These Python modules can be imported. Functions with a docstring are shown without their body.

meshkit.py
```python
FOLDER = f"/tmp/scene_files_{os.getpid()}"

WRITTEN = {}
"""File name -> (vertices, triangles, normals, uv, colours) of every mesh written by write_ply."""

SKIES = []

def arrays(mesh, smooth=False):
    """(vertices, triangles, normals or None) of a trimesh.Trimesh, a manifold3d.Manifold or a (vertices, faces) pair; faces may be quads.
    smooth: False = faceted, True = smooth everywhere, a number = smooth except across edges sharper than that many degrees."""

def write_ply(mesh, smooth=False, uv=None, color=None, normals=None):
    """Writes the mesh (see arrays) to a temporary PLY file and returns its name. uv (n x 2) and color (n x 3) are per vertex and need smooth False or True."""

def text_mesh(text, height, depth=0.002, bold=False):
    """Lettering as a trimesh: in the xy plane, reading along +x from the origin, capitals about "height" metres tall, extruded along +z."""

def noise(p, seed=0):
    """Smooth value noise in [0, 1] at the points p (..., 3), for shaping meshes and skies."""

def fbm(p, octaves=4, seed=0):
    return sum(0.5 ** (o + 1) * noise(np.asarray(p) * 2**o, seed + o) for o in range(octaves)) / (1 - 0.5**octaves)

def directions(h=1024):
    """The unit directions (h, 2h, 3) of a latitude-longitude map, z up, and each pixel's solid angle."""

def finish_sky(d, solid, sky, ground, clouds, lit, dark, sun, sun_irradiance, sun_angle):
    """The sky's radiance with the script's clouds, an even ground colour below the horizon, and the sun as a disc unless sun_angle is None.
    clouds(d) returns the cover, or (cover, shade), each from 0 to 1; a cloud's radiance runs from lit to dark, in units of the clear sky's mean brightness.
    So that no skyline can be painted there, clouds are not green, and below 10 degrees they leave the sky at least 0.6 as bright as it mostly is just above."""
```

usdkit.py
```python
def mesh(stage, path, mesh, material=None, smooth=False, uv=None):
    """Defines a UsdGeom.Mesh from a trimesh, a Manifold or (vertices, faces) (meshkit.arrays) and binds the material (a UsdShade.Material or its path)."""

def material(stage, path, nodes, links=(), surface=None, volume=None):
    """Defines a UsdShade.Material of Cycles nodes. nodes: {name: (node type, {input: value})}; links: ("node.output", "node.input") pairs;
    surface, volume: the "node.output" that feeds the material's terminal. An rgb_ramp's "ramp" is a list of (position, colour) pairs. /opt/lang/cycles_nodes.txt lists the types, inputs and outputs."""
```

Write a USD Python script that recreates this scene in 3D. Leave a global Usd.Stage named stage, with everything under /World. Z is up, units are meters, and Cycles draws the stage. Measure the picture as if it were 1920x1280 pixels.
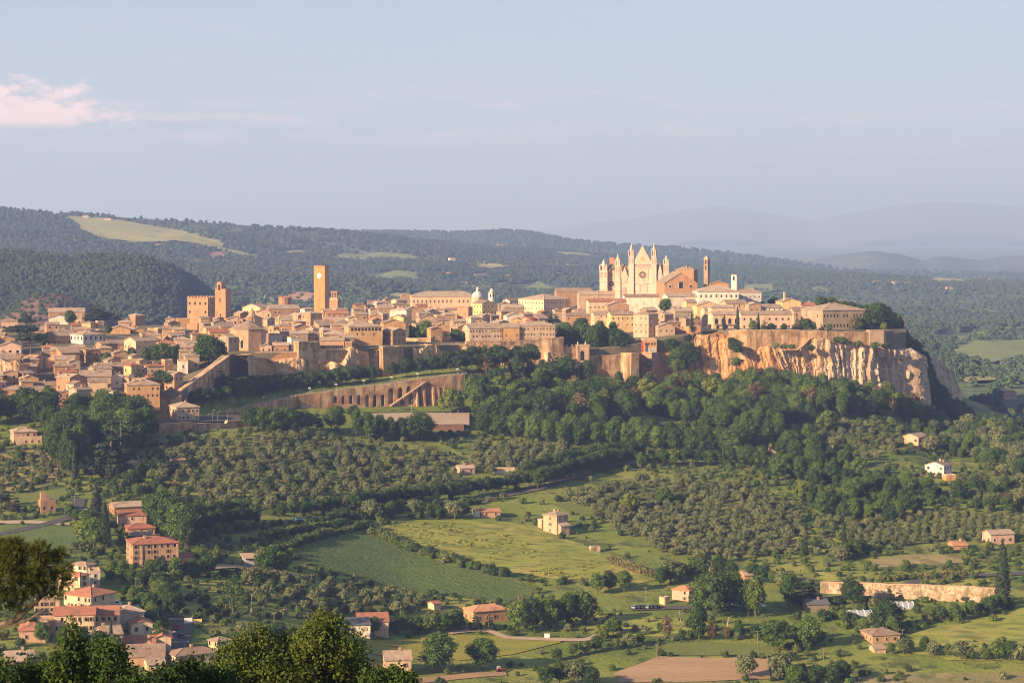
import math, random
import numpy as np, trimesh, shapely, manifold3d
import shapely.geometry as sg
from scipy.interpolate import PchipInterpolator
from pxr import Usd, UsdGeom, UsdLux, UsdShade, Gf, Sdf, Vt
import usdkit, meshkit

stage = Usd.Stage.CreateInMemory()
UsdGeom.SetStageUpAxis(stage, 'Z'); UsdGeom.SetStageMetersPerUnit(stage, 1.0)
UsdGeom.Xform.Define(stage, '/World'); UsdGeom.Scope.Define(stage, '/World/Looks')
rng = np.random.default_rng(7)
PI = math.pi

# ------------------------------------------------------------------ camera, sky, sun, exposure
F, HY, CX = 4000.0, 430.0, 960.0          # lens in photograph pixels: a level 75 mm view from a hillside, horizon at row 430
cam = UsdGeom.Camera.Define(stage, '/World/camera')
cam.AddRotateXOp().Set(90)
cam.CreateFocalLengthAttr(75.0); cam.CreateHorizontalApertureAttr(36.0)
cam.CreateVerticalApertureOffsetAttr(-(640 - HY) / 1920 * 36.0)
cam.CreateClippingRangeAttr((1.0, 120000.0)); cam.CreateFStopAttr(0.0)
cam.CreateExposureAttr(1.32)
SUN_AZ = np.array([-0.80, -0.60]); SUN_EL = math.radians(20)
sund = np.array([SUN_AZ[0] * math.cos(SUN_EL), SUN_AZ[1] * math.cos(SUN_EL), math.sin(SUN_EL)])
sun = UsdLux.DistantLight.Define(stage, '/World/sun')
sun.CreateIntensityAttr(1.25); sun.CreateAngleAttr(0.53); sun.CreateColorAttr(Gf.Vec3f(1.0, 0.725, 0.49))
sun.GetPrim().CreateAttribute('inputs:normalize', Sdf.ValueTypeNames.Bool).Set(True)
zax = Gf.Vec3d(*map(float, sund)); m3 = Gf.Matrix4d(); m3.SetRotate(Gf.Rotation(Gf.Vec3d(0, 0, 1), zax))
sun.AddTransformOp().Set(m3)
dome = UsdLux.DomeLight.Define(stage, '/World/sky')
sky_nodes = {
    's': ('sky_texture', {'sky_type': 'single_scattering', 'sun_disc': False, 'sun_elevation': SUN_EL, 'sun_rotation': math.atan2(SUN_AZ[0], SUN_AZ[1]), 'altitude': 300.0, 'air_density': 1.0, 'aerosol_density': 1.0, 'ozone_density': 2.5}),
    'tc': ('texture_coordinate', {}),
    'sep': ('separate_xyz', {}),
    # one low cumulus bank on the left of the view and thin streaks right of it, in direction space
    'az': ('math', {'math_type': 'arctan2'}),
    'mp': ('mapping', {'scale': (22.0, 22.0, 52.0)}),
    'n1': ('noise_texture', {'scale': 3.4, 'detail': 9.0, 'roughness': 0.66}),
    'mp2': ('mapping', {'scale': (9.0, 9.0, 75.0), 'location': (3.1, 0, 0)}),
    'n2': ('noise_texture', {'scale': 1.5, 'detail': 7.0, 'roughness': 0.6, 'distortion': 0.4}),
    # bank: falls off with distance from its middle, flat underside
    'dx': ('math', {'math_type': 'subtract', 'value2': -0.229}),
    'dx2': ('math', {'math_type': 'divide', 'value2': 0.053}),
    'dx3': ('math', {'math_type': 'power', 'value2': 2.0}),
    'dxa': ('math', {'math_type': 'absolute'}),
    'dz': ('math', {'math_type': 'subtract', 'value2': 0.0455}),
    'dz2': ('math', {'math_type': 'divide', 'value2': 0.0235}),
    'dz3': ('math', {'math_type': 'power', 'value2': 2.0}),
    'dza': ('math', {'math_type': 'absolute'}),
    'rr': ('math', {'math_type': 'add'}),
    'b1': ('math', {'math_type': 'multiply_add', 'value2': 3.2, 'value3': -0.52}),
    'b2': ('math', {'math_type': 'subtract'}),
    'b3': ('map_range', {'from_min': 0.14, 'from_max': 0.72, 'to_min': 0.0, 'to_max': 0.95, 'clamp': True}),
    'b4': ('map_range', {'from_min': 0.0455, 'from_max': 0.0495, 'to_min': 0.0, 'to_max': 1.0, 'clamp': True}),
    'b5': ('math', {'math_type': 'multiply'}),
    'w1': ('map_range', {'from_min': 0.50, 'from_max': 0.74, 'to_min': 0.0, 'to_max': 0.45, 'clamp': True}),
    'w2': ('map_range', {'from_min': 0.03, 'from_max': 0.045, 'to_min': 0.0, 'to_max': 1.0, 'clamp': True}),
    'w4': ('map_range', {'from_min': 0.052, 'from_max': 0.075, 'to_min': 1.0, 'to_max': 0.12, 'clamp': True}),
    'w3': ('math', {'math_type': 'multiply'}),
    'w5': ('math', {'math_type': 'multiply'}),
    'v1': ('map_range', {'from_min': 0.0, 'from_max': 0.5, 'to_min': 0.66, 'to_max': 0.15, 'clamp': True}),
    'vl': ('mix_color', {'b': (3.8, 3.85, 5.3)}),
    'mx': ('mix_color', {'b': (8.2, 5.8, 6.4)}),
    'mx2': ('mix_color', {'b': (9.4, 6.4, 6.6)}),
    'bg': ('background_shader', {'strength': 0.062}),
}
sky_links = [('tc.generated', 'sep.vector'), ('sep.x', 'az.value1'), ('sep.y', 'az.value2'),
    ('tc.generated', 'mp.vector'), ('mp.vector', 'n1.vector'), ('tc.generated', 'mp2.vector'), ('mp2.vector', 'n2.vector'),
    ('az.value', 'dx.value1'), ('dx.value', 'dxa.value1'), ('dxa.value', 'dx2.value1'), ('dx2.value', 'dx3.value1'),
    ('sep.z', 'dz.value1'), ('dz.value', 'dza.value1'), ('dza.value', 'dz2.value1'), ('dz2.value', 'dz3.value1'),
    ('dx3.value', 'rr.value1'), ('dz3.value', 'rr.value2'), ('n1.fac', 'b1.value1'), ('b1.value', 'b2.value1'), ('rr.value', 'b2.value2'),
    ('b2.value', 'b3.value'), ('sep.z', 'b4.value'), ('b3.result', 'b5.value1'), ('b4.result', 'b5.value2'),
    ('n2.fac', 'w1.value'), ('sep.z', 'w2.value'), ('sep.z', 'w4.value'), ('w1.result', 'w3.value1'), ('w2.result', 'w3.value2'), ('w3.value', 'w5.value1'), ('w4.result', 'w5.value2'),
    ('sep.z', 'v1.value'), ('v1.result', 'vl.fac'), ('s.color', 'vl.a'), ('vl.result', 'mx.a'), ('w5.value', 'mx.fac'), ('mx.result', 'mx2.a'), ('b5.value', 'mx2.fac'), ('mx2.result', 'bg.color')]
sky_mat = usdkit.material(stage, '/World/Looks/sky_air', sky_nodes, sky_links, surface='bg.background')
UsdShade.MaterialBindingAPI.Apply(dome.GetPrim()).Bind(sky_mat)
dome.GetPrim().SetCustomDataByKey('kind', 'structure')

# ------------------------------------------------------------------ helpers
_used = {}
def path_for(name, parent='/World'):
    k = (str(parent), name); n = _used.get(k, 0); _used[k] = n + 1
    return f'{parent}/{name}' if n == 0 else f'{parent}/{name}_{n:03d}'
def ppath(p): return p if isinstance(p, str) else str(p.GetPath())
MATS = {}
def mat(name): return MATS[name]
def obj(name, mesh, m, parent='/World', smooth=False):
    g = usdkit.mesh(stage, path_for(name, ppath(parent)), mesh, MATS[m] if isinstance(m, str) else m, smooth=smooth)
    return g.GetPrim()
def tag(p, label=None, cat=None, group=None, kind=None):
    for k, v in (('label', label), ('category', cat), ('group', group), ('kind', kind)):
        if v: p.SetCustomDataByKey(k, v)
    return p
def thing(name, loc, rz=0.0, label=None, cat=None, group=None):
    x = UsdGeom.Xform.Define(stage, path_for(name))
    x.AddTranslateOp().Set(Gf.Vec3d(*map(float, loc)))
    if rz: x.AddRotateZOp().Set(math.degrees(rz))
    return tag(x.GetPrim(), label, cat, group)
def P(u, v, D):
    "the point at distance D that stands at column u, row v of the photograph"
    u, v, D = np.broadcast_arrays(np.asarray(u, float), np.asarray(v, float), np.asarray(D, float))
    return np.stack([(u - CX) / F * D, D, -(v - HY) / F * D], -1)

class MB:
    "collects boxes, bars and sheets into one mesh"
    def __init__(s): s.v, s.f, s.n = [], [], 0
    def add(s, v, f):
        v = np.asarray(v, float); f = np.asarray(f, int)
        if f.shape[1] == 4: f = np.vstack([f[:, [0, 1, 2]], f[:, [0, 2, 3]]])
        s.v.append(v); s.f.append(f + s.n); s.n += len(v); return s
    def mesh(s, m): return s.add(m.vertices, m.faces)
    def box(s, x0, x1, y0, y1, z0, z1):
        v = [(x, y, z) for z in (z0, z1) for x, y in ((x0, y0), (x1, y0), (x1, y1), (x0, y1))]
        return s.add(v, [(0, 3, 2, 1), (4, 5, 6, 7), (0, 1, 5, 4), (1, 2, 6, 5), (2, 3, 7, 6), (3, 0, 4, 7)])
    def prism(s, poly, z0, z1, top=None):
        "a prism over a convex counter-clockwise outline; top scales the upper outline about its middle"
        p = np.asarray(poly, float); n = len(p); c = p.mean(0); q = p if top is None else c + (p - c) * top
        v = np.vstack([np.c_[p, np.full(n, z0)], np.c_[q, np.full(n, z1)], [[*c, z0], [*c, z1]]])
        f = []
        for i in range(n):
            j = (i + 1) % n
            f += [(i, j, n + j), (i, n + j, n + i), (2 * n, j, i), (2 * n + 1, n + i, n + j)]
        return s.add(v, f)
    def ngon(s, cx, cy, r, z0, z1, n=8, top=None, rot=0.0):
        a = np.arange(n) * 2 * PI / n + rot
        return s.prism(np.c_[cx + r * np.cos(a), cy + r * np.sin(a)], z0, z1, top)
    def bar(s, a, b, r0, r1=None, n=5):
        a, b = np.asarray(a, float), np.asarray(b, float); r1 = r0 if r1 is None else r1
        t = b - a; t /= np.linalg.norm(t) + 1e-12
        x = np.cross(t, (0, 0, 1.0) if abs(t[2]) < 0.9 else (1.0, 0, 0)); x /= np.linalg.norm(x); y = np.cross(t, x)
        k = np.arange(n) * 2 * PI / n; ring = np.cos(k)[:, None] * x + np.sin(k)[:, None] * y
        v = np.vstack([a + ring * r0, b + ring * r1, [a], [b]]); f = []
        for i in range(n):
            j = (i + 1) % n; f += [(i, j, n + j), (i, n + j, n + i), (2 * n, j, i), (2 * n + 1, n + i, n + j)]
        return s.add(v, f)
    def get(s): return np.vstack(s.v), np.vstack(s.f)

# ------------------------------------------------------------------ materials
def principled(name, color_link=None, nodes=None, links=None, **kw):
    n = dict(nodes or {}); l = list(links or [])
    n['p'] = ('principled_bsdf', {'roughness': 0.9, 'specular_ior_level': 0.2, **kw})
    if color_link: l.append((color_link, 'p.base_color'))
    MATS[name] = usdkit.material(stage, '/World/Looks/' + name, n, l, surface='p.BSDF')
def plain(name, c, **kw): principled(name, base_color=c, **kw)
def mottled(name, cols, scale, detail=4.0, stretch=(1, 1, 1), rnd=0.0, lo=0.3, hi=0.7, rough=0.95, bump=0.0, bscale=None, second=None, **kw):
    "a ramp of colours through world-space noise, optionally shifted by each object's own random number"
    N = {'g': ('geometry', {}), 'm': ('mapping', {'scale': stretch}), 'n': ('noise_texture', {'scale': scale, 'detail': detail, 'roughness': 0.6})}
    L = [('g.position', 'm.vector'), ('m.vector', 'n.vector')]
    k = len(cols); N['r'] = ('rgb_ramp', {'ramp': [(lo + (hi - lo) * i / max(k - 1, 1), c) for i, c in enumerate(cols)]})
    src = 'n.fac'
    if rnd:
        N['oi'] = ('object_info', {}); N['ra'] = ('math', {'math_type': 'multiply_add', 'value2': rnd, 'value3': -rnd / 2}); N['rs'] = ('math', {'math_type': 'add'})
        L += [('oi.random', 'ra.value1'), ('n.fac', 'rs.value1'), ('ra.value', 'rs.value2')]; src = 'rs.value'
    L.append((src, 'r.fac')); out = 'r.color'
    if second:        # (colour, scale, stretch, lo, hi, amount): wear laid over it
        c2, s2, st2, l2, h2, am = second
        N.update({'m2': ('mapping', {'scale': st2, 'location': (5.3, 1.7, 0.4)}), 'n2': ('noise_texture', {'scale': s2, 'detail': 5.0, 'roughness': 0.65}),
                  'k2': ('map_range', {'from_min': l2, 'from_max': h2, 'to_min': 0.0, 'to_max': am, 'clamp': True}), 'x2': ('mix_color', {'b': c2})})
        L += [('g.position', 'm2.vector'), ('m2.vector', 'n2.vector'), ('n2.fac', 'k2.value'), ('k2.result', 'x2.fac'), (out, 'x2.a')]; out = 'x2.result'
    if bump:
        N.update({'bn': ('noise_texture', {'scale': bscale or scale * 4, 'detail': 5.0}), 'bp': ('bump', {'strength': 1.0, 'distance': bump})})
        L += [('m.vector', 'bn.vector'), ('bn.fac', 'bp.height'), ('bp.normal', 'p.normal')]
    principled(name, out, N, L, roughness=rough, **kw)

mottled('ground', [(0.095, 0.14, 0.022), (0.165, 0.20, 0.032), (0.25, 0.245, 0.055)], 0.02, 8.0, bump=0.6, bscale=0.5, second=((0.045, 0.065, 0.02), 0.06, (1, 1, 1), 0.5, 0.62, 0.8))
mottled('meadow', [(0.19, 0.225, 0.034), (0.27, 0.275, 0.048), (0.33, 0.27, 0.075)], 0.03, 8.0, bump=0.3, bscale=0.9, second=((0.125, 0.15, 0.028), 0.09, (1, 2.0, 1), 0.47, 0.60, 0.85))
mottled('crop', [(0.085, 0.135, 0.035), (0.13, 0.17, 0.042)], 0.06, 8.0, bump=0.5, bscale=0.7, second=((0.11, 0.135, 0.04), 0.03, (1, 1, 1), 0.55, 0.65, 0.7))
mottled('yellow_field', [(0.22, 0.215, 0.03), (0.28, 0.25, 0.04)], 0.04, 7.0, bump=0.3, bscale=0.9, second=((0.13, 0.16, 0.03), 0.03, (1, 3, 1), 0.5, 0.64, 0.6))
mottled('green_field', [(0.115, 0.145, 0.032), (0.155, 0.175, 0.04)], 0.06, 7.0, bump=0.3, bscale=0.9)
mottled('dry_grass', [(0.15, 0.15, 0.045), (0.26, 0.21, 0.085), (0.33, 0.25, 0.12)], 0.03, 8.0, bump=0.4, bscale=0.6, second=((0.09, 0.115, 0.03), 0.06, (1, 1, 1), 0.5, 0.6, 0.8))
mottled('tilled_soil', [(0.33, 0.215, 0.115), (0.40, 0.265, 0.15)], 0.05, 8.0, stretch=(0.25, 2.0, 1), bump=0.4, bscale=0.8)
mottled('asphalt', [(0.075, 0.07, 0.065), (0.10, 0.093, 0.085)], 0.2, 4.0)
mottled('gravel', [(0.36, 0.27, 0.185), (0.43, 0.335, 0.235)], 0.15, 6.0)
mottled('town_ground', [(0.10, 0.095, 0.05), (0.18, 0.14, 0.085)], 0.08, 6.0)
mottled('far_ground', [(0.05, 0.088, 0.045), (0.085, 0.125, 0.06), (0.18, 0.195, 0.085)], 0.0022, 9.0, lo=0.35, hi=0.72, bump=8.0, bscale=0.03)
mottled('far_mountain', [(0.10, 0.11, 0.08), (0.16, 0.16, 0.11)], 0.0006, 8.0)
mottled('far_field', [(0.25, 0.25, 0.085), (0.32, 0.30, 0.11)], 0.006, 7.0, stretch=(1, 1, 1))
mottled('far_green_field', [(0.15, 0.19, 0.06), (0.21, 0.235, 0.08)], 0.006, 7.0)
mottled('far_bare_field', [(0.30, 0.17, 0.12), (0.36, 0.21, 0.15)], 0.01, 6.0)
mottled('burnt_ground', [(0.095, 0.055, 0.05), (0.15, 0.085, 0.07)], 0.02, 7.0, bump=3.0, bscale=0.05)
# ------------------------------------------------------------------ terrain
US = [-1500, 0, 400, 800, 1300, 1920, 3400]
VS = [640, 700, 750, 800, 850, 900, 950, 1000, 1050, 1100, 1150, 1200, 1280, 1400, 1700, 2200, 3500, 6000]
DT = np.array([
 [1400, 1290, 1230, 1180, 1120, 1060, 1000, 940, 880, 820, 770, 725, 660, 560, 330, 120, 22, 3.0],
 [1400, 1290, 1230, 1180, 1120, 1060, 1000, 940, 880, 820, 770, 725, 660, 560, 330, 120, 22, 3.0],
 [1420, 1310, 1250, 1200, 1140, 1080, 1020, 965, 910, 858, 810, 765, 700, 590, 340, 122, 22, 3.0],
 [1500, 1400, 1342, 1285, 1220, 1155, 1095, 1040, 990, 945, 900, 858, 795, 670, 375, 130, 22, 3.0],
 [1640, 1515, 1430, 1350, 1270, 1195, 1130, 1070, 1015, 965, 918, 873, 812, 695, 395, 138, 22, 3.0],
 [1720, 1560, 1455, 1370, 1295, 1220, 1150, 1085, 1025, 970, 920, 875, 815, 700, 400, 140, 22, 3.0],
 [1720, 1560, 1455, 1370, 1295, 1220, 1150, 1085, 1025, 970, 920, 875, 815, 700, 400, 140, 22, 3.0]], float)
ug = np.arange(-1500, 3401, 10.0); vg = np.concatenate([np.arange(640, 1400, 2.0), np.arange(1400, 6001, 20.0)])
DF = PchipInterpolator(VS, DT, axis=1)(vg); DF = PchipInterpolator(US, DF, axis=0)(ug)
def curve(*pts):
    x, y = zip(*pts); return lambda u: np.interp(u, x, y)
# foot, top and distance of the town's cliff and wall line
v_foot = curve((-1500, 762), (0, 762), (130, 768), (150, 777), (335, 777), (385, 752), (430, 710), (470, 703), (560, 702), (720, 699), (760, 692), (870, 684), (1000, 684), (1060, 684), (1115, 700), (1190, 712), (1300, 728), (1340, 730), (1550, 733), (1660, 748), (1720, 770), (1760, 790), (1900, 810), (3400, 830))
v_top = curve((-1500, 748), (0, 748), (130, 748), (150, 743), (330, 741), (345, 734), (432, 664), (465, 662), (560, 660), (720, 655), (770, 650), (870, 646), (1000, 641), (1055, 641), (1065, 672), (1115, 672), (1190, 666), (1290, 662), (1305, 624), (1340, 619), (1550, 620), (1660, 630), (1700, 642), (1730, 662))
d_cliff = curve((-1500, 1215), (0, 1215), (130, 1212), (340, 1235), (430, 1290), (470, 1330), (560, 1340), (720, 1380), (870, 1420), (1000, 1440), (1110, 1455), (1190, 1465), (1300, 1482), (1400, 1470), (1550, 1480), (1660, 1492), (1720, 1522), (1760, 1540), (1900, 1420), (3400, 1420))
# the retaining walls below: (u0, u1, top, foot, distance)
wall_top = curve((380, 778), (440, 768), (540, 744.5), (640, 730), (730, 719), (800, 709), (875, 701))
wall_foot = curve((380, 781), (440, 776), (540, 767), (565, 765), (815, 758), (875, 752))
wall_d = curve((380, 1240), (440, 1268), (540, 1300), (640, 1322), (815, 1346), (875, 1352))
def vi(u, v): return DF_at(u, v)
for i, u in enumerate(ug):
    vf, dc = v_foot(u), d_cliff(u); d = DF[i]
    d0 = np.interp(vf, vg, d); w = np.clip(1 - (vg - vf) / 110, 0, 1); w = w * w * (3 - 2 * w)
    d += w * (dc - 1.5 - d0)
    if 380 <= u <= 875:
        vt, vw, dw = wall_top(u), wall_foot(u), wall_d(u)
        dn = np.interp(vw, vg, d); s = np.clip(1 - (vg - vw) / 40, 0, 1)
        below = vg >= vw
        d[below] += ((dw - 1.0 - dn) * s)[below]
        face = (vg < vw) & (vg >= vt); d[face] = dw + 1.2 + (vw - vg[face]) * 0.06
        up = vg < vt; k = np.clip((dc - 1.5 - dw - 4) / max(vt - vf, 2), 0.3, 9)
        d[up] = dw + 4 + (vt - vg[up]) * k
        e = 1.0
    d[:] = np.minimum.accumulate(d)
def DF_at(u, v):
    u = np.clip(np.asarray(u, float), ug[0], ug[-1] - 1e-6); v = np.clip(np.asarray(v, float), vg[0], vg[-1] - 1e-6)
    i = ((u - ug[0]) / 10).astype(int); a = (u - ug[i]) / 10
    j = np.clip(np.searchsorted(vg, v, 'right') - 1, 0, len(vg) - 2); b = (v - vg[j]) / (vg[j + 1] - vg[j])
    return (DF[i, j] * (1 - a) + DF[i + 1, j] * a) * (1 - b) + (DF[i, j + 1] * (1 - a) + DF[i + 1, j + 1] * a) * b
def at(u, v, dz=0.0):
    "a point of the slope below the town"
    p = P(u, v, DF_at(u, v)); p[..., 2] += dz + bump_z(p); return p
def bump_z(p): return (meshkit.fbm(p * [0.02, 0.02, 0], 4) - 0.5) * 1.6 * np.clip(p[..., 1] / 600, 0.2, 1)
# plateau of the town
TU = [-1500, 0, 300, 450, 800, 1100, 1400, 1700]; TV = [770, 745, 690, 650, 620, 600, 580, 565, 550]
TT = np.array([
 [1190, 1216, 1300, 1385, 1500, 1690, 1930, 2130, 2400], [1190, 1216, 1300, 1385, 1500, 1690, 1930, 2130, 2400], [1200, 1230, 1310, 1395, 1520, 1700, 1940, 2140, 2400],
 [1180, 1210, 1275, 1370, 1540, 1720, 1960, 2150, 2400], [1180, 1210, 1290, 1395, 1560, 1740, 1960, 2150, 2400], [1200, 1260, 1385, 1470, 1590, 1760, 1970, 2150, 2400],
 [1180, 1210, 1275, 1370, 1500, 1680, 1890, 2080, 2350], [1180, 1210, 1275, 1380, 1520, 1690, 1900, 2080, 2350]], float)
tvg = np.arange(550, 770.5, 1.0)
TD = PchipInterpolator(TV[::-1], TT[:, ::-1], axis=1)(tvg); TD = PchipInterpolator(TU, TD, axis=0)(np.arange(-1500, 1701, 10.0))
def TD_at(u, v):
    u = np.clip(np.asarray(u, float), -1500, 1699.9); v = np.clip(np.asarray(v, float), 550, 769.9)
    i = ((u + 1500) / 10).astype(int); a = (u + 1500) / 10 - i; j = (v - 550).astype(int); b = v - 550 - j
    return (TD[i, j] * (1 - a) + TD[i + 1, j] * a) * (1 - b) + (TD[i, j + 1] * (1 - a) + TD[i + 1, j + 1] * a) * b
def town(u, v, dz=0.0):
    d = np.maximum(TD_at(u, v), d_cliff(u) + 1.0); p = P(u, v, d); p[..., 2] += dz; return p

def grid_faces(nr, nc):
    i, j = np.meshgrid(np.arange(nr - 1), np.arange(nc - 1), indexing='ij'); a = (i * nc + j).ravel()
    return np.stack([a, a + 1, a + nc + 1, a + nc], 1)
def sheet(name, pts, m, smooth=True, kind='structure', label=None, up=True):
    nr, nc = pts.shape[:2]; f = grid_faces(nr, nc)
    f = np.vstack([f[:, [0, 1, 2]], f[:, [0, 2, 3]]]); v = pts.reshape(-1, 3)
    n = np.cross(v[f[:, 1]] - v[f[:, 0]], v[f[:, 2]] - v[f[:, 0]])
    if up and n[:, 2].sum() < 0: f = f[:, ::-1]
    return tag(obj(name, (v, f), m, smooth=smooth), label, None, None, kind)

# slope, valley floor and the hillside under the camera
uu = np.arange(-1500, 3401, 20.0); uu[-1] = 3399
rows = []
ts = np.concatenate([np.linspace(0, 1, 240) ** 1.25 * 700, 700 + np.linspace(0.02, 1, 60) ** 1.6 * 4400])
for t in ts: rows.append(at(uu, np.minimum(v_foot(uu) + t, 5990)))
hill = np.array(rows)
behind = hill[-1:].copy(); behind2 = behind.copy(); behind2[..., 1] = -60; behind2[..., 0] = np.linspace(-900, 900, len(uu)); behind2[..., 2] = -3.0
sheet('hillside', np.concatenate([hill, behind2]), 'ground')
# the hidden ground behind the frame's left and right edge is part of the same sheet (columns run well past the frame)

# plateau
skyline = curve((-1500, 622), (0, 620), (60, 618), (90, 606), (150, 604), (200, 612), (340, 608), (450, 598), (560, 592), (660, 586), (700, 580), (770, 570), (890, 570), (960, 576), (1060, 570), (1120, 563), (1310, 563), (1420, 570), (1530, 582), (1630, 590), (1700, 596))
tu = np.arange(-1500, 1701, 10.0); tu[-1] = 1699; rows = []
for t in np.linspace(0, 1, 90): rows.append(town(tu, v_top(tu) * (1 - t) + skyline(tu) * t))
pl = np.array(rows)
back = pl[-1:].copy(); back[..., 1] += 130; back[..., 2] = -170; back[..., 0] *= 1.05
front = pl[:1].copy(); front[..., 2] -= 14; front[..., 1] += 2.5
sheet('plateau', np.concatenate([front, pl, back]), 'town_ground')
# east flank of the rock: falls to the right, wooded
topc = [(1630, 588, 2080), (1636, 598, 1860), (1648, 610, 1700), (1664, 622, 1620), (1690, 645, 1560), (1720, 668, 1530)]
midc = [(1668, 620, 2080), (1680, 634, 1900), (1696, 654, 1760), (1716, 684, 1680), (1738, 714, 1620), (1752, 745, 1570)]
lowc = [(1704, 690, 2100), (1722, 706, 1950), (1744, 728, 1830), (1768, 752, 1740), (1788, 776, 1650), (1800, 796, 1560)]
endc = [(1850, 760, 2150), (1870, 772, 2000), (1890, 784, 1880), (1910, 796, 1790), (1930, 806, 1680), (1950, 816, 1580)]
def resample(c, n):
    c = np.array([P(*x) for x in c]); return PchipInterpolator(np.linspace(0, 1, len(c)), c, axis=0)(np.linspace(0, 1, n))
fl = np.stack([resample(c, 40) for c in (topc, midc, lowc, endc)]); fl = PchipInterpolator([0, 1, 2, 3], fl, axis=0)(np.linspace(0, 3, 60))
fl[..., 2] += (meshkit.fbm(fl * 0.03, 3) - 0.5) * 4
FLANK = fl
sheet('east_slope', fl, 'ground')

# ------------------------------------------------------------------ the land beyond
FU = [-900, 0, 300, 700, 1100, 1500, 1920, 2800]; FV = [790, 740, 700, 660, 620, 580, 540, 510, 480, 450, 420, 385]
FT = np.array([
 [1900, 2050, 2300, 2500, 2750, 3200, 3900, 4500, 5000, 5500, 5900, 6400],
 [1900, 2050, 2300, 2500, 2750, 3200, 3900, 4500, 5000, 5500, 5900, 6400],
 [1900, 2050, 2300, 2500, 2750, 3250, 4000, 4600, 5200, 5700, 6200, 6900],
 [1900, 2100, 2300, 2600, 2900, 3450, 4300, 5100, 5900, 6600, 7600, 9000],
 [1900, 2100, 2350, 2700, 3200, 3900, 5000, 6200, 7400, 8700, 9900, 11500],
 [1950, 2150, 2450, 2850, 3450, 4300, 5500, 6900, 9000, 10800, 12500, 14000],
 [2000, 2200, 2500, 3000, 3700, 4600, 5900, 7400, 9600, 11500, 13500, 15000],
 [2000, 2200, 2500, 3000, 3700, 4600, 5900, 7400, 9600, 11500, 13500, 15000]], float)
fvg = np.arange(385, 791, 1.0); fug = np.arange(-900, 2801, 10.0)
FD = PchipInterpolator(FV[::-1], FT[:, ::-1], axis=1)(fvg); FD = PchipInterpolator(FU, FD, axis=0)(fug)
def FD_at(u, v):
    u = np.clip(np.asarray(u, float), -900, 2799.9); v = np.clip(np.asarray(v, float), 385, 789.9)
    i = ((u + 900) / 10).astype(int); a = (u + 900) / 10 - i; j = (v - 385).astype(int); b = v - 385 - j
    return (FD[i, j] * (1 - a) + FD[i + 1, j] * a) * (1 - b) + (FD[i, j + 1] * (1 - a) + FD[i + 1, j + 1] * a) * b
def relief(p, amp, sc, seed=0):
    return (meshkit.fbm(np.asarray(p) * [sc, sc, 0], 5, seed) - 0.5) * amp
def far(u, v, dz=0.0):
    p = P(u, v, FD_at(u, v)); d = p[..., 1]
    p[..., 2] += relief(p, 1.0, 1 / 420.0, 3) * np.clip((d - 2000) / 1500, 0, 1) * 70 * np.clip((v - ridge_a(u)) / 40, 0.05, 1) + dz
    return p
ridge_a = curve((-900, 384), (0, 391), (60, 396), (105, 402), (150, 402), (250, 409), (350, 415), (480, 424), (560, 430), (640, 434), (700, 441), (780, 450), (860, 459), (940, 465), (1020, 468), (1130, 478), (1250, 484), (1400, 500), (1500, 508), (1620, 516), (1760, 524), (1920, 530), (2800, 540))
fu = np.arange(-900, 2801, 10.0); fu[-1] = 2799; rows = []
for t in np.linspace(0, 1, 150) ** 1.3: rows.append(far(fu, ridge_a(fu) * (1 - t) + 788 * t))
fb = rows[0].copy(); fb[:, 1] += 900; fb[:, 2] -= 160
FARGRID = np.array(rows)
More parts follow.
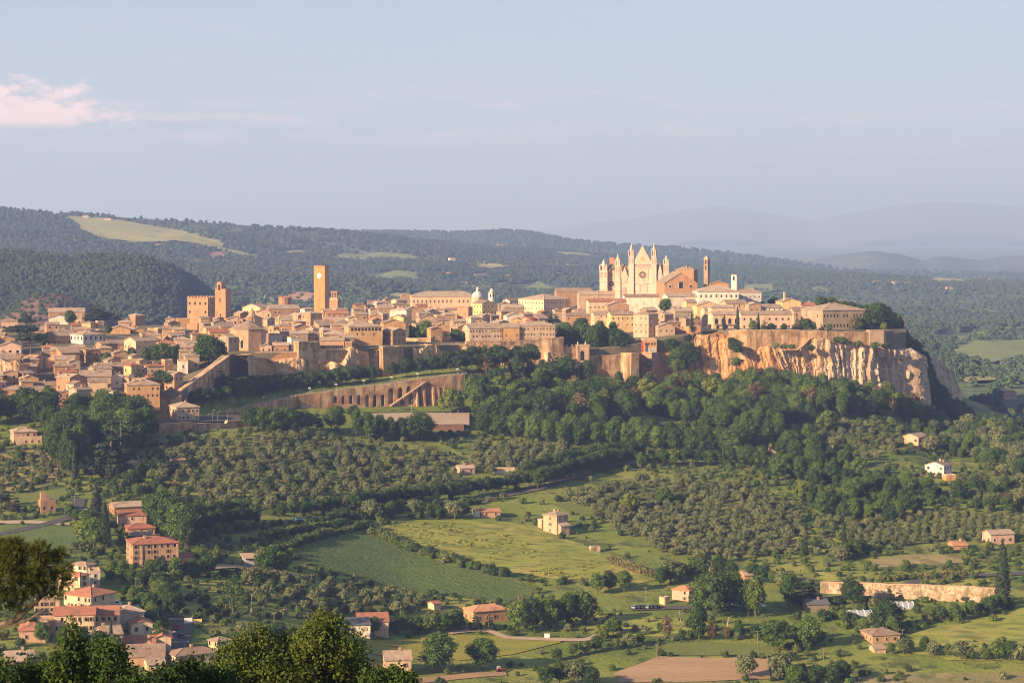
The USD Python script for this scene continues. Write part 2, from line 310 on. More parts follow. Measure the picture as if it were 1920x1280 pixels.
sheet('far_valley', np.concatenate([fb[None], FARGRID]), 'far_ground')
def layer(name, ridge, D, m, depth, drop, amp, n=240, u0=-900, u1=2800, back=True):
    "a range of hills: the crest at the given rows, falling towards the viewer and behind"
    u = np.linspace(u0, u1, n); rc = ridge(u); out = []
    for t in np.linspace(0, 1, 26):
        d = D - depth * t; p = P(u, rc, np.full(n, D)); p[:, 0] *= d / D; p[:, 1] = d
        p[:, 2] = p[:, 2] - drop * (t ** 1.3) + relief(p, amp, 1 / (depth * 0.35), 11) * min(1, t * 3)
        out.append(p)
    b = out[0].copy(); b[:, 1] += depth * 0.5; b[:, 2] -= drop * 0.7
    return sheet(name, np.array([b] + out), m), np.array(out)
mid_ridge = curve((-900, 480), (0, 472), (130, 482), (220, 478), (270, 482), (330, 503), (380, 535), (420, 565), (460, 600), (520, 640))
_, NEARHILL = layer('wooded_hill', mid_ridge, 3300, 'far_ground', 900, 130, 26, 160, -900, 520)
burn_ridge = curve((-200, 660), (0, 592), (40, 565), (75, 551), (110, 549), (150, 560), (190, 580), (260, 625))
_, BURN = layer('scrubby_hill', burn_ridge, 2350, 'burnt_ground', 300, 60, 6, 60, -200, 260)
hills_b = curve((-900, 445), (660, 436), (760, 436), (870, 438), (940, 434), (1000, 437), (1060, 450), (1130, 457), (1200, 462), (1290, 467), (1400, 480), (1500, 494), (1600, 508), (2800, 530))
_, HB = layer('hills', hills_b, 9800, 'far_ground', 2600, 150, 40)
hills_c = curve((-900, 520), (1200, 505), (1400, 493), (1500, 488), (1560, 479), (1640, 470), (1690, 477), (1730, 488), (1760, 480), (1800, 484), (1840, 488), (1880, 480), (1920, 479), (2100, 486), (2800, 480))
_, HC = layer('hills', hills_c, 13500, 'far_ground', 3000, 170, 50)
mtn = curve((-900, 440), (900, 440), (1030, 428), (1100, 419), (1180, 411), (1230, 402), (1290, 393), (1340, 387), (1400, 391), (1460, 403), (1520, 413), (1560, 406), (1640, 392), (1700, 383), (1760, 378), (1830, 380), (1920, 389), (2300, 380), (2800, 405))
layer('mountains', mtn, 44000, 'far_mountain', 10000, 600, 260)
ground_sheet = P(np.zeros(1), np.zeros(1), np.ones(1))
base = MB(); base.add([(-65000, -3000, -265), (65000, -3000, -265), (65000, 75000, -265), (-65000, 75000, -265)], [(0, 1, 2, 3)])
tag(obj('plain', base.get(), 'far_ground'), kind='structure')

# the evening haze over the valley
usdkit.material(stage, '/World/Looks/valley_air', {'v': ('principled_volume', {'color': (0.55, 0.725, 1.46), 'density': 0.000057, 'anisotropy': 0.1})}, [], volume='v.volume')
hb = MB(); hb.box(-66000, 66000, -3100, 76000, -266, 860)
tag(usdkit.mesh(stage, '/World/haze', hb.get(), '/World/Looks/valley_air').GetPrim(), kind='stuff')
# ------------------------------------------------------------------ vegetation: materials and forms
def foliage(name, cols, trans=0.22, rnd=0.55, rough=0.75, patch=0.35, pw=0.35):
    "leaf colour differs from leaf to leaf, from clump to clump and from tree to tree; part of the light passes through"
    N = {'g': ('geometry', {}), 'oi': ('object_info', {}), 'n': ('noise_texture', {'scale': patch, 'detail': 4.0}),
         'a': ('math', {'math_type': 'multiply', 'value2': 0.30}), 'b': ('math', {'math_type': 'multiply_add', 'value2': rnd}), 'c': ('math', {'math_type': 'multiply_add', 'value2': pw}),
         'r': ('rgb_ramp', {'ramp': [(0.12 + 0.76 * i / (len(cols) - 1), c) for i, c in enumerate(cols)]}),
         'p': ('principled_bsdf', {'roughness': rough, 'specular_ior_level': 0.25}), 't': ('translucent_bsdf', {}), 'm': ('mix_closure', {'fac': trans})}
    L = [('g.random_per_island', 'a.value1'), ('oi.random', 'b.value1'), ('a.value', 'b.value3'), ('g.position', 'n.vector'), ('n.fac', 'c.value1'), ('b.value', 'c.value3'), ('c.value', 'r.fac'),
         ('r.color', 'p.base_color'), ('r.color', 't.color'), ('p.BSDF', 'm.closure1'), ('t.BSDF', 'm.closure2')]
    MATS[name] = usdkit.material(stage, '/World/Looks/' + name, N, L, surface='m.closure')
foliage('leaf_broad', [(0.034, 0.072, 0.013), (0.064, 0.116, 0.020), (0.108, 0.162, 0.028), (0.17, 0.205, 0.040)])
foliage('leaf_dark', [(0.024, 0.053, 0.014), (0.046, 0.085, 0.019), (0.082, 0.122, 0.027)])
foliage('leaf_bright', [(0.08, 0.125, 0.018), (0.13, 0.17, 0.022), (0.18, 0.20, 0.03)])
foliage('leaf_olive', [(0.094, 0.120, 0.048), (0.150, 0.174, 0.068), (0.22, 0.23, 0.098)])
foliage('leaf_conifer', [(0.022, 0.036, 0.017), (0.034, 0.052, 0.022), (0.050, 0.068, 0.028)], trans=0.1)
foliage('leaf_shrub', [(0.050, 0.086, 0.020), (0.088, 0.13, 0.028), (0.16, 0.18, 0.044)])
foliage('leaf_reed', [(0.15, 0.145, 0.05), (0.21, 0.19, 0.07), (0.27, 0.23, 0.10)])
foliage('leaf_grass', [(0.18, 0.215, 0.034), (0.25, 0.26, 0.046), (0.30, 0.26, 0.07)]); foliage('leaf_crop', [(0.085, 0.14, 0.036), (0.13, 0.178, 0.045)])
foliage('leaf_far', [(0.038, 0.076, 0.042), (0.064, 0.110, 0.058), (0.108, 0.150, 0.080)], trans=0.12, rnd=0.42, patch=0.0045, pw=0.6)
foliage('leaf_brown', [(0.10, 0.075, 0.035), (0.15, 0.11, 0.05), (0.19, 0.15, 0.075)])
foliage('leaf_near', [(0.024, 0.050, 0.010), (0.046, 0.082, 0.014), (0.09, 0.122, 0.020), (0.15, 0.165, 0.03)], trans=0.3)
foliage('leaf_pine', [(0.018, 0.034, 0.007), (0.042, 0.060, 0.011), (0.11, 0.12, 0.021)], trans=0.2)
mottled('bark', [(0.10, 0.075, 0.05), (0.17, 0.13, 0.095)], 1.5, 5.0, stretch=(1, 1, 0.3))
mottled('pale_bark', [(0.30, 0.25, 0.19), (0.40, 0.34, 0.27)], 1.2, 5.0, stretch=(1, 1, 0.3))

def leaf_quads(c, nrm, size, r, bend=0.25, asp=1.0):
    n = len(c); nrm = nrm / (np.linalg.norm(nrm, axis=1, keepdims=True) + 1e-9)
    t = r.normal(size=(n, 3)); t -= nrm * (t * nrm).sum(1, keepdims=True); t /= np.linalg.norm(t, axis=1, keepdims=True) + 1e-9
    b = np.cross(nrm, t); s = (size * r.uniform(0.6, 1.3, n))[:, None] * 0.5
    v = np.stack([c - t * s * asp, c - b * s + nrm * s * bend, c + t * s * asp, c + b * s + nrm * s * bend * r.uniform(-1, 1, (n, 1))], 1).reshape(-1, 3)
    k = np.arange(n)[:, None] * 4
    return v, np.vstack([k + [0, 1, 2], k + [0, 2, 3]])
ICO1, ICO2 = trimesh.creation.icosphere(1), trimesh.creation.icosphere(2)
def sphere_dirs(n, r, up=0.0):
    d = r.normal(size=(n, 3)); d[:, 2] += up; return d / np.linalg.norm(d, axis=1, keepdims=True)
def crown(lobes, n, leaf, seed, core=0.8, up=0.25, spread=(0.72, 1.22), asp=1.0):
    r = np.random.default_rng(seed); mb = MB()
    C = np.array([l[0] for l in lobes], float); R = np.array([np.broadcast_to(l[1], 3) for l in lobes], float)
    w = (R.prod(1)) ** (2 / 3); k = r.choice(len(lobes), n, p=w / w.sum())
    d = sphere_dirs(n, r, up); rad = r.uniform(*spread, n)[:, None]
    p = C[k] + d * R[k] * rad
    q = ((p[:, None] - C[None]) / R[None]); inside = (np.linalg.norm(q, axis=2) < 0.72).sum(1) > 0
    keep = ~inside
    mb.add(*leaf_quads(p[keep], d[keep] * 0.8 + r.normal(size=(keep.sum(), 3)) * 0.55, leaf, r, asp=asp))
    if core:
        for c, rr in zip(C, R):
            v = np.array(ICO1.vertices); v = v * (1 + (meshkit.noise(v * 1.7 + c, seed) - 0.5)[:, None] * 0.5)
            mb.add(v * rr * core + c, ICO1.faces)
    return mb.get()
def trunk(h, r0, limbs=4, seed=0, r1=None, reach=0.35):
    r = np.random.default_rng(seed + 99); mb = MB(); lean = r.normal(0, 0.03, 2) * h
    mb.bar((0, 0, -1.0), (lean[0] * .5, lean[1] * .5, h * 0.5), r0, r0 * 0.8, 6); mb.bar((lean[0] * .5, lean[1] * .5, h * 0.5), (lean[0], lean[1], h), r0 * 0.8, r1 or r0 * 0.45, 6)
    for i in range(limbs):
        a = r.uniform(0, 2 * PI); z = h * r.uniform(0.55, 0.95)
        mb.bar((lean[0] * z / h, lean[1] * z / h, z), (math.cos(a) * h * reach, math.sin(a) * h * reach, z + h * reach * r.uniform(0.5, 1.1)), r0 * 0.45, r0 * 0.15, 5)
    return mb.get()
def lobes_dome(h, w, base, n, seed, tall=1.0):
    "lobes of a rounded crown between base and h"
    r = np.random.default_rng(seed); H = h - base; L = [((0, 0, base + H * 0.5), (w * 0.36, w * 0.36, H * 0.42))]
    for i in range(n):
        a = 2 * PI * i * 0.618 + r.uniform(-.3, .3); t = (i + 0.5) / n; z = base + H * (0.18 + 0.68 * t)
        prof = math.sin(PI * min(max(0.12 + 0.82 * t, 0), 1)) ** 0.7
        rad = w * 0.5 * prof * r.uniform(0.38, 0.88); s = w * r.uniform(0.12, 0.27)
        L.append(((math.cos(a) * rad, math.sin(a) * rad, z), (s, s, s * r.uniform(0.75, 1.0) * tall)))
    return L
UsdGeom.Scope.Define(stage, '/World/Looks/forms')
FORMS = {}
def form(kind, trunk_mesh, crown_mesh, leaf, bark='bark', h=1.0):
    p = f'/World/Looks/forms/{kind}_{len(FORMS.setdefault(kind, [])):d}'
    pr = stage.CreateClassPrim(p); UsdGeom.Xform.Define(stage, p); pr.SetSpecifier(Sdf.SpecifierClass)
    if trunk_mesh is not None: usdkit.mesh(stage, p + '/trunk', trunk_mesh, MATS[bark])
    usdkit.mesh(stage, p + '/crown', crown_mesh, MATS[leaf]); FORMS[kind].append((p, h))
for s in range(7):   # broad deciduous trees, 16 m
    w = 10.5 + (s % 3) * 1.6; form('broad', trunk(9, 0.35, 5, s), crown(lobes_dome(16, w, 2.2, 20 + s, s), 3800, 0.72, s, core=0.66), ('leaf_broad', 'leaf_broad', 'leaf_dark')[s % 3], h=16)
for s in range(4):   # tall narrow deciduous trees, 19 m
    form('tall', trunk(11, 0.32, 4, s + 20), crown(lobes_dome(19, 8.0 + s * .5, 2.0, 20, s + 20, 1.5), 3600, 0.7, s + 20, core=0.66), ('leaf_broad', 'leaf_dark')[s % 2], h=19)
for s in range(3):   # street trees with clear stem, 10 m
    form('street', trunk(5, 0.22, 4, s + 30), crown(lobes_dome(10.5, 8.0, 2.4, 16, s + 30), 2600, 0.52, s + 30, core=0.68), 'leaf_dark', h=10.5)
for s in range(3):   # plane trees, 15 m
    form('plane', trunk(8, 0.38, 5, s + 40), crown(lobes_dome(15, 10.5, 1.6, 20, s + 40, 1.15), 3800, 0.7, s + 40, core=0.66), 'leaf_broad', h=15)
for s in range(5):   # olives, 5 m
    form('olive', trunk(1.8, 0.24, 4, s + 50, reach=0.5), crown(lobes_dome(5.0, 5.4, 0.9, 10, s + 50), 1100, 0.42, s + 50, core=0.62), 'leaf_olive', h=5)
for s in range(3):   # cypresses, 15 m
    r_ = 1.35 + 0.2 * s; form('cypress', trunk(3, 0.22, 0, s), crown([((0, 0, 1.6 + 13.0 * t), (r_ * (1 - t) ** 0.55 * min(1, 0.6 + 3 * t) + 0.12, r_ * (1 - t) ** 0.55 * min(1, 0.6 + 3 * t) + 0.12, 1.5)) for t in np.linspace(0, 0.97, 10)], 1100, 0.5, s + 60, core=0.86, up=0.6), 'leaf_conifer', h=15)
def tiers(h, w, n, seed, flat=0.35):
    r = np.random.default_rng(seed); L = []
    for i in range(n):
        t = i / (n - 1); z = h * (0.14 + 0.80 * t); R = w * 0.5 * (1 - t) ** 0.8 + 0.25
        for j in range(max(2, int(6 * (1 - t) + 1))):
            a = r.uniform(0, 2 * PI); q = R * r.uniform(0.45, 0.75); L.append(((math.cos(a) * q, math.sin(a) * q, z + r.uniform(-.3, .3)), (R * 0.42 + 0.2, R * 0.42 + 0.2, (R * 0.42 + 0.2) * flat)))
    return L
for s in range(3):   # firs and cedars, 16 m
    form('conifer', trunk(14, 0.3, 0, s, r1=0.06), crown(tiers(16, 8.0 + s, 8, s + 70), 1600, 0.7, s + 70, core=0.7), 'leaf_conifer', h=16)
for s in range(2):   # wide cedars, 14 m
    form('cedar', trunk(11, 0.45, 0, s, r1=0.1), crown(tiers(13, 17, 6, s + 75, 0.28), 1800, 0.9, s + 75, core=0.75), 'leaf_conifer', h=13)
for s in range(2):   # stone pines, 11 m
    r = np.random.default_rng(s + 80); L = [((0, 0, 8.6), (4.6, 4.6, 1.7))] + [((math.cos(a) * 3.6, math.sin(a) * 3.6, 8.5 + r.uniform(-.3, .4)), (2.0, 2.0, 1.3)) for a in np.linspace(0, 2 * PI, 9)[:-1]]
    form('stone_pine', trunk(8.2, 0.3, 5, s, reach=0.25), crown(L, 1500, 0.7, s + 80), 'leaf_conifer', h=10.5)
for s in range(5):   # bushes, 2.6 m
    form('bush', None, crown(lobes_dome(2.6, 3.6, -0.3, 8, s + 90), 480, 0.38, s + 90, core=0.68), ('leaf_shrub', 'leaf_broad', 'leaf_shrub', 'leaf_dark', 'leaf_olive')[s], h=2.6)
for s in range(2):
    form('bright', trunk(4, 0.2, 3, s + 100), crown(lobes_dome(8.5, 6.5, 1.0, 13, s + 100), 1100, 0.65, s + 100), 'leaf_bright', h=8.5)
    form('brown', trunk(5, 0.2, 5, s + 105), crown(lobes_dome(10, 6.5, 1.0, 12, s + 105), 700, 0.6, s + 105, core=0.5), 'leaf_brown', h=10)
    form('loose', trunk(11, 0.22, 9, s + 110, reach=0.22), crown(lobes_dome(15, 6.5, 2.0, 16, s + 110, 1.3), 750, 0.6, s + 110, core=0.3), 'leaf_broad', h=15)
    r = np.random.default_rng(s + 115); q = r.uniform(-1, 1, (160, 2)) * (1.5, 1.0); c = np.c_[q, r.uniform(0.4, 2.4, 160)]
    nn = r.normal(size=(160, 3)); nn[:, 2] *= 0.15
    v, f = leaf_quads(c, nn, 0.5, r); v[:, 2] = v[:, 2].clip(0) * 1.25; form('reed', None, (v, f), 'leaf_reed', h=3.0)
for s in range(3):   # grass tussocks and crop rows
    r = np.random.default_rng(s + 140); c = np.c_[r.uniform(-1, 1, (26, 2)) * .9, r.uniform(.1, .5, 26)]; nn = r.normal(size=(26, 3)); nn[:, 2] *= .5; form('tuft', None, leaf_quads(c, nn, .55, r), 'leaf_grass', h=.6)
    c = np.c_[r.uniform(-1.2, 1.2, 40), r.uniform(-.25, .25, 40), r.uniform(.1, .7, 40)]; nn = r.normal(size=(40, 3)); form('crop', None, leaf_quads(c, nn, .4, r), 'leaf_crop', h=.8)
for s in range(4):   # distant woodland crowns
    form('far', None, crown(lobes_dome(9, 10, -2, 7, s + 120), 300, 1.5, s + 120, core=0.8), 'leaf_far', h=9)

# ------------------------------------------------------------------ vegetation: placing
def inv_front(x, y):
    x, y = np.asarray(x, float), np.asarray(y, float); u = CX + x / y * F
    uc = np.clip(u, ug[0], ug[-1] - 1e-6); i = ((uc - ug[0]) / 10).astype(int); a = (uc - ug[i]) / 10
    return u, np.array([np.interp(-yy, -(DF[ii] * (1 - aa) + DF[ii + 1] * aa), vg) for ii, aa, yy in zip(i, a, y)])
FIELDS = []          # outlines on the ground, kept clear of trees
def to_poly(px, fn=at):
    p = np.array(px, float); return sg.Polygon(fn(p[:, 0], p[:, 1])[:, :2]).buffer(0)
def scatter_in(px, spacing, seed, jitter=0.42, avoid=True, rows=None):
    "points of a jittered grid on the ground inside an outline given on the slope; returns (u, v) pairs"
    r = np.random.default_rng(seed); poly = to_poly(px); x0, y0, x1, y1 = poly.bounds
    a = rows or 0.35; c, s = math.cos(a), math.sin(a); L = max(x1 - x0, y1 - y0) * 0.75
    g = np.arange(-L, L, spacing); X, Y = np.meshgrid(g, g); X = X + (np.arange(len(g)) % 2)[:, None] * spacing * 0.5 * (rows is None)
    X = X + r.uniform(-jitter, jitter, X.shape) * spacing; Y = Y + r.uniform(-jitter, jitter, Y.shape) * spacing
    x = (x0 + x1) / 2 + X.ravel() * c - Y.ravel() * s; y = (y0 + y1) / 2 + X.ravel() * s + Y.ravel() * c
    k = shapely.contains_xy(poly, x, y); x, y = x[k], y[k]
    if avoid:
        for fpoly in FIELDS:
            k = ~shapely.contains_xy(fpoly, x, y); x, y = x[k], y[k]
    return np.c_[x, y]
def ground_pts(xy):
    u, v = inv_front(xy[:, 0], xy[:, 1]); p = np.c_[xy, -(v - HY) / F * xy[:, 1]]; p[:, 2] += bump_z(p); return p
tr = np.random.default_rng(21)
NICE = {'broad': 'broadleaf_tree', 'tall': 'slender_tree', 'street': 'avenue_tree', 'plane': 'plane_tree', 'olive': 'olive_tree', 'cypress': 'cypress', 'conifer': 'conifer', 'cedar': 'cedar_tree', 'stone_pine': 'stone_pine',
        'bush': 'bush', 'bright': 'bright_tree', 'brown': 'brownish_tree', 'loose': 'feathery_tree', 'reed': 'reed_clump'}
CATS = {'bush': 'bush', 'cypress': 'cypress tree', 'olive': 'olive tree', 'reed': 'reeds'}
def plant(kind, p, h, label, group=None, wide=1.0, n=None):
    if kind == 'bush' and h > 4.4: kind = 'broad'
    fs = FORMS[kind]; path, h0 = fs[tr.integers(len(fs)) if n is None else n % len(fs)]
    x = UsdGeom.Xform.Define(stage, path_for(NICE[kind])); s = h / h0
    x.AddTranslateOp().Set(Gf.Vec3d(*map(float, p))); x.AddRotateZOp().Set(float(tr.uniform(0, 360))); x.AddScaleOp().Set(Gf.Vec3f(s * wide, s * wide, s))
    pr = x.GetPrim(); pr.GetReferences().AddInternalReference(path); pr.SetInstanceable(True)
    return tag(pr, label, CATS.get(kind, 'tree'), group)
def stuff(name, kinds, pts, hs, label, wide=None):
    "uncountable growth: one instancer of the same forms"
    pi = UsdGeom.PointInstancer.Define(stage, path_for(name)); path = str(pi.GetPath()); protos = []
    UsdGeom.Scope.Define(stage, path + '/forms')
    for k in kinds:
        for fp, h0 in FORMS[k]:
            q = f'{path}/forms/{k}_{len(protos)}'; x = UsdGeom.Xform.Define(stage, q); x.GetPrim().GetReferences().AddInternalReference(fp); x.GetPrim().SetSpecifier(Sdf.SpecifierDef); protos.append((q, h0))
    pi.CreatePrototypesRel().SetTargets([q for q, _ in protos]); n = len(pts)
    idx = tr.integers(0, len(protos), n); hp = np.array([h for _, h in protos]); sc = np.minimum(np.asarray(hs), np.where(hp[idx] < 3, 3.6, 99)) / hp[idx]
    ang = tr.uniform(0, 2 * PI, n); w = np.ones(n) if wide is None else wide
    pi.CreateProtoIndicesAttr(Vt.IntArray.FromNumpy(idx.astype(np.int32))); pi.CreatePositionsAttr(Vt.Vec3fArray.FromNumpy(np.asarray(pts, np.float32)))
    pi.CreateScalesAttr(Vt.Vec3fArray.FromNumpy(np.c_[sc * w, sc * w, sc].astype(np.float32)))
    q = np.zeros((n, 4), np.float32); q[:, 2] = np.sin(ang / 2); q[:, 3] = np.cos(ang / 2)
    pi.CreateOrientationsAttr(Vt.QuathArray([Gf.Quath(float(b), 0, 0, float(a)) for a, b in q[:, 2:]]))
    return tag(pi.GetPrim(), label, None, None, 'stuff')
# ------------------------------------------------------------------ stone and wall materials
STAIN = ((0.13, 0.10, 0.075), 0.35, (1, 1, 0.35), 0.5, 0.72, 0.6)
def walls(name, a, b, stain=STAIN, rnd=0.5, scale=0.25, bump=0.05): mottled(name, [a, b], scale, 6.0, rnd=rnd, lo=0.25, hi=0.75, second=stain, bump=bump, bscale=3.0)
walls('tufa', (0.32, 0.185, 0.1), (0.45, 0.28, 0.16)); walls('tufa_pale', (0.42, 0.28, 0.175), (0.52, 0.365, 0.235)); walls('brick', (0.33, 0.175, 0.088), (0.42, 0.23, 0.12))
walls('ochre', (0.44, 0.245, 0.105), (0.52, 0.305, 0.14)); walls('cream', (0.52, 0.365, 0.22), (0.6, 0.44, 0.28)); walls('white_plaster', (0.62, 0.53, 0.4), (0.7, 0.61, 0.48))
walls('pink_plaster', (0.48, 0.3, 0.21), (0.56, 0.365, 0.26)); walls('yellow_plaster', (0.56, 0.375, 0.165), (0.62, 0.43, 0.205)); walls('grey_stone', (0.28, 0.2, 0.13), (0.37, 0.275, 0.185)); walls('grey_plaster', (0.44, 0.40, 0.36), (0.52, 0.48, 0.43))
walls('orange_plaster', (0.46, 0.24, 0.09), (0.52, 0.28, 0.115)); walls('marble', (0.5, 0.385, 0.285), (0.6, 0.475, 0.365), stain=((0.36, 0.23, 0.16), 0.3, (1, 1, 0.4), 0.5, 0.7, 0.6), rnd=0.2)
def tiles(name, cols, rnd=0.6):
    mottled(name, cols, 0.5, 6.0, rnd=rnd, lo=0.25, hi=0.75, second=((0.11, 0.095, 0.07), 0.25, (1, 1, 1), 0.5, 0.7, 0.65), bump=0.12, bscale=2.2)
tiles('tile', [(0.25, 0.17, 0.118), (0.36, 0.26, 0.18), (0.44, 0.325, 0.235)]); tiles('tile_pale', [(0.31, 0.225, 0.155), (0.40, 0.30, 0.21)]); tiles('tile_red', [(0.30, 0.115, 0.065), (0.40, 0.17, 0.10)]); tiles('tile_orange', [(0.44, 0.20, 0.10), (0.52, 0.26, 0.14)])
tiles('slate', [(0.085, 0.085, 0.095), (0.12, 0.12, 0.13)]); plain('dark_pane', (0.022, 0.022, 0.026), roughness=0.25); plain('shutter_brown', (0.11, 0.055, 0.03)); plain('shutter_green', (0.05, 0.075, 0.05)); plain('shutter_pale', (0.42, 0.36, 0.28))
plain('white_paint', (0.78, 0.76, 0.72), roughness=0.5); plain('metal_grey', (0.32, 0.32, 0.33), roughness=0.5); plain('iron', (0.05, 0.045, 0.04), roughness=0.6); plain('wood_post', (0.22, 0.17, 0.12)); plain('concrete', (0.42, 0.38, 0.33))
mottled('cliff_rock', [(0.29, 0.15, 0.065), (0.46, 0.26, 0.12), (0.55, 0.37, 0.215), (0.60, 0.43, 0.28)], 0.09, 7.0, stretch=(1, 1, 0.14), second=((0.15, 0.10, 0.065), 0.22, (1, 1, 0.10), 0.52, 0.66, 0.75), bump=0.7, bscale=0.5)
def rock(name, x0, x1):
    "tuff: orange and streaked in the west, paler and greyer towards the east tip"
    N = {'g': ('geometry', {}), 'm': ('mapping', {'scale': (1, 1, 0.16)}), 'n': ('noise_texture', {'scale': 0.10, 'detail': 8.0, 'roughness': 0.65}), 'sx': ('separate_xyz', {}), 'k': ('map_range', {'from_min': x0, 'from_max': x1, 'to_min': 0.0, 'to_max': 1.0, 'clamp': True}),
         'ra': ('rgb_ramp', {'ramp': [(0.28, (0.24, 0.115, 0.045)), (0.45, (0.47, 0.25, 0.10)), (0.58, (0.53, 0.33, 0.17)), (0.74, (0.60, 0.44, 0.29))]}), 'rb': ('rgb_ramp', {'ramp': [(0.3, (0.25, 0.17, 0.11)), (0.48, (0.43, 0.315, 0.215)), (0.7, (0.54, 0.42, 0.31))]}), 'x': ('mix_color', {}),
         'm2': ('mapping', {'scale': (1, 1, 0.10), 'location': (4.0, 2.0, 1.0)}), 'n2': ('noise_texture', {'scale': 0.33, 'detail': 6.0, 'roughness': 0.7}), 'k2': ('map_range', {'from_min': 0.52, 'from_max': 0.66, 'to_min': 0.0, 'to_max': 0.75, 'clamp': True}), 'x2': ('mix_color', {'b': (0.15, 0.10, 0.065)}), 'nb': ('noise_texture', {'scale': 0.6, 'detail': 6.0}), 'bp': ('bump', {'strength': 1.0, 'distance': 0.9})}
    L = [('g.position', 'm.vector'), ('m.vector', 'n.vector'), ('g.position', 'sx.vector'), ('sx.x', 'k.value'), ('n.fac', 'ra.fac'), ('n.fac', 'rb.fac'), ('ra.color', 'x.a'), ('rb.color', 'x.b'), ('k.result', 'x.fac'), ('g.position', 'm2.vector'), ('m2.vector', 'n2.vector'), ('n2.fac', 'k2.value'), ('k2.result', 'x2.fac'), ('x.result', 'x2.a'), ('m.vector', 'nb.vector'), ('nb.fac', 'bp.height'), ('bp.normal', 'p.normal')]
    principled(name, 'x2.result', N, L, roughness=0.95)
rock('pale_rock', 165.0, 235.0)
mottled('wall_stone', [(0.26, 0.145, 0.07), (0.42, 0.25, 0.125), (0.53, 0.355, 0.215)], 0.16, 9.0, lo=0.36, hi=0.64, second=((0.14, 0.10, 0.06), 0.28, (1, 1, 0.16), 0.50, 0.62, 0.85), bump=0.25, bscale=1.2)
mottled('rubble', [(0.26, 0.17, 0.10), (0.44, 0.31, 0.20), (0.58, 0.44, 0.31)], 0.55, 8.0, lo=0.36, hi=0.64, second=((0.17, 0.14, 0.075), 0.3, (1, 1, 0.35), 0.50, 0.60, 0.85), bump=0.35, bscale=1.5)

# ------------------------------------------------------------------ fields, paths and roads
def patch(name, px, m, dz=0.3, fn=None, wob=1.6, label=None, size=7.0, keep_clear=True, seed=1):
    pts = np.array(px, float); fn = fn or at
    ring = np.vstack([pts, pts[:1]]); dense = np.vstack([np.linspace(ring[i], ring[i + 1], 12, endpoint=False) for i in range(len(pts))])
    w = fn(dense[:, 0], dense[:, 1])[:, :2]; w = w + (meshkit.noise(np.c_[w * 0.12, np.full(len(w), seed)]) - 0.5)[:, None] * wob * 2
    poly = sg.Polygon(w).buffer(0); poly = poly if poly.geom_type == 'Polygon' else max(poly.geoms, key=lambda g: g.area)
    if keep_clear: FIELDS.append(poly)
    v, f = trimesh.creation.triangulate_polygon(poly, engine='earcut'); v, f = trimesh.remesh.subdivide_to_size(np.c_[v, np.zeros(len(v))], f, size, max_iter=14)[:2]
    p = ground_pts(v[:, :2]); p[:, 2] += dz
    n = np.cross(p[f[:, 1]] - p[f[:, 0]], p[f[:, 2]] - p[f[:, 0]]); f = np.where(n[:, 2:3] < 0, f[:, ::-1], f)
    return tag(obj(name, (p, f), m, smooth=True), label, None, None, 'structure')
MEADOW = [(712, 990), (760, 977), (850, 974), (960, 980), (1012, 994), (1060, 1010), (1120, 1035), (1190, 1062), (1238, 1085), (1185, 1096), (1110, 1093), (1030, 1086), (930, 1066), (840, 1040), (770, 1018), (730, 1004)]
patch('meadow', MEADOW, 'meadow')
patch('crop_field', [(552, 1036), (600, 1014), (660, 1002), (716, 1008), (770, 1034), (830, 1056), (930, 1078), (1005, 1100), (1000, 1122), (930, 1127), (850, 1119), (760, 1104), (650, 1078), (580, 1056)], 'crop')
patch('meadow', [(310, 1104), (350, 1088), (420, 1080), (450, 1100), (470, 1140), (430, 1165), (350, 1160)], 'meadow', keep_clear=False)
patch('meadow', [(360, 1172), (480, 1160), (640, 1165), (650, 1185), (500, 1196), (400, 1190)], 'meadow', keep_clear=False)
patch('yellow_field', [(662, 1204), (760, 1198), (860, 1191), (1052, 1194), (1046, 1205), (960, 1226), (860, 1238), (760, 1234), (680, 1222)], 'yellow_field')
patch('ploughed_field', [(1150, 1262), (1236, 1231), (1330, 1233), (1442, 1236), (1445, 1274), (1300, 1279), (1160, 1279)], 'tilled_soil')
patch('green_field', [(1246, 1204), (1350, 1206), (1462, 1208), (1456, 1231), (1330, 1229), (1238, 1228)], 'green_field')
patch('meadow', [(1650, 1215), (1720, 1185), (1820, 1160), (1925, 1138), (1990, 1150), (1990, 1235), (1780, 1238)], 'meadow', keep_clear=False)
patch('field', [(1628, 1050), (1720, 1038), (1800, 1040), (1810, 1056), (1720, 1062), (1640, 1066)], 'dry_grass')
patch('green_field', [(1480, 1075), (1600, 1072), (1700, 1078), (1880, 1088), (1870, 1100), (1700, 1095), (1550, 1090)], 'meadow', keep_clear=False)
patch('green_field', [(-80, 986), (60, 984), (150, 990), (140, 1030), (60, 1040), (-80, 1040)], 'crop')
patch('farm_track', [(-80, 976), (60, 976), (150, 983), (150, 988), (60, 982), (-80, 982)], 'gravel', wob=0.4)
patch('dry_slope', [(-80, 850), (30, 838), (90, 845), (104, 880), (100, 910), (40, 922), (-80, 930)], 'dry_grass', keep_clear=False)
patch('green_field', [(-80, 934), (60, 924), (120, 916), (130, 935), (60, 950), (-80, 955)], 'green_field')
patch('dry_slope', [(330, 838), (400, 835), (430, 850), (390, 870), (330, 866)], 'green_field', keep_clear=False)
patch('green_field', [(1040, 945), (1070, 942), (1130, 968), (1090, 968)], 'green_field')
patch('dirt_path', [(760, 1272), (860, 1262), (950, 1258), (952, 1266), (860, 1272), (770, 1281)], 'tilled_soil', wob=0.5)
patch('dry_slope', [(1560, 1272), (1700, 1262), (1920, 1260), (1980, 1268), (1980, 1285), (1600, 1285)], 'dry_grass', keep_clear=False)
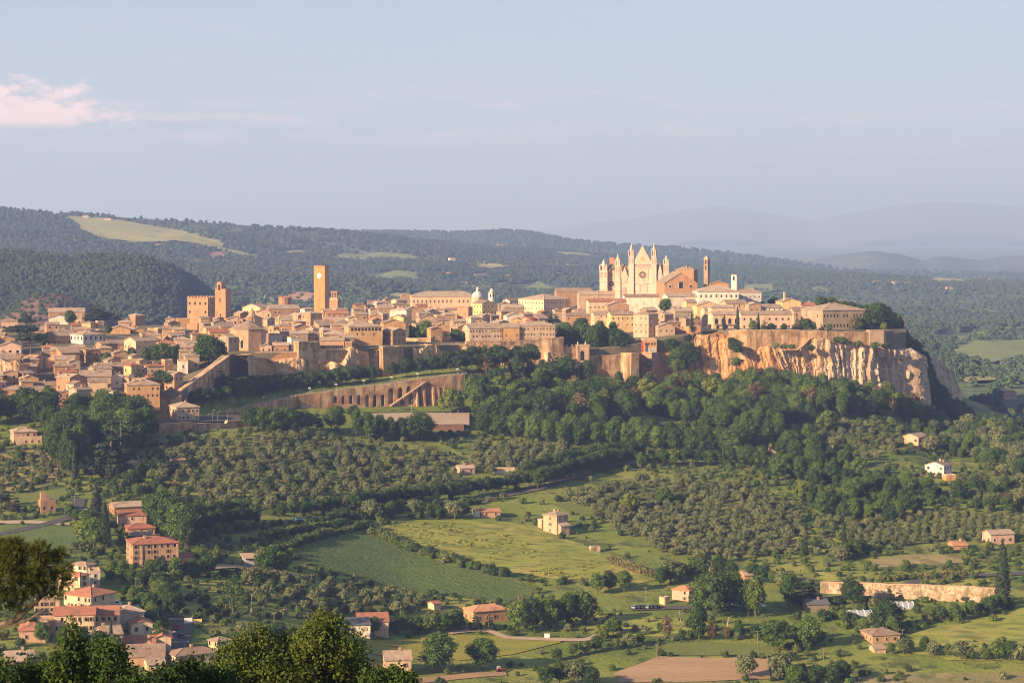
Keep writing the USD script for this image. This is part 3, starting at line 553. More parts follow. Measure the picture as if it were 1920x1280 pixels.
patch('green_field', [(440, 1085), (560, 1082), (700, 1105), (840, 1132), (790, 1158), (640, 1162), (500, 1155)], 'meadow', keep_clear=False, dz=0.2)
patch('green_field', [(1545, 812), (1620, 806), (1690, 818), (1690, 846), (1600, 850), (1560, 840)], 'meadow', keep_clear=False, dz=0.2)
patch('green_field', [(300, 905), (420, 898), (560, 925), (520, 958), (380, 952), (300, 930)], 'meadow', keep_clear=False, dz=0.2)
patch('green_field', [(1460, 1000), (1640, 965), (1700, 985), (1620, 1030), (1500, 1040)], 'meadow', keep_clear=False, dz=0.2)
patch('green_field', [(1040, 1140), (1180, 1150), (1330, 1165), (1330, 1195), (1150, 1190), (1050, 1175)], 'meadow', keep_clear=False, dz=0.2)
mottled('road_old', [(0.10, 0.085, 0.065), (0.15, 0.125, 0.095)], 0.1, 6.0)
def road(name, px, width, m, dz=0.45, fn=None):
    c = np.array(px, float); t = np.linspace(0, 1, len(c) * 12); k = np.linspace(0, 1, len(c))
    w = PchipInterpolator(k, at(c[:, 0], c[:, 1]) if fn is None else fn(c[:, 0], c[:, 1]), axis=0)(t); d = np.gradient(w[:, :2], axis=0); d /= np.linalg.norm(d, axis=1, keepdims=True); nn = np.c_[-d[:, 1], d[:, 0]]
    rows = []
    for s in (-1, 0, 1):
        q = w.copy(); q[:, :2] += nn * s * width / 2
        if fn is None: q = ground_pts(q[:, :2])
        q[:, 2] += dz; rows.append(q)
    FIELDS.append(sg.LineString(w[:, :2]).buffer(width / 2 + 1.5))
    return sheet(name, np.array(rows), m)
road('road', [(-60, 1012), (60, 990), (150, 962), (146, 948), (150, 935)], 6, 'asphalt')
road('road', [(150, 962), (220, 985), (330, 1012), (410, 996), (490, 985), (570, 976), (660, 967), (760, 950), (880, 938), (960, 925), (1000, 918), (1070, 898), (1200, 868), (1330, 866), (1440, 862), (1500, 876)], 5, 'road_old')
road('road', [(300, 1290), (322, 1240), (330, 1210), (345, 1180), (320, 1150)], 7, 'asphalt')
road('road', [(560, 1080), (440, 1062), (300, 1078), (200, 1080)], 5, 'gravel')
road('road', [(1480, 1125), (1640, 1112), (1760, 1082), (1860, 1078), (1990, 1068)], 6, 'asphalt')
road('road', [(840, 1188), (910, 1183), (960, 1196), (1080, 1200), (1120, 1190)], 4, 'gravel')
road('road', [(1180, 1142), (1300, 1140), (1420, 1142)], 6, 'asphalt')
# terrace below the arcaded wall, with the coach park
T0 = wall_d(565) - 1
ter = [P([560, 600, 700, 815, 880], [766.5, 766, 765.5, 765, 764], [1306, 1312, 1326, 1345, 1352]), P([565, 620, 700, 815, 880], [779, 779, 778, 779, 778], [1282, 1290, 1300, 1310, 1318]), P([565, 620, 700, 815, 880], [798, 798, 798, 797, 796], [1256, 1262, 1270, 1280, 1288])]
sheet('terrace', np.array(ter), 'gravel')
fl2 = P([562, 640, 720, 800, 875], [767.6, 767.4, 767.2, 767, 766.6], [1303, 1316, 1327, 1341, 1349]); fl3 = P([562, 640, 720, 800, 875], [774, 773.5, 773, 772.5, 772], [1289, 1300, 1310, 1322, 1330])
fl2[:, 2] += 0.12; fl3[:, 2] += 0.12; sheet('lawn', np.array([fl2, fl3]), 'green_field')
FIELDS.append(sg.Polygon(np.vstack([ter[0][:, :2], ter[2][::-1, :2]])).buffer(1))
# terrace at the left with the road to the lower gate
terl = [P([285, 330, 380, 470], [781, 779, 778, 777], [1232, 1236, 1240, 1262]), P([285, 330, 380, 470], [793, 791, 790, 788], [1196, 1200, 1206, 1226])]
sheet('forecourt', np.array(terl), 'asphalt')

# ------------------------------------------------------------------ cliffs
def hash01(k): k = np.asarray(k, float); return np.modf(np.abs(np.sin(k * 12.9898 + 4.1) * 43758.5453))[0]
def cliff(u0, u1, vt, vf, d, m, name='cliff', amp=5.0, step=0.75, seed=0, batter=0.08, off=0.0, bulge=None):
    n = max(int((u1 - u0) / F * 1450 / step), 8); u = np.linspace(u0, u1, n); D = d(u) + off
    top = P(u, vt(u), D); bot = P(u, vf(u), D); H = (top[:, 2] - bot[:, 2]).max() + 6; nz = max(int(H / step), 6); rows = []
    tan = np.gradient(top[:, :2], axis=0); tan /= np.linalg.norm(tan, axis=1, keepdims=True); nrm = np.c_[tan[:, 1], -tan[:, 0]]
    s = np.concatenate([[0], np.cumsum(np.linalg.norm(np.diff(top[:, :2], axis=0), axis=1))]); cr = np.random.default_rng(seed + 60); BR = [np.cumsum(cr.uniform(.5, 1.6, 400) * w_) - 40 for w_ in (17.0, 6.5, 2.6)]
    for t in np.linspace(0, 1, nz):
        p = top * (1 - t) + (bot - [0, 0, 5]) * t
        zz = p[:, 2]
        big = meshkit.fbm(np.c_[s * 0.035, zz * 0.006, np.full(n, seed)], 3) - 0.5
        sw = s + (meshkit.noise(np.c_[s * 0.05, zz * 0.06, np.full(n, seed + 3)]) - 0.5) * 7 + (meshkit.noise(np.c_[s * 0.3, zz * 0.25, np.full(n, seed + 4)]) - 0.5) * 1.8
        o = big * amp * 2.6 + t * H * batter
        for br, am in zip(BR, (1.0, 0.5, 0.22)):       # joints split the face into upright slabs that stand proud or back, and each slab into blocks
            k_ = np.searchsorted(br, sw); fr_ = (sw - br[np.clip(k_ - 1, 0, len(br) - 1)]) / np.maximum(br[np.clip(k_, 0, len(br) - 1)] - br[np.clip(k_ - 1, 0, len(br) - 1)], .1)
            lev = np.floor(zz / (26 * am + 3) + k_ * 0.37); o = o + (hash01(k_ * 13 + seed) - 0.5) * amp * 1.5 * am + (hash01(k_ * 7 + lev * 31 + seed + 5) - 0.5) * amp * 0.5 * am - np.where((fr_ < .07) & (hash01(k_ + seed) > .3), amp * .5 * am, 0) - (fr_ - .5) * amp * .5 * am
        o = o + (meshkit.fbm(np.c_[s * 0.5, zz * 0.3, np.full(n, seed + 5)], 4) - 0.5) * 1.6
        if bulge is not None: o = o + bulge(u, t)
        k = np.minimum(1, t * 9 + 0.35); p = p.copy(); p[:, :2] += nrm * (o * k)[:, None]; p[:, 2] += (meshkit.fbm(np.c_[s * 0.11, np.full(n, t), np.full(n, seed)], 3) - 0.5) * 7.0 * (1 - t)
        rows.append(p)
    lip = rows[0].copy(); lip[:, :2] -= nrm * 9; lip[:, 2] += 0.2
    return sheet(name, np.array([lip] + rows), m, smooth=False, up=False), np.array(rows)
cl_top = curve((1290, 652), (1305, 628), (1325, 622), (1340, 626), (1365, 628), (1385, 650), (1430, 655), (1500, 655), (1520, 640), (1550, 638), (1580, 646), (1600, 652), (1680, 650), (1700, 650), (1735, 668))
_, CL = cliff(1294, 1735, cl_top, v_foot, curve((1294, 1480), (1400, 1468), (1550, 1472), (1640, 1484), (1700, 1502), (1720, 1526), (1735, 1560)), 'pale_rock', amp=5.0, off=-2, seed=3)
cliff(1236, 1300, curve((1236, 664), (1270, 660), (1300, 640)), v_foot, curve((1236, 1472), (1300, 1482)), 'cliff_rock', amp=3, off=-1, seed=6)
cliff(466, 570, curve((466, 668), (500, 672), (570, 670)), v_foot, d_cliff, 'cliff_rock', amp=2.2, step=0.9, off=-1.5, seed=8)
cliff(598, 725, curve((598, 686), (640, 683), (650, 664), (655, 657), (720, 655)), v_foot, d_cliff, 'cliff_rock', amp=3.2, step=0.9, off=-1.5, seed=12)
cliff(772, 1030, curve((772, 655), (812, 652), (850, 664), (900, 652), (960, 648), (1030, 655)), v_foot, d_cliff, 'cliff_rock', amp=2.4, off=-0.5, seed=15)
cliff(140, 345, curve((140, 752), (200, 748), (260, 749), (330, 745), (345, 742)), v_foot, d_cliff, 'cliff_rock', amp=2.0, step=0.9, off=-1.0, seed=20)
cliff(-60, 58, curve((-60, 682), (0, 680), (30, 678), (58, 690)), curve((-60, 735), (58, 735)), curve((-60, 1246), (40, 1250), (58, 1262)), 'cliff_rock', amp=2.6, step=0.9, seed=24)
cliff(55, 170, curve((55, 668), (100, 672), (170, 680)), curve((55, 715), (170, 722)), curve((55, 1290), (110, 1310), (170, 1320)), 'cliff_rock', amp=1.5, seed=27)
cliff(1738, 1803, curve((1738, 682), (1752, 674), (1775, 684), (1790, 700), (1803, 735)), curve((1738, 772), (1803, 790)), curve((1738, 1600), (1770, 1612), (1790, 1640), (1803, 1690)), 'pale_rock', amp=2.5, seed=31)

# ------------------------------------------------------------------ town walls
def wall_run(name, pts, thick, m, label, cat='wall', down=6.0, merlons=None, batter=0.0):
    "a wall along points (u, top row, D, foot row)"
    if thick >= 1.2 and name != 'parapet':
        q = np.array(pts, float); L_ = np.concatenate([[0], np.cumsum(np.hypot(np.diff(q[:, 0]) / F * q[0, 2], np.diff(q[:, 2])))]); k_ = np.unique(np.concatenate([L_, np.arange(0, L_[-1], 4.0)])); q = np.stack([np.interp(k_, L_, q[:, j]) for j in range(4)], 1)
        q[1:-1, 1] += (hash01(q[1:-1, 0] * 3.7) - .5) * 1.5; pts = [tuple(x) for x in q]
    tops = np.array([P(u, vt, d) for u, vt, d, vf in pts]); zb = np.array([P(u, vf, d)[2] for u, vt, d, vf in pts]) - down
    t = np.gradient(tops[:, :2], axis=0); t /= np.linalg.norm(t, axis=1, keepdims=True); nn = np.c_[-t[:, 1], t[:, 0]]; mb = MB(); n = len(tops)
    fr = tops[:, :2]; bk = fr + nn * thick; ft = fr - nn * ((tops[:, 2] - zb) * batter)[:, None]
    V = np.vstack([np.c_[ft, zb], np.c_[fr, tops[:, 2]], np.c_[bk, tops[:, 2]], np.c_[bk, zb]]); Fq = []
    for i in range(n - 1):
        for a, b in ((0, 1), (1, 2), (2, 3)): Fq.append((a * n + i, a * n + i + 1, b * n + i + 1, b * n + i))
    Fq += [(0, n, 2 * n, 3 * n), (n - 1, 4 * n - 1, 3 * n - 1, 2 * n - 1)]; mb.add(V, Fq)
    c = tops.mean(0); root = thing(name, (c[0], c[1], zb.min()), 0, label, cat)
    v, f = mb.get(); obj('wall', (v - [c[0], c[1], zb.min()], f), m, root)
    cap = MB()
    for i in range(n - 1):
        a, b = tops[i], tops[i + 1]; d = (b - a)[:2]; L = np.linalg.norm(d); d = d / L; q = np.array([-d[1], d[0]])
        vv = [np.r_[p[:2] + q * o, p[2] + z] for z in (-0.05, 0.3) for p, o in ((a, -0.15), (b, -0.15), (b, thick + .1), (a, thick + .1))]
        cap.add(vv, [(0, 3, 2, 1), (4, 5, 6, 7), (0, 1, 5, 4), (1, 2, 6, 5), (2, 3, 7, 6), (3, 0, 4, 7)])
    v, f = cap.get(); obj('coping', (v - [c[0], c[1], zb.min()], f), 'tufa_pale', root)
    if merlons:
        for i in range(n - 1):
            a, b = tops[i], tops[i + 1]; L = np.linalg.norm((b - a)[:2]); k = int(L / merlons)
            for j in range(k):
                p = a + (b - a) * ((j + 0.5) / k); d = (b - a)[:2] / L; q = np.array([-d[1], d[0]]); mm = MB(); w = merlons * 0.28
                vv = [np.r_[p[:2] + d * s + q * o, p[2] + z] for z in (0.3, 1.8) for s, o in ((-w, 0), (w, 0), (w, 0.7), (-w, 0.7))]
                mm.add(vv, [(0, 3, 2, 1), (4, 5, 6, 7), (0, 1, 5, 4), (1, 2, 6, 5), (2, 3, 7, 6), (3, 0, 4, 7)]); v, f = mm.get(); obj('merlon', (v - [c[0], c[1], zb.min()], f), m, root)
    return root
W = wall_run
W('town_wall', [(338, 734, 1238, 775), (385, 700, 1262, 752), (430, 667, 1288, 708)], 3, 'wall_stone', 'dark stone wall of the ramp climbing from the lower houses to the bastion')
W('parapet', [(330, 733, 1252, 745), (385, 694, 1275, 705), (420, 666, 1296, 676)], 1, 'tufa_pale', 'pale parapet along the far side of the ramp', down=2)
W('town_wall', [(478, 661, 1336, 676), (520, 661, 1338, 676), (562, 660, 1341, 676)], 3, 'brick', 'reddish wall on top of the rock between the bastion and the fortress wall')
fw = W('town_wall', [(560, 641, 1339, 700), (598, 641, 1348, 700)], 6, 'wall_stone', 'tall fortress wall left of the arcaded loggia', batter=0.0)
fo = np.array(fw.GetAttribute('xformOp:translate').Get())
for u_, v_ in ((568, 655), (584, 648), (590, 668), (573, 676)):
    q_ = P(u_, v_, np.interp(u_, [560, 598], [1339, 1348])) - fo; wb = MB(); wb.box(q_[0] - .5, q_[0] + .5, q_[1] - .35, q_[1] + .25, q_[2] - .8, q_[2] + .8); obj('window', wb.get(), 'dark_pane', fw)
W('town_wall', [(598, 657, 1348, 700), (648, 656, 1360, 700)], 4, 'wall_stone', 'fortress wall beneath the arcaded loggia', batter=0.03)
W('town_wall', [(718, 650, 1366, 695), (747, 650, 1374, 695)], 4, 'wall_stone', 'sunlit buttress wall left of the shaded recess in the ramparts', batter=0.03)
W('town_wall', [(747, 649, 1374, 692), (762, 650, 1400, 690), (780, 650, 1420, 690)], 3, 'wall_stone', 'shaded rampart wall set back between two rock faces')
W('town_wall', [(758, 634, 1440, 650), (782, 634, 1434, 650), (808, 634, 1432, 652)], 3, 'wall_stone', 'sunlit low wall above the rock beside the car park')
W('town_wall', [(808, 646, 1416, 672), (840, 646, 1419, 672), (874, 646, 1422, 670)], 3, 'wall_stone', 'long low rampart in front of the car park')
W('town_wall', [(874, 641, 1424, 664), (930, 640, 1430, 664), (1010, 638, 1440, 668)], 3, 'wall_stone', 'rampart below the long row of tenements')
W('town_wall', [(1008, 634, 1440, 676), (1036, 634, 1441, 678), (1057, 633, 1444, 678)], 4, 'wall_stone', 'high rampart corner left of the town gate', batter=0.02)
W('town_wall', [(1057, 651, 1446, 680), (1080, 650, 1449, 682)], 2, 'wall_stone', 'crenellated wall joining the rampart to the town gate', merlons=3.0)
W('town_wall', [(1106, 668, 1451, 702), (1135, 667, 1456, 706), (1166, 665, 1460, 712)], 3, 'wall_stone', 'rampart under the road right of the town gate')
W('town_wall', [(1164, 662, 1456, 716), (1184, 662, 1444, 718)], 6, 'wall_stone', 'left sunlit bastion below the orange garage', batter=0.03)
W('town_wall', [(1184, 662, 1444, 718), (1204, 662, 1466, 718)], 3, 'wall_stone', 'deeply shaded bastion flank below the orange garage')
W('town_wall', [(1203, 661, 1462, 722), (1222, 661, 1456, 724), (1243, 662, 1470, 722)], 5, 'brick', 'round reddish bastion below the orange garage', batter=0.05)
W('town_wall', [(1366, 620, 1471, 656), (1400, 619, 1468, 658), (1450, 619, 1471, 660), (1500, 620, 1474, 660), (1551, 621, 1477, 652)], 3, 'wall_stone', 'long orange terrace wall on the cliff below the convent gardens')
W('town_wall', [(1550, 634, 1477, 652), (1553, 622, 1477.5, 652), (1590, 623, 1481, 652), (1632, 622, 1486, 654)], 2, 'wall_stone', 'thin garden wall under the long brown convent')
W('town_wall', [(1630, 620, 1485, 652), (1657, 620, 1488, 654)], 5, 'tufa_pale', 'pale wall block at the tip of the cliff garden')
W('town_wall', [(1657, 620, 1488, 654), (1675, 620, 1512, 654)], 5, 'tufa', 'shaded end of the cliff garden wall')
W('retaining_wall', [(298, 795, 1190, 806), (340, 793, 1194, 806), (400, 794, 1206, 810), (425, 794, 1212, 811), (427, 789, 1213, 811), (472, 788, 1222, 808)], 1.5, 'wall_stone', 'low curved retaining wall below the forecourt with the lone house')
W('retaining_wall', [(562, 797, 1255, 808), (620, 797, 1260, 809), (700, 797, 1268, 808), (812, 796, 1278, 811), (870, 795, 1286, 812)], 2, 'brick', 'reddish retaining wall of the coach park terrace')
W('stone_wall', [(1538, 1091, 958, 1114), (1580, 1092, 956, 1116), (1650, 1094, 950, 1122), (1750, 1097, 945, 1128), (1830, 1100, 940, 1132), (1872, 1103, 938, 1136)], 1.2, 'rubble', 'long weathered rubble wall in the valley meadow at the right', down=3)
W('town_wall', [(-40, 664, 1296, 676), (30, 662, 1298, 676), (58, 668, 1302, 684)], 2, 'tufa', 'stone wall on the outcrop at the left edge under the gabled house')

# arcaded retaining wall of the upper road
A_, B_ = P(560, 765, wall_d(560)), P(872, 752, wall_d(872))
dirw = (B_ - A_)[:2]; LW = np.linalg.norm(dirw); dirw /= LW; angw = math.atan2(dirw[1], dirw[0])
def wall_s(u, v):      # where the ray of (u, v) meets the wall plane: (s, z)
    k = (u - CX) / F; a = np.array([[k, -dirw[0]], [1.0, -dirw[1]]]); D, s = np.linalg.solve(a, A_[:2]); return s, -(v - HY) / F * D
zb_ = -112.5
outl = [(0, zb_), (LW, zb_)] + [wall_s(u, wall_top(u)) for u in np.linspace(872, 560, 14)]; outl[2] = (LW, outl[2][1]); outl[-1] = (0, outl[-1][1])
poly = sg.Polygon(outl)
ARCH = [(628.7, 742, 755, 7.5), (643.3, 741.5, 757, 7.5), (658, 740.8, 757, 7.5), (673, 740, 758, 7.5), (688.5, 740, 763, 8), (703, 739.5, 762, 7.5), (717.7, 739, 761, 7.5), (732.8, 727.5, 757, 10.5), (750, 726, 747, 10.5), (766.5, 723.5, 737, 9), (786, 721, 758, 10), (803.8, 718, 757, 9.5), (754.5, 744.5, 759, 8.5), (770.5, 732, 758, 8.5)]
for u, vt, vb, w in ARCH:
    s, z1 = wall_s(u, vt); _, z0 = wall_s(u, vb); hw = w / 2 / F * 1330
    k = np.linspace(0, PI, 9); pts = [(s - hw, z0), (s + hw, z0)] + [(s + hw * math.cos(a), z1 - hw + hw * math.sin(a)) for a in k]
    poly = poly.difference(sg.Polygon(pts))
poly = poly if poly.geom_type == 'Polygon' else max(poly.geoms, key=lambda g: g.area)
m = trimesh.creation.extrude_polygon(poly, 2.6, engine='earcut')
vv = np.array(m.vertices); vv = np.c_[vv[:, 0], 2.6 - vv[:, 2], vv[:, 1] - zb_]
ROOTW = thing('arcaded_wall', (A_[0], A_[1], zb_), angw, 'long arcaded retaining wall carrying the upper road above the lawn', 'wall')
obj('arcade', (vv, np.array(m.faces)[:, ::-1]), 'wall_stone', ROOTW)
bk = MB(); tops_ = [wall_s(u, wall_top(u) + 0.4) for u in np.linspace(560, 872, 8)]; n_ = len(tops_)
V = [(s, 2.62, 0) for s, z in tops_] + [(s, 2.62, z - zb_) for s, z in tops_] + [(s, 4.0, z - zb_) for s, z in tops_]
bk.add(V, [(i, i + 1, n_ + i + 1, n_ + i) for i in range(n_ - 1)] + [(n_ + i, n_ + i + 1, 2 * n_ + i + 1, 2 * n_ + i) for i in range(n_ - 1)]); obj('arch_back', bk.get(), 'wall_stone', ROOTW)
for u0, v0, u1, v1 in ((732, 759, 796, 715),):
    s0, z0 = wall_s(u0, v0); s1, z1 = wall_s(u1, v1); st = MB()
    st.add([(s, y, z - zb_ + dz) for s, z in ((s0, z0), (s1, z1)) for y, dz in ((-1.6, -0.7), (-1.6, 0.2), (-0.02, 0.2), (-0.02, -0.7))], [(0, 1, 2, 3), (7, 6, 5, 4), (0, 4, 5, 1), (1, 5, 6, 2), (2, 6, 7, 3), (3, 7, 4, 0)])
    obj('stair', st.get(), 'tufa_pale', ROOTW)
for u in (781, 795, 812, 822, 832):
    s, z = wall_s(u, 722); sb, zb2 = wall_s(u, 760); bt = MB(); h1 = z - zb_ - 1; bt.add([(s - .6, -2.4, 0), (s + .6, -2.4, 0), (s + .6, -0.02, 0), (s - .6, -0.02, 0), (s - .6, -.5, h1), (s + .6, -.5, h1), (s + .6, -0.02, h1), (s - .6, -0.02, h1)], [(0, 3, 2, 1), (4, 5, 6, 7), (0, 1, 5, 4), (1, 2, 6, 5), (2, 3, 7, 6), (3, 0, 4, 7)])
    obj('buttress', bt.get(), 'wall_stone', ROOTW)
W('retaining_wall', [(392, 776.6, 1246, 779), (440, 768, 1268, 777), (500, 755, 1287, 772), (562, 741.2, 1306, 767)], 2, 'wall_stone', 'plain retaining wall rising from the forecourt towards the arcaded wall', down=2)
# upper road behind the wall, railing and lamps along it
def rim(u): return P(u, wall_top(u) + 0.2, wall_d(u) + 0.9)
ru = np.linspace(385, 874, 60); r0 = rim(ru); r1 = r0 + [-1.2, 9.5, 0.1]; sheet('road', np.array([r0, r1]), 'asphalt')
FIELDS.append(sg.Polygon(np.vstack([r0[:, :2], r1[::-1, :2]])).buffer(2))
def railing(pts, label):
    c = pts[len(pts) // 2]; root = thing('railing', c, 0, label, 'railing'); a = MB(); b = MB()
    for p in pts: a.box(p[0] - c[0] - .11, p[0] - c[0] + .11, p[1] - c[1] - .11, p[1] - c[1] + .11, p[2] - c[2], p[2] - c[2] + 1.15)
    for i in range(len(pts) - 1):
        for z in (0.55, 1.1): b.bar(pts[i] - c + [0, 0, z], pts[i + 1] - c + [0, 0, z], 0.06, n=4)
    tag(obj('post', a.get(), 'concrete', root), kind='stuff'); tag(obj('rail', b.get(), 'metal_grey', root), kind='stuff')
railing(rim(np.linspace(440, 874, 58)), 'white railing along the upper road above the arcaded wall')
g0 = P(np.linspace(988, 1078, 16), np.linspace(690, 674, 16), np.linspace(1404, 1440, 16))
W('retaining_wall', [(985, 691, 1402, 705), (1030, 682, 1421, 702), (1082, 673, 1441, 700)], 2, 'wall_stone', 'short wall carrying the road up to the town gate'); railing(g0 + [0, 0.5, 0.3], 'pale railing of the road just below the town gate')
sheet('road', np.array([g0 + [0, 1, 0.1], g0 + [-3, 10, 0.2]]), 'asphalt')
for u, v in ((493.7, 752), (580, 737.5), (630, 731), (682, 725), (734, 718), (783, 711), (858, 703), (1013, 687)):
    p = rim(u) if u < 900 else P(u, v, 1413); root = thing('street_lamp', p + [0, 0.6, 0], 0, 'twin-headed street lamp on the railing of the upper road' if u < 900 else 'street lamp beside the road below the town gate', 'street lamp', 'street lamps along the railing of the upper road' if u < 900 else None)
    mb = MB(); mb.bar((0, 0, 0), (0, 0, 3.6), 0.09, 0.06); mb.bar((-.6, 0, 3.4), (.6, 0, 3.4), 0.04); obj('post', mb.get(), 'metal_grey', root)
    for s in (-.6, .6, 0):
        l = MB(); l.ngon(s, 0, 0.2, 3.4 + (s == 0) * .3, 3.95 + (s == 0) * .3, 6, 1.3); obj('lantern', l.get(), 'white_paint', root)
# ------------------------------------------------------------------ buildings
HOUSES = []     # (prim, u0, u1, v0, v1, look words, D) for the labels and for the room the fill may take
hr = np.random.default_rng(5)
def window_mesh(x, z, w, h, face, R, L):
    "a shallow pane-and-reveal box standing 4 cm proud of one face: front (y=0) or left (x=0)"
    mb = MB()
    if face == 'f': mb.box(x - w / 2, x + w / 2, -0.05, 0.0, z, z + h)
    elif face == 'l': mb.box(-0.05, 0.0, x - w / 2, x + w / 2, z, z + h)
    elif face == 'r': mb.box(R, R + .05, x - w / 2, x + w / 2, z, z + h)
    return mb
def frame_mesh(x, z, w, h, face, R, L, t=0.14, sill=True):
    mb = MB()
    for a0, a1, b0, b1 in ((-w / 2 - t, -w / 2, -t, h + t), (w / 2, w / 2 + t, -t, h + t), (-w / 2, w / 2, h, h + t), (-w / 2 - t * 1.5, w / 2 + t * 1.5, -t * 1.6, 0)):
        if face == 'f': mb.box(x + a0, x + a1, -0.11, 0, z + b0, z + b1)
        elif face == 'l': mb.box(-0.11, 0, x + a0, x + a1, z + b0, z + b1)
        else: mb.box(R, R + .11, x + a0, x + a1, z + b0, z + b1)
    return mb
def shutter_mesh(x, z, w, h, face, R, L):
    mb = MB()
    for s in (-1, 1):
        c = x + s * (w / 2 + w * 0.25)
        if face == 'f': mb.box(c - w * .24, c + w * .24, -0.1, -0.02, z - .03, z + h + .03)
        elif face == 'l': mb.box(-0.1, -0.02, c - w * .24, c + w * .24, z - .03, z + h + .03)
        else: mb.box(R + .02, R + .1, c - w * .24, c + w * .24, z - .03, z + h + .03)
    return mb
def roof_mesh(kind, R, L, h, pitch, ov=0.45, th=0.28):
    mb = MB(); tp = math.tan(math.radians(pitch))
    def slab(q):
        q = np.array(q, float); mb.add(np.vstack([q, q + [0, 0, th]]), [(3, 2, 1, 0)] + [(4, 5, 6, 7)] + [(i, (i + 1) % 4, 4 + (i + 1) % 4, 4 + i) for i in range(4)])
    if kind in ('gR', 'gL'):
        W_, Ln = (L, R) if kind == 'gR' else (R, L); rise = W_ / 2 * tp; e = ov * tp
        f = (lambda a, b, z: (a, b, z)) if kind == 'gR' else (lambda a, b, z: (b, a, z))
        q1 = [f(-ov, -ov, h - e), f(Ln + ov, -ov, h - e), f(Ln + ov, W_ / 2, h + rise), f(-ov, W_ / 2, h + rise)]
        q2 = [f(-ov, W_ / 2, h + rise), f(Ln + ov, W_ / 2, h + rise), f(Ln + ov, W_ + ov, h - e), f(-ov, W_ + ov, h - e)]
        if kind == 'gL': q1, q2 = q1[::-1], q2[::-1]
        slab(q1); slab(q2); rc = MB(); c = f(0, W_ / 2, 0)
        a, b = f(-ov, W_ / 2, h + rise + th), f(Ln + ov, W_ / 2, h + rise + th); mb.bar(a, b, 0.16, n=5)
    elif kind == 'shed':     # falls to the front
        rise = L * tp; slab([(-ov, -ov, h - ov * tp), (R + ov, -ov, h - ov * tp), (R + ov, L + ov, h + rise + ov * tp), (-ov, L + ov, h + rise + ov * tp)])
    elif kind == 'hip':
        m = min(R, L) / 2; rise = m * tp; e = ov * tp; x0, x1, y0, y1 = -ov, R + ov, -ov, L + ov; z0 = h - e
        a, b = ((m, L / 2), (R - m, L / 2)) if R >= L else ((R / 2, m), (R / 2, L - m))
        V = [(x0, y0, z0), (x1, y0, z0), (x1, y1, z0), (x0, y1, z0), (x0, y0, z0 + th), (x1, y0, z0 + th), (x1, y1, z0 + th), (x0, y1, z0 + th), (*a, h + rise + th), (*b, h + rise + th)]
        t = [(0, 3, 2), (0, 2, 1)] + [g for i in range(4) for g in ((i, (i + 1) % 4, 4 + (i + 1) % 4), (i, 4 + (i + 1) % 4, 4 + i))]
        if R >= L: t += [(4, 5, 9), (4, 9, 8), (5, 6, 9), (6, 7, 8), (6, 8, 9), (7, 4, 8)]
        else: t += [(4, 5, 8), (5, 6, 9), (5, 9, 8), (6, 7, 9), (7, 4, 8), (7, 8, 9)]
        mb.add(V, t)
        for c in ((4, 8), (5, 9 if R >= L else 8), (6, 9), (7, 8 if R >= L else 9), (8, 9)): 
            if np.linalg.norm(np.subtract(V[c[0]], V[c[1]])) > .2: mb.bar(V[c[0]], V[c[1]], 0.14, n=4)
    elif kind == 'flat':
        p = 0.7
        mb.box(0.3, R - .3, 0.3, L - .3, h, h + 0.12)
        for x0, x1, y0, y1 in ((-.06, R + .06, -.06, .35), (-.06, R + .06, L - .35, L + .06), (-.06, .35, .352, L - .352), (R - .35, R + .06, .352, L - .352)): mb.box(x0, x1, y0, y1, h - .1, h + p)
    return mb
def wall_mesh(kind, R, L, h, pitch, down):
    mb = MB(); tp = math.tan(math.radians(pitch)); mb.box(0, R, 0, L, -down, h - 0.02)
    if kind == 'gR':
        r = L / 2 * tp
        mb.add([(0, 0, h - .02), (0, L, h - .02), (0, L / 2, h + r - .02), (R, 0, h - .02), (R, L, h - .02), (R, L / 2, h + r - .02)], [(0, 2, 1), (3, 4, 5), (0, 3, 5), (0, 5, 2), (1, 2, 5), (1, 5, 4)])
    if kind == 'gL':
        r = R / 2 * tp
        mb.add([(0, 0, h - .02), (R, 0, h - .02), (R / 2, 0, h + r - .02), (0, L, h - .02), (R, L, h - .02), (R / 2, L, h + r - .02)], [(0, 1, 2), (3, 5, 4), (0, 2, 5), (0, 5, 3), (1, 4, 5), (1, 5, 2)])
    if kind == 'shed':
        r = L * tp; mb.add([(0, 0, h - .02), (R, 0, h - .02), (R, L, h - .02), (0, L, h - .02), (R, L, h + r - .02), (0, L, h + r - .02)], [(1, 2, 4), (0, 5, 3), (2, 3, 5), (2, 5, 4), (0, 1, 4), (0, 4, 5)])
    return mb
COLW = {'tufa': 'brown stone', 'tufa_pale': 'pale stone', 'brick': 'reddish brick', 'ochre': 'ochre', 'cream': 'cream', 'white_plaster': 'white', 'pink_plaster': 'pinkish', 'yellow_plaster': 'yellow', 'grey_stone': 'grey-brown stone', 'grey_plaster': 'grey', 'orange_plaster': 'orange', 'marble': 'marble'}
ROOFW = {'gR': 'gabled', 'gL': 'front-gabled', 'hip': 'hip-roofed', 'flat': 'flat-topped', 'shed': 'lean-to-roofed', 'none': 'open'}
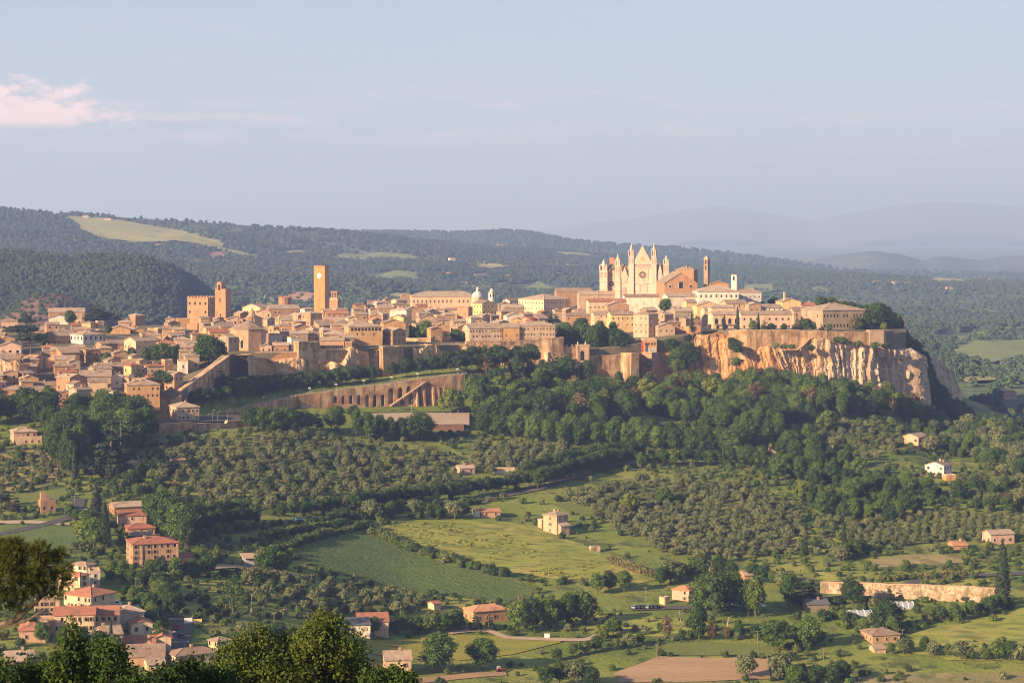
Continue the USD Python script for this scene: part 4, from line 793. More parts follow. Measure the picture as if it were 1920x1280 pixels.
def house(xl, xc, xr, yt, yb, phi=25, roof='gR', wall='tufa', rm='tile', rows=None, cf=None, cl=None, D=None, g=None, fn='town', label=None, name='house', cat='house', pitch=18, depth=None, down=7, chim=None, wsize=(0.85, 1.35), win='mix', near=False, group=None, skip=0.12, z0=None, lh=0.5):
    """a house seen corner-on: left edge xl, near corner xc, right edge xr, eaves row yt, foot row yb. g: the ground row that gives its distance"""
    ph = math.radians(phi)
    if D is None: D = float(TD_at(xc, g or yb)) if fn == 'town' else float(DF_at(xc, g or yb))
    C = P(xc, yb, D); h = (yb - yt) / F * D
    R = (xr - xc) / F * D / math.cos(ph); L = (xc - xl) / F * D / math.sin(ph) if xc - xl > 1.2 else (depth or 9.0)
    if depth: L = depth
    R = max(R, 1.5); L = float(np.clip(L, 1.5, 60))
    if roof == 'hip': pitch = min(pitch, 22)
    if label is None: label = ''
    root = thing(name, C, ph, label, cat, group)
    obj('wall', wall_mesh(roof, R, L, h, pitch, down).get(), wall, root)
    rf = None
    if roof != 'none':
        rf = obj('roof', roof_mesh(roof, R, L, h, pitch).get(), 'tufa_pale' if roof == 'flat' and rm == 'tile' else rm, root)
    if chim is None: chim = int(hr.integers(0, 3)) if roof in ('gR', 'gL', 'hip') and R > 6 and L > 4 else 0
    for i in range(chim):
        x, y = R * hr.uniform(.2, .8), L * hr.uniform(.25, .75); tp = math.tan(math.radians(pitch)); m_ = min(R, L) / 2
        zr = h + (min(y, L - y) if roof == 'gR' else min(x, R - x) if roof == 'gL' else min(x, R - x, y, L - y)) * tp
        c = MB(); c.box(x - .4, x + .4, y - .4, y + .4, zr - .6, zr + 1.3); c.box(x - .5, x + .5, y - .5, y + .5, zr + 1.3, zr + 1.5); obj('chimney', c.get(), ('tufa_pale', 'brick', wall)[i % 3], rf if rf is not None else root)
    rows = rows if rows is not None else (max(1, int(round(h / 3.3))) if h > 2.8 else 0)
    cf = cf if cf is not None else int(R / 3.4); cl = cl if cl is not None else int(L / 3.4)
    sty = ['dark_pane', 'shutter_brown', 'shutter_green', 'dark_pane', 'shutter_pale'][int(hr.integers(5))]
    for face, nc, ln in (('f', cf, R), ('l', cl, L)):
        if face == 'l' and phi < 4: continue
        for r in range(rows):
            z = (r + lh - 0.22) * h / rows
            for k in range(nc):
                if hr.random() < skip: continue
                x = (k + .5) * ln / nc + hr.uniform(-.2, .2); w, hh = wsize[0], min(wsize[1], h / rows * .6)
                mm = ('dark_pane' if hr.random() < .4 else sty) if win == 'mix' else win
                if near:
                    wd = obj('window', frame_mesh(x, z, w, hh, face, R, L).get(), 'tufa_pale', root); obj('pane', window_mesh(x, z, w, hh, face, R, L).get(), 'dark_pane' if hr.random() < .7 else sty, wd)
                    if hr.random() < .5: obj('shutter', shutter_mesh(x, z, w, hh, face, R, L).get(), sty if sty != 'dark_pane' else 'shutter_brown', wd)
                else:
                    obj('window', window_mesh(x, z, w, hh, face, R, L).get(), mm, root)
    HOUSES.append(dict(p=root, u=((xl + xr) / 2), v0=yt, v1=yb, xl=xl, xr=xr, D=D, look=(wall, roof, rm), h=h, R=R, L=L, lab=bool(label), C=C, ph=ph))
    return root, dict(R=R, L=L, h=h, D=D, C=C, ph=ph)
def crenel(root, R, L, h, m, step=1.6, w=0.8, t=0.5, hh=1.2):
    for (x0, y0, x1, y1) in ((0, 0, R, 0), (0, 0, 0, L), (R, 0, R, L), (0, L, R, L)):
        n = max(2, int(math.hypot(x1 - x0, y1 - y0) / step))
        for i in range(n):
            x, y = x0 + (x1 - x0) * (i + .5) / n, y0 + (y1 - y0) * (i + .5) / n; mb = MB(); a, b = (w / 2, t / 2) if y0 == y1 else (t / 2, w / 2)
            mb.box(x - a, x + a, y - b, y + b, h + .7, h + .7 + hh); obj('merlon', mb.get(), m, root)
H = house
# --- landmarks -------------------------------------------------------------
# crenellated palace and its tower
r, d = H(349, 390, 402, 560, 592, 72, 'flat', 'brick', 'brick', rows=2, cf=1, cl=4, g=596, D=1750, label='crenellated reddish brick palace left of the ruined-topped tower', name='palace', cat='palace', down=14, wsize=(1.5, 2.2), win='dark_pane')
crenel(r, d['R'], d['L'], d['h'], 'brick', 2.6, 1.3)
r, d = H(402, 423, 431, 546, 602, 66, 'flat', 'brick', 'brick', rows=2, cf=0, cl=1, D=1720, label='tall reddish tower with a ruined belfry stump on top, beside the crenellated palace', name='tower', cat='tower', down=14, wsize=(1.1, 2.6), skip=0, win='dark_pane')
R_, L_, h_ = d['R'], d['L'], d['h']
for i, (x0, x1, y0, y1, z1) in enumerate(((0.2, R_ * .8, L_ * .42, L_ * .54, 5.2), (0.2, R_ * .8, L_ * .72, L_ * .86, 5.2))):
    mb = MB(); mb.box(x0, x1, y0, y1, h_ + .5, h_ + z1); obj('belfry_pier', mb.get(), 'brick', r)
mb = MB(); mb.box(.2, R_ * .8, L_ * .42, L_ * .86, h_ + 5.2, h_ + 6.6); mb.box(.2, R_ * .8, L_ * .5, L_ * .78, h_ + 6.6, h_ + 7.5); obj('belfry_arch', mb.get(), 'brick', r)
mb = MB(); mb.box(.1, R_ - .1, .15, L_ * .41, h_ + .7, h_ + 1.9); mb.box(.1, R_ * .6, L_ * .87, L_ - .1, h_ + .7, h_ + 2.6); obj('parapet', mb.get(), 'brick', r)
mb = MB(); mb.box(R_ * -.05, R_ * 1.05, L_ * -.03, L_ * 1.03, h_ - 1.4, h_ - .6); obj('cornice', mb.get(), 'brick', r)
# clock tower
r, d = H(588, 609, 615, 500, 576, 73, 'flat', 'orange_plaster', 'brick', rows=0, D=1720, label='tall orange clock tower with a white dial and an iron bell frame on top', name='clock_tower', cat='clock tower', down=14)
R_, L_, h_ = d['R'], d['L'], d['h']
mb = MB(); mb.box(-.35, R_ + .35, -.35, L_ + .35, h_ + .2, h_ + .9); obj('cornice', mb.get(), 'brick', r)
zc, yc = h_ - 7.2, L_ * .52
ring = trimesh.creation.annulus(1.95, 2.35, 0.3, sections=28); ring.apply_transform(trimesh.transformations.rotation_matrix(PI / 2, [0, 1, 0])); ring.apply_translation([-.16, yc, zc]); clk = obj('clock_face', trimesh.creation.cylinder(1.97, 0.16, sections=28).apply_transform(trimesh.transformations.rotation_matrix(PI / 2, [0, 1, 0])).apply_translation([-.09, yc, zc]), 'white_paint', r); obj('clock_rim', ring, 'tufa_pale', clk)
for a, ln, w in ((math.radians(100), 1.5, .10), (math.radians(215), 1.0, .13)):
    mb = MB(); c, s = math.cos(a), math.sin(a); q = [(-.24, yc + c * t - s * o, zc + s * t + c * o) for t, o in ((-.2, -w), (ln, -w), (ln, w), (-.2, w))]; mb.add(q + [(x + .05, y, z) for x, y, z in q], [(3, 2, 1, 0), (4, 5, 6, 7)]); obj('clock_hand', mb.get(), 'iron', clk)
hm = MB()
for k in range(12):
    a = k * PI / 6; y, z = yc + 1.65 * math.cos(a), zc + 1.65 * math.sin(a); hm.box(-.22, -.18, y - .11, y + .11, z - .11, z + .11)
obj('hour_marks', hm.get(), 'iron', clk)
mb = MB()
for x, y in ((R_ * .3, L_ * .36), (R_ * .7, L_ * .36), (R_ * .3, L_ * .64), (R_ * .7, L_ * .64)): mb.bar((x, y, h_ + .8), (R_ / 2 + (x - R_ / 2) * .35, L_ / 2 + (y - L_ / 2) * .5, h_ + 4.2), .12)
mb.bar((R_ / 2, L_ / 2, h_ + 4), (R_ / 2, L_ / 2, h_ + 6.2), .08); mb.bar((R_ / 2, L_ * .3, h_ + 2.6), (R_ / 2, L_ * .7, h_ + 2.6), .1); obj('bell_frame', mb.get(), 'iron', r)
bl = trimesh.creation.revolve([(0, 0), (.75, 0), (.6, .35), (.42, 1.0), (0, 1.2)], sections=12); bl.apply_translation([R_ / 2, L_ / 2, h_ + 1.35]); obj('bell', bl, 'iron', r)
# small belfry right of the clock tower
r, d = H(617, 633, 638, 562, 580, 68, 'flat', 'brick', 'tile', rows=0, D=1760, label='small brick bell tower with open arches just right of the clock tower', name='bell_tower', cat='bell tower', down=12)
R_, L_, h_ = d['R'], d['L'], d['h']
mb = MB(); mb.prism([(0, 0), (R_, 0), (R_, L_), (0, L_)], h_ + .6, h_ + 1.6, .75); obj('roof', mb.get(), 'tile', r)
for i in range(3):
    for j in range(2):
        mb = MB(); y = L_ * (.2 + .28 * i); x = R_ * (.2 + .5 * j); mb.box(x - .4, x + .4, y - .35, y + .35, h_ + 1.5, h_ + 5.6); obj('pier', mb.get(), 'brick', r)
mb = MB(); mb.box(R_ * .08, R_ * .9, L_ * .08, L_ * .9, h_ + 5.6, h_ + 6.9); obj('parapet', mb.get(), 'brick', r)
# twelve-sided crenellated tower
p = P(534, 574, 1790); r = thing('polygonal_tower', p, 0.1, 'squat many-sided crenellated tower left of the clock tower', 'tower')
mb = MB(); mb.ngon(0, 0, 5.2, -12, 7.4, 12); mb.ngon(0, 0, 5.5, 6.0, 6.5, 12); obj('wall', mb.get(), 'brick', r)
for k in range(12):
    a = k * PI / 6 + .1; mb = MB(); mb.ngon(4.8 * math.cos(a), 4.8 * math.sin(a), .62, 7.4, 8.5, 4, rot=a); obj('merlon', mb.get(), 'brick', r)
# octagonal church with a lantern and spire
p = P(465, 662, 1346); r = thing('octagonal_church', p, 0, 'octagonal stone church with a pyramid roof and a tall arched window', 'church')
K = 1346 / F; rad = 34 * K; a0 = PI / 8 - .28
mb = MB(); mb.ngon(-1, rad * .95, rad, -6, 45 * K, 8, rot=a0); obj('wall', mb.get(), 'tufa', r)
mb = MB(); mb.ngon(-1, rad * .95, rad * 1.07, 45 * K, 60 * K, 8, .10, a0); rf = obj('roof', mb.get(), 'tile', r)
mb = MB(); mb.ngon(-1, rad * .95, rad * 1.05, 43.6 * K, 45 * K - .02, 8, rot=a0); obj('cornice', mb.get(), 'tufa_pale', r)
fa = a0 + 5 * PI / 4 + PI / 8; cy = rad * .95; rr_ = rad * math.cos(PI / 8); fx, fy = -1 + math.cos(fa) * rr_, cy + math.sin(fa) * rr_
def arch_pane(cx, cy, z, w, hh, ang, t=.12, m='dark_pane', name='window', parent=None, seg=8):
    "a round-headed panel on a wall whose outward normal points along ang"
    k = np.linspace(0, PI, seg); pts = [(-w / 2, 0), (w / 2, 0)] + [(w / 2 * math.cos(a), hh - w / 2 + w / 2 * math.sin(a)) for a in k]
    m_ = trimesh.creation.extrude_polygon(sg.Polygon(pts).buffer(0), t, engine='earcut'); v = np.array(m_.vertices); nx, ny = math.cos(ang), math.sin(ang)
    q = np.c_[cx - v[:, 0] * ny + nx * v[:, 2], cy + v[:, 0] * nx + ny * v[:, 2], z + v[:, 1]]
    return obj(name, (q, np.array(m_.faces)), m, parent)
arch_pane(fx, fy, 9 * K, 8.6 * K, 18 * K, fa, .1, 'tufa_pale', 'window_surround', r); arch_pane(fx, fy, 9.6 * K, 5.4 * K, 15 * K, fa, .16, 'dark_pane', 'window', r)
mb = MB(); mb.box(-22 * K - 1, -6 * K, 2, 14, 52 * K, 66 * K); 
LP = (2 * K, rad * 1.3)
for i in range(4):
    a = PI / 4 + i * PI / 2; mb = MB(); mb.ngon(LP[0] + 2.1 * math.cos(a), LP[1] + 2.1 * math.sin(a), .55, 52 * K, 66 * K, 4, rot=a); obj('lantern_pier', mb.get(), 'tufa', r)
mb = MB(); mb.ngon(*LP, 3.2, 66 * K, 69 * K, 8); mb.ngon(*LP, 2.6, 69 * K, 84 * K, 8, .06); obj('spire', mb.get(), 'tufa', r)
H(484, 487, 503, 616, 662, 12, 'flat', 'pink_plaster', 'tile', rows=0, D=1351, depth=9, label='plain pinkish wall block on the right of the octagonal church', name='house')
H(500, 503, 527, 628, 662, 28, 'flat', 'grey_plaster', 'tile', rows=0, D=1357, depth=10, label='plain pale house with its shaded side between octagonal church and white block')
H(537, 546, 562, 634, 662, 30, 'flat', 'white_plaster', 'tile', rows=1, cf=0, cl=1, D=1350, label='small bright white block at the rampart left of the fortress wall')
for q_, u_, x0_, x1_, D_ in ((r, 466, 430, 502, 1372),): HOUSES.append(dict(p=r, u=u_, v0=606, v1=664, xl=x0_, xr=x1_, D=D_, look=None, h=20, R=24, L=24, lab=True, C=P(u_ - 34, 662, D_), ph=0))
H(508, 512, 541, 647, 661, 8, 'gR', 'tufa', 'tile', rows=1, D=1347, depth=8, label='low brown house on the rampart edge left of the white block'); H(486, 489, 509, 649, 661, 10, 'gL', 'tufa_pale', 'tile', rows=1, D=1345, depth=7, label='low pale gable on the rampart edge below the pinkish wall')
# tower house with deep eaves
H(563, 582, 602, 588, 622, 45, 'hip', 'tufa', 'tile', rows=3, cf=2, cl=2, D=1560, pitch=15, label='square tower house with a row of openings under deep eaves', name='tower_house', cat='tower house', down=10, win='dark_pane')
# fortress loggia
r, d = H(596, 600, 645, 638, 656, 6, 'gR', 'tufa', 'tile', rows=0, depth=10, D=1364, label='long loggia house of small arches on top of the fortress wall', name='loggia', cat='loggia')
for i in range(11): arch_pane(1.2 + i * (d['R'] - 2.4) / 10, 0, d['h'] * .12, 1.05, d['h'] * .38, -PI / 2, .1, 'dark_pane', 'arch', r)
H(560, 563, 598, 628, 640, 15, 'gR', 'tufa_pale', 'tile', D=1372, depth=12, rows=1); H(584, 606, 627, 620, 642, 40, 'hip', 'tufa', 'tile', D=1420)
H(645, 648, 660, 642, 660, 12, 'flat', 'tufa', 'tile', D=1364, rows=1, depth=8)
# large ochre palace with attic loggia
r, d = H(650, 654, 716, 613, 656, 14, 'hip', 'ochre', 'tile', rows=2, cf=6, D=1392, depth=18, label='large ochre palace with a dark attic loggia above the ramparts', name='palace', cat='palace', pitch=14)
for i in range(9): mb = MB(); x = 1.5 + i * (d['R'] - 3) / 8.5; mb.box(x, x + 1.6, -.05, 0, d['h'] - 2.6, d['h'] - .7); obj('loggia_opening', mb.get(), 'dark_pane', r)
H(716, 736, 760, 621, 657, 42, 'gL', 'tufa', 'tile', rows=3, D=1400, label='brown gabled house with a shaded flank right of the ochre palace'); H(716, 719, 760, 606, 640, 12, 'gL', 'ochre', 'tile', rows=0, D=1440, depth=14, label='big blank ochre gable behind the brown house right of the palace')
# domed church with its bell turret
p = P(895.5, 570, 1830); K = 1830 / F; r = thing('domed_church', p, .2, 'pale church dome with a small lantern', 'church')
mb = MB(); mb.ngon(0, 0, 12 * K, -12, 13 * K, 8); obj('drum', mb.get(), 'cream', r)
dm = trimesh.creation.revolve([(11.2 * K * math.cos(a), 11.5 * K * math.sin(a)) for a in np.linspace(0, PI / 2, 9)], sections=20); dm.apply_translation([0, 0, 13 * K]); obj('dome', dm, 'grey_plaster', r, smooth=40)
mb = MB(); mb.ngon(0, 0, 2.4 * K, 24 * K, 29 * K, 8); mb.ngon(0, 0, 2.9 * K, 29 * K, 33 * K, 8, .1); obj('lantern', mb.get(), 'white_plaster', r)
r, d = H(916, 923, 928, 549, 575, 50, 'flat', 'white_plaster', 'tile', rows=0, D=1815, label='small white bell turret with a little cupola beside the pale dome', name='bell_tower', cat='bell tower', down=10)
for f_, c_, an in (('f', d['R'] / 2, -PI / 2), ('l', d['L'] / 2, PI)):
    arch_pane(c_ if f_ == 'f' else 0, 0 if f_ == 'f' else c_, d['h'] - 4.0, 1.3, 3.2, an, .08, 'dark_pane', 'arch', r)
cp = trimesh.creation.revolve([(1.9 * math.cos(a), 3.0 * math.sin(a)) for a in np.linspace(0, PI / 2, 7)], sections=12); cp.apply_translation([d['R'] / 2, d['L'] / 2, d['h'] + .6]); obj('cupola', cp, 'white_plaster', r, smooth=40)
HOUSES.append(dict(p=r, u=905, v0=545, v1=572, xl=882, xr=930, D=1815, look=None, h=14, R=22, L=14, lab=True, C=P(882, 572, 1815), ph=0))
# ------------------------------------------------------------------ the cathedral
Dk = 1800; K = Dk / F
org = P(1188, 575, Dk); CA = thing('cathedral', org, math.radians(-8), 'striped cathedral with a bright pinnacled gothic facade towering over the roofs', 'cathedral')
def Z(v): return (575 - v) * K
def X(u): return (u - 1188) * K / math.cos(math.radians(8))
plain('mosaic_pink', (0.56, 0.38, 0.28)); plain('mosaic_red', (0.42, 0.26, 0.18)); plain('mosaic_gold', (0.62, 0.43, 0.20))
N_ = {'g': ('geometry', {}), 's': ('separate_xyz', {}), 'm': ('math', {'math_type': 'multiply', 'value2': 0.72}), 'f': ('math', {'math_type': 'fraction'}), 'l': ('math', {'math_type': 'greater_than', 'value2': 0.5}), 'x': ('mix_color', {'a': (0.50, 0.38, 0.28), 'b': (0.33, 0.25, 0.19)})}
principled('striped_stone', 'x.result', N_, [('g.position', 's.vector'), ('s.z', 'm.value1'), ('m.value', 'f.value1'), ('f.value', 'l.value1'), ('l.value', 'x.fac')])
def tower(u0, u1, vb, vs, vtip, y0, name='pinnacle_tower', n_small=True):
    w = X(u1) - X(u0); cx = (X(u0) + X(u1)) / 2; mb = MB(); zs, zt = Z(vs), Z(vtip); mb.box(cx - w / 2, cx + w / 2, y0, y0 + w, -14, zs)
    for z in np.arange(6, zs, 7.5): mb.box(cx - w * .56, cx + w * .56, y0 - w * .06, y0 + w * 1.06, z, z + .55)
    t = obj(name, mb.get(), 'marble', CA); sp = MB(); H_ = zt - zs
    sp.ngon(cx, y0 + w / 2, w * .40, zs - .01, zs + H_ * .40, 8); sp.ngon(cx, y0 + w / 2, w * .36, zs + H_ * .40, zt, 8, .04); s = obj('spire', sp.get(), 'marble', t)
    pn = MB()
    for sx in (-1, 1):
        for sy in (0, 1):
            q = (cx + sx * w * .42, y0 + sy * w * .84 + w * .08); pn.ngon(*q, w * .13, zs, zs + H_ * .30, 4); pn.ngon(*q, w * .15, zs + H_ * .30, zs + H_ * .55, 4, .05)
    obj('corner_pinnacle', pn.get(), 'marble', t)
    for q in range(2):
        b = MB(); x = cx + (q - .5) * w * .5; b.box(x - w * .13, x + w * .13, y0 - .06, y0, zs - 6.5, zs - 1.5); obj('niche', b.get(), 'mosaic_red', t)
tower(1153.5, 1163.5, 0, 497, 475, -.6); tower(1179, 1188.5, 0, 480, 456, -1.2); tower(1221, 1230.5, 0, 480, 454.5, -1.2); tower(1243.5, 1253.5, 0, 494, 478, -.6)
tower(1122, 1136.4, 0, 507, 486, 12, 'corner_tower')
mb = MB(); mb.box(X(1188.5), X(1221), 0, 5, -14, Z(494)); obj('facade', mb.get(), 'marble', CA)
def gable(u0, u1, vb, va, y, t, name, m, inset=None):
    x0, x1, z0, z1 = X(u0), X(u1), Z(vb), Z(va); c = (x0 + x1) / 2; g = MB(); g.add([(x0, y, z0), (x1, y, z0), (c, y, z1), (x0, y + t, z0), (x1, y + t, z0), (c, y + t, z1)], [(0, 1, 2), (3, 5, 4), (0, 3, 4), (0, 4, 1), (1, 4, 5), (1, 5, 2), (2, 5, 3), (2, 3, 0)]); return obj(name, g.get(), m, CA)
G1 = gable(1187.5, 1222, 493, 461, -.3, 2.5, 'main_gable', 'marble'); g2 = gable(1190.5, 1219, 492, 466.5, -.42, .1, 'gable_mosaic', 'mosaic_pink')
for rr, m_, zz in ((3.0, 'mosaic_gold', .0), (1.9, 'mosaic_red', .05)):
    c = trimesh.creation.cylinder(rr, .1, sections=24); c.apply_transform(trimesh.transformations.rotation_matrix(PI / 2, [1, 0, 0])); c.apply_translation([(X(1188.5) + X(1221)) / 2, -.5 - zz, Z(485)]); obj('medallion', c, m_, g2)
mb = MB(); cx = (X(1187.5) + X(1222)) / 2
for s in (-1, 1):
    for t in np.linspace(.08, .92, 9):
        x = cx + s * (1 - t) * (X(1222) - cx); z = Z(493) + t * (Z(461) - Z(493)); mb.ngon(x, .6, .34, z, z + 1.3, 4, .2)
mb.ngon(cx, .6, .5, Z(461), Z(456), 4, .1); obj('crocket', mb.get(), 'marble', G1)
mb = MB(); mb.box(X(1188.5), X(1221), -.5, 0, Z(495.5), Z(493)); mb.box(X(1188.5), X(1221), -.5, 0, Z(502), Z(500.6)); mb.box(X(1188.5), X(1221), -.7, 0, Z(531), Z(529)); obj('string_course', mb.get(), 'marble', CA)
for i in range(12):
    x = X(1189.6) + i * (X(1220) - X(1189.6)) / 11.6; arch_pane(x + .45, 0, Z(500.5), .8, Z(496) - Z(500.5), -PI / 2, .1, 'mosaic_red', 'niche', CA)
# square frame, rose window
xc_, zc_ = (X(1188.5) + X(1221)) / 2, Z(515); fr_ = MB(); q = 10.5 * K
for a, b, c_, d_ in ((-q, q, q - .8, q), (-q, q, -q, -q + .8), (-q, -q + .8, -q + .8, q - .8), (q - .8, q, -q + .8, q - .8)): fr_.box(xc_ + a, xc_ + b, -.35, 0, zc_ + c_, zc_ + d_)
obj('rose_frame', fr_.get(), 'mosaic_gold', CA)
def disc(x, z, y, r0, t, m, name, parent, r_in=None):
    c = trimesh.creation.annulus(r_in, r0, t, sections=28) if r_in else trimesh.creation.cylinder(r0, t, sections=28)
    c.apply_transform(trimesh.transformations.rotation_matrix(PI / 2, [1, 0, 0])); c.apply_translation([x, y, z]); return obj(name, c, m, parent)
rose = disc(xc_, zc_, -.05, 3.0, .1, 'shutter_brown', 'rose_window', CA); disc(xc_, zc_, -.2, 3.6, .4, 'marble', 'rose_rim', rose, 2.9); disc(xc_, zc_, -.18, .8, .3, 'marble', 'rose_hub', rose)
sk = MB()
for k in range(12): a = k * PI / 6; sk.bar((xc_ + .7 * math.cos(a), -.16, zc_ + .7 * math.sin(a)), (xc_ + 2.95 * math.cos(a), -.16, zc_ + 2.95 * math.sin(a)), .12, n=4)
obj('rose_spokes', sk.get(), 'marble', rose)
# side bays with their gables and portals
for u0, u1, vb, va in ((1163.5, 1179, 530, 500), (1230.5, 1243.5, 528, 495)):
    mb = MB(); mb.box(X(u0), X(u1), .4, 5, -14, Z(522)); obj('side_bay', mb.get(), 'marble', CA)
    gable(u0 + .2, u1 - .2, 522, va, .1, 2, 'side_gable', 'marble'); gable(u0 + 2.6, u1 - 2.6, 522, va + 8, -.02, .1, 'gable_mosaic', 'mosaic_gold')
    c = (X(u0) + X(u1)) / 2; arch_pane(c, .4, Z(526), (u1 - u0) * K * .55, Z(508) - Z(526), -PI / 2, .5, 'mosaic_pink', 'arch', CA); mb = MB(); mb.box(X(u0), X(u1), -.1, .4, Z(530), Z(527.5)); obj('string_course', mb.get(), 'marble', CA)
    arch_pane(c, .4, Z(556), (u1 - u0) * K * .5, Z(538) - Z(556), -PI / 2, .3, 'mosaic_red', 'portal', CA)
for s in (-1, 1):
    arch_pane(xc_ + s * 3.0, 0, Z(548), 2.0, Z(533) - Z(548), -PI / 2, .3, 'mosaic_pink', 'panel', CA)
gable(1198, 1211, 533, 521, -.6, .6, 'portal_gable', 'marble')
# nave, aisle chapels, transept
mb = MB(); mb.box(X(1166), X(1243), 5.01, 75, -14, Z(499)); obj('nave', mb.get(), 'striped_stone', CA)
nf = MB(); xa, xb, xm = X(1165), X(1244), (X(1165) + X(1244)) / 2
nf.add([(xa, 5.5, Z(499)), (xb, 5.5, Z(499)), (xb, 75.5, Z(499)), (xa, 75.5, Z(499)), (xm, 5.5, Z(492)), (xm, 75.5, Z(492))], [(0, 1, 4), (3, 5, 2), (0, 4, 5), (0, 5, 3), (1, 2, 5), (1, 5, 4), (0, 3, 2), (0, 2, 1)]); obj('nave_roof', nf.get(), 'tile', CA)
mb = MB(); mb.box(X(1136.5), X(1165.9), 16, 75, -14, Z(507)); tb = obj('transept', mb.get(), 'striped_stone', CA)
tr_ = MB(); tr_.add([(X(1135.5), 15.5, Z(507)), (X(1166), 15.5, Z(507)), (X(1166), 75, Z(507)), (X(1135.5), 75, Z(507)), (X(1140), 22, Z(496)), (X(1166), 22, Z(496))], [(0, 1, 5), (0, 5, 4), (0, 4, 3), (4, 5, 2), (4, 2, 3), (1, 2, 5), (0, 3, 2), (0, 2, 1)]); obj('transept_roof', tr_.get(), 'tile', CA)
rz = disc(X(1143.5), Z(533), 15.95, 2.6, .1, 'dark_pane', 'round_window', CA); disc(X(1143.5), Z(533), 15.85, 3.1, .3, 'marble', 'window_rim', rz, 2.3); disc(X(1143.5), Z(533), 15.9, 1.0, .2, 'marble', 'window_hub', rz)
mb = MB(); mb.box(X(1137), X(1146.5), 30, 36, Z(508), Z(485.5)); mb.box(X(1136.6), X(1146.9), 29.8, 36.2, Z(485.5), Z(484)); obj('tower_stub', mb.get(), 'brick', CA)
HOUSES.append(dict(p=CA, u=1190, v0=480, v1=575, xl=1121, xr=1254, D=1800, look=None, h=50, R=55, L=60, lab=True, C=org, ph=0))
# ------------------------------------------------------------------ convent church and neighbours
r, d = H(1244, 1246, 1308, 531, 562, 5, 'gL', 'brick', 'tile', rows=0, D=1700, depth=42, pitch=32, label='big reddish church with a broad gable, two round windows and a tall square one', name='church', cat='church', down=14, chim=0)
R_, h_ = d['R'], d['h']
mb = MB(); mb.box(R_ * .44, R_ * .56, -.08, 0, Z(540) * 0 + h_ - 4.0, h_ + 1.2); obj('window', mb.get(), 'dark_pane', r); mb = MB(); mb.box(R_ * .42, R_ * .44, -.2, 0, h_ - 4.2, h_ + 1.4); mb.box(R_ * .56, R_ * .58, -.2, 0, h_ - 4.2, h_ + 1.4); mb.box(R_ * .44, R_ * .56, -.2, 0, h_ + 1.2, h_ + 1.5); obj('window_frame', mb.get(), 'tufa_pale', r)
for fx_ in (.17, .80):
    w_ = disc(R_ * fx_, h_ - 2.6, -.04, 1.0, .08, 'dark_pane', 'round_window', r); disc(R_ * fx_, h_ - 2.6, -.1, 1.75, .2, 'tufa_pale', 'window_rim', w_, 1.0)
H(1267, 1301, 1310, 506, 540, 66, 'hip', 'brick', 'tile', rows=1, cf=0, cl=3, D=1740, label='square hip-roofed block rising behind the big reddish church', name='church_choir', cat='church', pitch=22)
r, d = H(1320, 1327, 1331.5, 486, 545, 58, 'flat', 'grey_stone', 'tile', rows=0, D=1725, label='slender dark bell tower right of the big reddish church', name='bell_tower', cat='bell tower', down=12)
for z in (.62, .80):
    arch_pane(0, d['L'] / 2, d['h'] * z + 1, 1.1, 3.6, PI, .08, 'dark_pane', 'arch', r); arch_pane(d['R'] / 2, 0, d['h'] * z + 1, 1.0, 3.6, -PI / 2, .08, 'dark_pane', 'arch', r); mb = MB(); mb.box(-.25, d['R'] + .25, -.25, d['L'] + .25, d['h'] * z, d['h'] * z + .5); obj('string_course', mb.get(), 'grey_stone', r)
mb = MB(); mb.prism([(0, 0), (d['R'], 0), (d['R'], d['L']), (0, d['L'])], d['h'] + .65, d['h'] + 2.6, .3); obj('roof', mb.get(), 'tile', r)
H(1308, 1310, 1386, 547, 562, 8, 'hip', 'white_plaster', 'tile', rows=1, cf=8, D=1660, depth=22, label='long white building with a wide brown roof right of the big church', pitch=20, wsize=(1.2, 2.2), skip=0, win='shutter_brown')
H(1384, 1386, 1428, 548, 562, 6, 'hip', 'grey_plaster', 'tile', rows=1, D=1690, depth=16, label='low house adjoining the right end of the long white building')
H(1331, 1333, 1367, 533, 545, 6, 'gL', 'ochre', 'tile', rows=1, cf=5, D=1720, depth=16, label='ochre gable peeping over the roof of the long white building')
r, d = H(1371, 1381, 1384, 516, 545, 68, 'flat', 'white_plaster', 'tile', rows=0, D=1700, label='white belfry with an arched opening behind the long white building', name='bell_tower', cat='bell tower'); arch_pane(0, d['L'] / 2, d['h'] - 4, 1.6, 3.2, PI, .08, 'dark_pane', 'arch', r)
# gardens quarter at the right
r, d = H(1326, 1337, 1388, 590, 620, 12, 'gR', 'cream', 'tile', rows=1, cf=0, D=1535, label='cream villa with a row of arches among the cypresses', depth=12, cl=0)
for i in range(4): arch_pane(2.5 + i * (d['R'] - 5) / 3, 0, d['h'] * .42, 2.2, 4.0, -PI / 2, .1, 'dark_pane', 'arch', r)
for i in range(3): arch_pane(3.5 + i * (d['R'] - 7) / 2, 0, .6, 2.0, 3.0, -PI / 2, .1, 'dark_pane', 'arch', r)
mb = MB(); mb.box(1, d['R'] - 1, -1.2, 0, d['h'] * .38, d['h'] * .41); obj('balcony', mb.get(), 'concrete', r)
H(1331, 1334, 1379, 577, 600, 10, 'hip', 'cream', 'tile_pale', rows=1, cf=6, D=1560, depth=10, label='upper storey block rising behind the arched cream villa')
H(1388, 1390, 1486, 590, 619, 5, 'gR', 'pink_plaster', 'tile_pale', rows=2, cf=8, D=1530, depth=14, label='long pinkish two-storey convent wing above the terrace wall', wsize=(1.2, 1.7), skip=.05, win='dark_pane')
H(1485, 1489, 1520, 583, 606, 12, 'gR', 'tufa_pale', 'tile', rows=2, D=1570, depth=14, label='pale house between the pinkish wing and the long brown convent')
